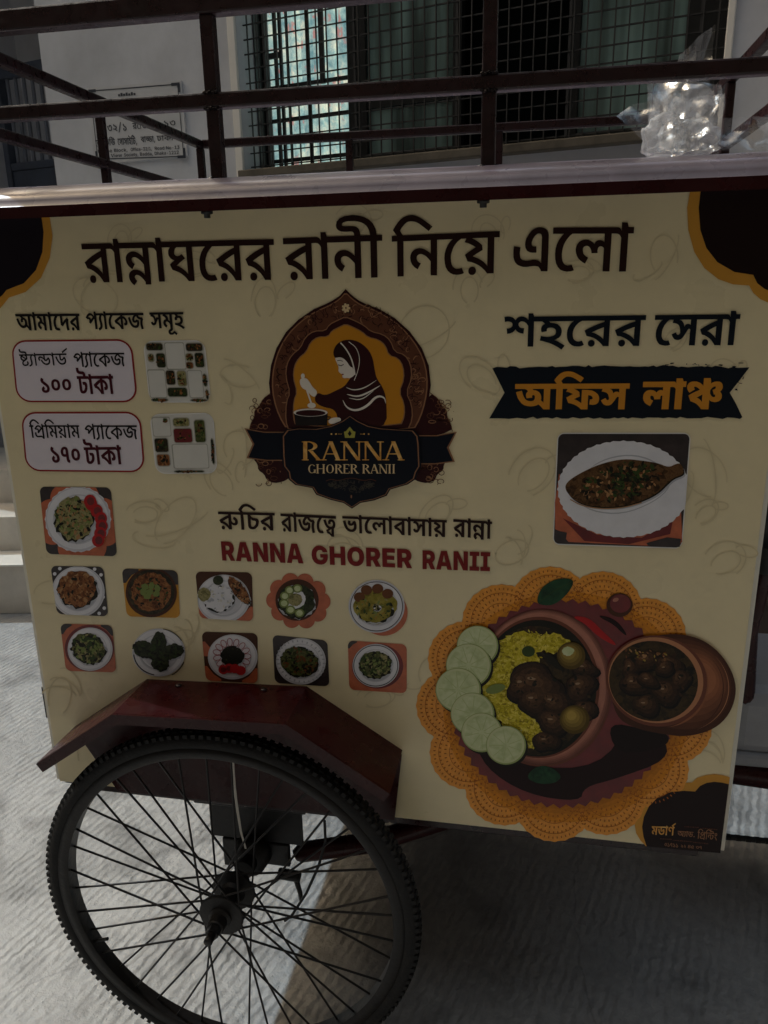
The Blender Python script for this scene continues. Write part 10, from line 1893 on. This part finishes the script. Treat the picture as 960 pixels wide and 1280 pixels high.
def corner_br(a):
    C = crop(5.333, 780, 960)
    a.poly(C([(145, 516), (110, 480), (80, 430), (70, 375), (82, 300), (120, 225), (190, 160), (300, 108), (400, 94), (452, 92), (485, 62), (540, 44), (600, 36), (660, 44), (704, 58), (640, 562), (400, 542)]), I['gold'], 1)
    a.poly(C([(150, 517), (128, 450), (120, 385), (132, 320), (165, 250), (225, 190), (310, 155), (400, 147), (472, 152), (505, 115), (550, 94), (600, 87), (650, 92), (697, 103), (640, 562), (400, 542)]), I['corner'], 2)
    a.text('creditb', I['goldtext'], 4)
    a.text('credit', I['filig'], 4)
    a.text('credit2', I['filig'], 4)
    rnd = random.Random(4)
    for x0, x1, y, sl in ((400, 490, 384, .05), (520, 620, 394, .1), (240, 315, 464, .06), (325, 450, 474, .08), (460, 555, 488, .1)):
        x = x0
        while x < x1:
            w_ = rnd.uniform(5, 13)
            yy = y + (x - x0) * sl
            a.stroke(C([(x, yy), (x + w_, yy + w_ * sl)]), rnd.uniform(.7, 1.3), I['eye'], 4)
            x += w_ + rnd.uniform(2, 5)
new_art('corner_ornament', corner_tl, 'blue black scalloped corner ornament with a gold edge')
new_art('corner_ornament', corner_tr, 'dark brown scalloped corner ornament with a broad gold edge')
new_art('corner_ornament', corner_br, 'dark brown scalloped corner ornament with small gold lettering')

# ---- emblem
SERIF = {
    'R': (.72, [('v', .13, 0, 1, .15), ('b', .13, .5, 1, .36), ('d', .34, .5, .66, 0, .15), ('s', .13, 0), ('s', .13, 1), ('s', .66, 0)]),
    'A': (.76, [('d', .08, 0, .36, 1, .06), ('d', .36, 1, .66, 0, .15), ('h', .2, .55, .34, .05), ('s', .08, 0), ('s', .66, 0)]),
    'N': (.80, [('v', .12, 0, 1, .06), ('d', .12, 1, .66, 0, .15), ('v', .68, 0, 1, .06), ('s', .12, 0), ('s', .10, 1), ('s', .68, 1)]),
    'G': (.78, [('c', .42, .5, .34, .47, 40, 325), ('v', .68, 0.06, .42, .13), ('s', .68, .42)]),
    'H': (.84, [('v', .14, 0, 1, .14), ('v', .68, 0, 1, .14), ('h', .14, .68, .52, .06), ('s', .14, 0), ('s', .14, 1), ('s', .68, 0), ('s', .68, 1)]),
    'O': (.84, [('c', .41, .5, .34, .47, 0, 360)]),
    'E': (.66, [('v', .14, 0, 1, .14), ('h', .1, .56, .97, .06), ('h', .1, .46, .52, .06), ('h', .1, .58, .03, .06), ('v', .55, .78, .97, .05), ('v', .57, .03, .24, .05), ('s', .12, 0), ('s', .12, 1)]),
    'I': (.36, [('v', .17, 0, 1, .14), ('s', .17, 0), ('s', .17, 1)]),
}
def serif(a, word, x0, x1, ytop, ybase, m, layer, C):
    tot = sum(SERIF[c][0] for c in word if c != ' ') + .35 * word.count(' ')
    kx = (x1 - x0) / tot
    ky = ybase - ytop
    cx = x0
    e = 0
    for ch in word:
        if ch == ' ':
            cx += .35 * kx
            continue
        wd, st_ = SERIF[ch]
        X = lambda u: cx + u * kx
        Y = lambda v: ybase - v * ky
        def rct(u0, v0, u1, v1):
            nonlocal e
            e += 1
            a.poly(C([(X(u0), Y(v0)), (X(u1), Y(v0)), (X(u1), Y(v1)), (X(u0), Y(v1))]), m, layer, 0.00003 * (e % 8))
        for t in st_:
            if t[0] == 'v':
                rct(t[1] - t[4] / 2, t[2], t[1] + t[4] / 2, t[3])
            elif t[0] == 'h':
                rct(t[1], t[3] - t[4] / 2, t[2], t[3] + t[4] / 2)
            elif t[0] == 's':
                d = .03 if t[2] == 0 else -.03
                rct(t[1] - .13, t[2] + d - .022, t[1] + .13, t[2] + d + .022)
            elif t[0] == 'd':
                e += 1
                u0, v0, u1, v1, w_ = t[1:]
                a.poly(C([(X(u0 - w_ / 2), Y(v0)), (X(u0 + w_ / 2), Y(v0)), (X(u1 + w_ / 2), Y(v1)), (X(u1 - w_ / 2), Y(v1))]), m, layer, 0.00003 * (e % 8))
            elif t[0] == 'b':
                e += 1
                x, vb, vt, wb = t[1:]
                cyv, rv = (vb + vt) / 2, (vt - vb) / 2
                out = [(X(x + .1), Y(vt))] + [(X(x + .1 + wb * math.cos(q_)), Y(cyv + rv * math.sin(q_))) for q_ in (R(90 - 18 * i) for i in range(11))]
                inn = [(X(x + .1 + (wb - .15) * math.cos(q_)), Y(cyv + (rv - .05) * math.sin(q_))) for q_ in (R(-90 + 18 * i) for i in range(11))]
                a.poly(C(out + inn), m, layer, 0.00003 * (e % 8))
            elif t[0] == 'c':
                e += 1
                u, v, ru, rv, a0, a1 = t[1:]
                n_ = 26
                o_, i_ = [], []
                for i in range(n_ + 1):
                    q_ = R(a0 + (a1 - a0) * i / n_)
                    th = .045 + .10 * abs(math.cos(q_))
                    o_.append(C([(X(u + ru * math.cos(q_)), Y(v + rv * math.sin(q_)))])[0])
                    i_.append(C([(X(u + (ru - th) * math.cos(q_)), Y(v + (rv - .05) * math.sin(q_)))])[0])
                y = a.y0 - layer * a.step - 0.00003 * (e % 8)
                vs_ = []
                for p_, r2 in zip(o_, i_):
                    for c_ in (p_, r2):
                        x_, z_ = a.conv(*c_)
                        vs_.append((x_, y, z_))
                a.add(vs_, [(2 * i, 2 * i + 1, 2 * i + 3, 2 * i + 2) for i in range(n_)], m)
        cx += wd * kx
def emblem(a):
    C = crop(3.2, 290, 350)
    def scale(pts, f, c=(470, 400), fy=None):
        return [(c[0] + (x - c[0]) * f, c[1] + (y - c[1]) * (fy or f)) for x, y in pts]
    rnd = random.Random(9)
    # carved side ornaments
    for sx in (1, -1):
        T = (lambda x: x) if sx == 1 else (lambda x: 952 - x)
        up = [(160, 450), (125, 475), (112, 505), (92, 520), (92, 548), (76, 575), (70, 605), (215, 640), (230, 560)]
        dn = [(84, 712), (104, 735), (106, 760), (130, 775), (140, 800), (170, 812), (205, 806), (225, 795), (245, 780), (225, 700)]
        for pl in (up, dn):
            a.poly(C(smooth([(T(x), y) for x, y in pl], 1)), I['hijab'], 1)
            cx_ = sum(p[0] for p in pl) / len(pl); cy_ = sum(p[1] for p in pl) / len(pl)
            for i in range(22):
                x, y = cx_ + rnd.uniform(-55, 30), cy_ + rnd.uniform(-62, 50)
                a.stroke(C(arc((T(x), y), rnd.uniform(7, 15), rnd.uniform(5, 11), rnd.uniform(0, 360), rnd.uniform(360, 560), 10)), .8, I['eye'] if i % 3 else I['filig'], 2, 0.00001 * i)
        a.stroke(C(smooth([(T(x), y) for x, y in up[:7]], 1, False)), .8, I['eye'], 2)
        # ribbon tails
        tail = [(52, 592), (130, 606), (230, 606), (225, 722), (140, 722), (60, 712), (84, 655)]
        a.poly(C([(T(x), y + (0 if sx == 1 else 14)) for x, y in scale(tail, 1.0, (140, 660))]), I['filig'], 3)
        a.poly(C([(T(x + (6 if x < 100 else 0)), y + (0 if sx == 1 else 14)) for x, y in scale(tail, .98, (160, 660), .93)]), I['navy2'], 4)
    outer = [(456, 36), (432, 64), (392, 90), (330, 116), (268, 158), (218, 208), (180, 272), (158, 340), (150, 412), (157, 480), (178, 548), (215, 610), (735, 612), (766, 556), (786, 490), (796, 420), (788, 342), (760, 272), (712, 206), (652, 152), (590, 116), (520, 90), (480, 62)]
    a.poly(C(smooth(outer, 1)[2:]), I['hijab'], 3)
    a.poly(C(outer), I['hijab'], 3, 0.0001)
    a.poly(C(scale(smooth(outer, 1), .968, (470, 370))), I['filig'], 4)
    a.poly(C(scale(smooth(outer, 1), .952, (470, 370))), I['eye'], 4, 0.0001)
    # carved band
    for i in range(230):
        t = rnd.uniform(-205, 25)
        rr = rnd.uniform(232, 292)
        x, y = 472 + rr * math.cos(R(t)), 400 + rr * 1.06 * math.sin(R(t))
        if y < 600:
            a.stroke(C(arc((x, y), rnd.uniform(6, 15), rnd.uniform(4, 10), 0, rnd.uniform(150, 300), 8, rnd.uniform(0, 360))), rnd.uniform(.7, 1.5), rnd.choice([I['hijab'], I['hijab'], I['filig'], I['brown']]), 5, 0.00001 * (i % 20), True)
    for i in range(7):
        a.ell(C([(458 + 10 * math.cos(i * .9), 112 + 12 * math.sin(i * .9))])[0], 2.4, 1.6, I['palegold'], 6, i * 51, 10)
    inner = [(457, 178), (432, 190), (402, 205), (388, 228), (348, 228), (318, 250), (302, 288), (272, 312), (254, 345), (250, 390), (266, 446), (252, 480), (250, 545), (262, 582), (672, 582), (690, 540), (688, 490), (668, 446), (688, 395), (684, 345), (664, 312), (628, 302), (614, 262), (588, 240), (545, 230), (522, 208), (486, 190)]
    a.poly(C(scale(smooth(inner, 1), 1.16, (469, 420), 1.14)), I['filig'], 6)
    a.poly(C(scale(smooth(inner, 1), 1.14, (469, 420), 1.12)), I['hijab'], 7)
    a.poly(C(scale(smooth(inner, 1), 1.02, (469, 410), 1.02)), I['filig'], 8)
    a.poly(C(smooth(inner, 1)), I['mustard'], 9)
    # woman with a ladle
    S2 = lambda pts: C(smooth(pts, 2))
    a.poly(S2([(406, 300), (412, 268), (435, 244), (472, 236), (512, 246), (548, 276), (566, 312), (572, 352), (580, 392), (604, 425), (620, 470), (622, 600), (430, 600), (428, 560), (415, 515), (362, 506), (330, 482), (344, 446), (375, 462), (420, 440), (452, 425), (470, 400), (480, 385), (430, 330)]), I['hijab'], 10)
    a.poly(S2([(414, 312), (424, 300), (446, 300), (468, 330), (488, 352), (497, 376), (476, 392), (462, 390), (450, 392), (443, 386), (446, 378), (436, 372), (428, 364), (430, 348), (424, 334)]), I['skin'], 11)
    a.poly(S2([(408, 290), (418, 262), (437, 250), (470, 290), (490, 345), (478, 350), (458, 318), (436, 306), (414, 312)]), I['brown'], 12)
    a.stroke(C(smooth([(437, 250), (455, 268), (478, 305), (490, 345), (495, 378)], 2, False)), 1.6, I['skin'], 13)
    a.stroke(C(smooth([(470, 246), (500, 268), (515, 310), (508, 360), (492, 400)], 2, False)), .8, I['skin'], 13)
    a.stroke(C([(424, 322), (436, 320), (446, 324)]), .8, I['brown'], 13)
    a.stroke(C([(428, 338), (440, 342), (450, 336)]), 1.0, I['brown'], 13)
    a.stroke(C([(442, 376), (450, 376)]), 1.3, I['maroontext'], 13)
    for pl, w_ in (([(460, 428), (490, 440), (535, 430), (582, 398)], 1.5), ([(462, 455), (505, 466), (550, 448), (596, 420)], 2.2), ([(446, 478), (462, 510), (500, 522), (545, 502), (580, 462), (612, 466), (618, 492)], 3.0), ([(470, 470), (520, 480), (570, 440)], 1.2)):
        a.stroke(C(smooth(pl, 2, False)), w_, I['skin'], 13, taper=True)
    a.poly(S2([(276, 392), (300, 390), (312, 404), (326, 428), (346, 444), (336, 468), (318, 460), (304, 440), (284, 432), (274, 412)]), I['skin'], 11)
    a.stroke(C([(284, 376), (300, 430), (322, 496)]), 2.0, I['skin'], 12)
    a.ell(C([(287, 383)])[0], 2.4, 3.2, I['skin'], 12)
    a.ell(C([(322, 500)])[0], 5.2, 3.4, I['skin'], 12)
    a.poly(C([(251, 528), (386, 528), (384, 580), (258, 580)]), I['black'], 12)
    a.ell(C([(318, 528)])[0], 21.2, 5.0, I['skin'], 13)
    a.ell(C([(318, 530)])[0], 18.6, 3.8, I['hijab'], 14)
    a.stroke(C([(380, 545), (398, 546), (392, 556), (382, 556)]), 1.2, I['black'], 13)
    a.poly(S2([(386, 560), (405, 548), (440, 548), (436, 568), (395, 576)]), I['skin'], 11)
    # navy shield
    sh = [(475, 541), (446, 562), (400, 582), (340, 594), (270, 592), (226, 598), (208, 622), (210, 700), (214, 742), (232, 765), (236, 792), (262, 814), (328, 826), (344, 852), (400, 872), (450, 884), (483, 906), (516, 884), (570, 874), (618, 856), (632, 832), (700, 812), (730, 792), (738, 765), (752, 742), (748, 650), (744, 622), (726, 600), (660, 596), (600, 592), (548, 582), (505, 562)]
    a.poly(C(scale(sh, 1.025, (480, 715))), I['navy2'], 14)
    a.poly(C(scale(sh, 1.0, (480, 715))), I['filig'], 15)
    a.poly(C(scale(sh, .982, (480, 715))), I['navy2'], 16)
    serif(a, 'RANNA', 284, 690, 642, 718, I['goldtext'], 18, C)
    serif(a, 'GHORER RANII', 306, 658, 733, 770, I['palegold'], 18, C)
    a.poly(C([(475, 584), (490, 602), (498, 604), (494, 628), (456, 628), (452, 604), (460, 602)]), I['leafgold'], 18)
    a.poly(C([(475, 598), (483, 612), (475, 622), (467, 612)]), I['navy2'], 19)
    for x in (402, 420, 532, 550):
        a.ell(C([(x, 613)])[0], 1.1, 1.0, I['goldtext'], 18, 0, 8)
    for x in (428, 516):
        a.stroke(C([(x, 613), (x + 16, 613)]), .5, I['goldtext'], 18)
    for i in range(70):
        t = rnd.uniform(-1, 1)
        x, y = 480 + 88 * t, 815 + rnd.uniform(-24, 26) * (1 - t * t)
        a.stroke(C(arc((x, y), rnd.uniform(4, 10), rnd.uniform(3, 7), 0, 250, 7, rnd.uniform(0, 360))), .6, I['greygold'], 18, 0.00001 * (i % 9))
    a.stroke(C(smooth([(380, 800), (400, 792), (430, 800), (480, 785), (530, 800), (560, 792), (580, 800)], 2, False)), .7, I['eye'], 18)
    a.ell(C([(481, 862)])[0], 1.0, 2.2, I['filig'], 18, 0, 8)
new_art('emblem', emblem, 'arched emblem of a veiled woman stirring a pot above a navy shield')
# ---------------------------------------------------------------- plastic bag on the roof cap
def bag_material(name, opac, white, rough):
    mt = bpy.data.materials.new(name)
    mt.use_nodes = True
    n, l = mt.node_tree.nodes, mt.node_tree.links
    n.remove(n['Principled BSDF'])
    out = n['Material Output']
    tr = n.new('ShaderNodeBsdfTransparent')
    gl = n.new('ShaderNodeBsdfGlossy'); gl.inputs['Roughness'].default_value = rough
    gl.inputs['Color'].default_value = (1, 1, 1, 1)
    df = n.new('ShaderNodeBsdfTranslucent'); df.inputs['Color'].default_value = (*white, 1)
    d2 = n.new('ShaderNodeBsdfDiffuse'); d2.inputs['Color'].default_value = (*white, 1)
    mw = n.new('ShaderNodeMixShader'); mw.inputs[0].default_value = 0.5
    l.new(df.outputs[0], mw.inputs[1]); l.new(d2.outputs[0], mw.inputs[2])
    m1 = n.new('ShaderNodeMixShader')
    lw = n.new('ShaderNodeLayerWeight'); lw.inputs[0].default_value = 0.35
    tc = n.new('ShaderNodeTexCoord')
    ns = n.new('ShaderNodeTexNoise'); ns.inputs['Scale'].default_value = 45; ns.inputs['Detail'].default_value = 4
    l.new(tc.outputs['Object'], ns.inputs['Vector'])
    bp = n.new('ShaderNodeBump'); bp.inputs['Strength'].default_value = 0.6; bp.inputs['Distance'].default_value = 0.004
    l.new(ns.outputs[0], bp.inputs['Height'])
    for s_ in (gl, df, d2):
        l.new(bp.outputs[0], s_.inputs['Normal'])
    l.new(lw.outputs['Fresnel'], m1.inputs[0])
    l.new(mw.outputs[0], m1.inputs[1]); l.new(gl.outputs[0], m1.inputs[2])
    m2 = n.new('ShaderNodeMixShader')
    ma = n.new('ShaderNodeMath'); ma.operation = 'MULTIPLY_ADD'; ma.inputs[1].default_value = 0.5; ma.inputs[2].default_value = opac
    ma.use_clamp = True
    l.new(lw.outputs['Facing'], ma.inputs[0])
    l.new(ma.outputs[0], m2.inputs[0]); l.new(tr.outputs[0], m2.inputs[1]); l.new(m1.outputs[0], m2.inputs[2])
    l.new(m2.outputs[0], out.inputs[0])
    return mt
BAG1 = bag_material('crumpled_clear_plastic', 0.16, (0.90, 0.92, 0.95), 0.24)
BAG2 = bag_material('clear_plastic_film', 0.08, (0.8, 0.83, 0.88), 0.2)
BC = Vector((0.195, 0.045, 1.665))
bag = thing('plastic_bag', 'crumpled clear plastic bag lying on the roof cap under the middle rail at the right', 'plastic bag', BC)
def crumple(v, seed, f, amp):
    p = v * f + Vector((seed, seed * 1.7, -seed))
    a = noise.noise_vector(p)
    b_ = noise.noise_vector(p * 2.3)
    r = 1 - abs(noise.noise(p * 1.4)) * 2
    return v + (a * 1.0 + b_ * 0.5) * amp + v.normalized() * r * amp * 0.5
def ridged(p, f):
    return 1 - 2 * abs(noise.noise(p * f))
for j, (cx_, cz_, rx, rz, yo) in enumerate(((-0.020, 0.020, 0.026, 0.026, 0.0), (0.016, 0.018, 0.030, 0.024, 0.008))):
    bm = bmesh.new()
    bmesh.ops.create_icosphere(bm, subdivisions=4, radius=1)
    for v in bm.verts:
        d = v.co.copy()
        h = d + Vector((j * 3.7, j * 1.3, 5.0))
        f = 0.72 + 0.42 * ridged(h, 1.1) + 0.26 * ridged(h, 2.6) + 0.10 * ridged(h, 6.0)
        p = Vector((d.x * rx, d.y * 0.03, d.z * rz)) * max(f, 0.3)
        p += Vector((cx_ - p.z * 0.12, yo, cz_))
        g0 = 0.001 - max(0, -p.y - 0.025) * 0.35
        if p.z < g0:
            p.z = g0 + (g0 - p.z) * 0.06
        v.co = p
    bm.verts.index_update()
    k = MB()
    k.add([v.co.copy() for v in bm.verts], [[v.index for v in f.verts] for f in bm.faces], BAG1, True)
    bm.free()
    k.build('crumpled_fold', bag)
def film(name, quad, seed, amp, nu=26, nv=30, curl=0.02, mt=None):
    k = MB()
    vs_ = []
    A, B, Cc, D = (Vector(p) for p in quad)
    for i in range(nu + 1):
        for j in range(nv + 1):
            u, v = i / nu, j / nv
            p = A * (1 - u) * (1 - v) + B * u * (1 - v) + Cc * u * v + D * (1 - u) * v
            q_ = noise.noise_vector(p * 22 + Vector((seed, 0, seed))) * amp + noise.noise_vector(p * 60 + Vector((0, seed, 0))) * amp * 0.35
            e = 0.3 + 0.7 * min(1, 4 * min(u, 1 - u))
            q_.y *= 2.2
            p = p + q_ * e
            p.y += curl * math.sin(u * math.pi) * (0.5 + v)
            vs_.append(p)
    k.add(vs_, [(i * (nv + 1) + j, (i + 1) * (nv + 1) + j, (i + 1) * (nv + 1) + j + 1, i * (nv + 1) + j + 1) for i in range(nu) for j in range(nv)], mt or BAG2, True)
    k.build(name, bag)
film('upper_film', ((-0.035, 0.0, 0.03), (0.036, 0.012, 0.03), (0.036, 0.02, 0.165), (-0.008, 0.01, 0.130)), 4.4, 0.007)
film('upper_film', ((-0.04, 0.035, 0.05), (0.03, 0.045, 0.05), (0.018, 0.045, 0.148), (-0.045, 0.05, 0.105)), 8.4, 0.009)
film('side_film', ((-0.04, 0.0, 0.012), (-0.03, 0.01, 0.075), (-0.066, 0.02, 0.072), (-0.088, 0.005, 0.055)), 1.4, 0.005, 18, 18, 0.006)
film('trailing_film', ((0.04, 0.03, 0.006), (0.05, 0.045, 0.055), (0.13, 0.05, 0.05), (0.14, 0.02, 0.004)), 2.7, 0.008, 22, 22, 0.01)

for q_, sd_, am_ in ((((-0.050, -0.022, 0.004), (0.044, -0.026, 0.004), (0.036, -0.006, 0.078), (-0.038, -0.004, 0.098)), 3.3, 0.012),
                     (((-0.046, 0.004, 0.002), (0.050, 0.000, 0.003), (0.052, 0.010, 0.090), (-0.028, 0.012, 0.082)), 6.1, 0.013),
                     (((-0.042, 0.024, 0.002), (0.046, 0.020, 0.002), (0.030, 0.020, 0.070), (-0.040, 0.026, 0.088)), 7.7, 0.012),
                     (((-0.054, -0.012, 0.002), (0.010, -0.030, 0.003), (0.004, -0.010, 0.066), (-0.036, 0.002, 0.094)), 11.3, 0.010),
                     (((-0.004, -0.028, 0.003), (0.052, -0.014, 0.003), (0.054, 0.004, 0.074), (0.004, -0.006, 0.066)), 13.9, 0.011)):
    film('crumpled_film', q_, sd_, am_, 34, 34, 0.006, BAG1)
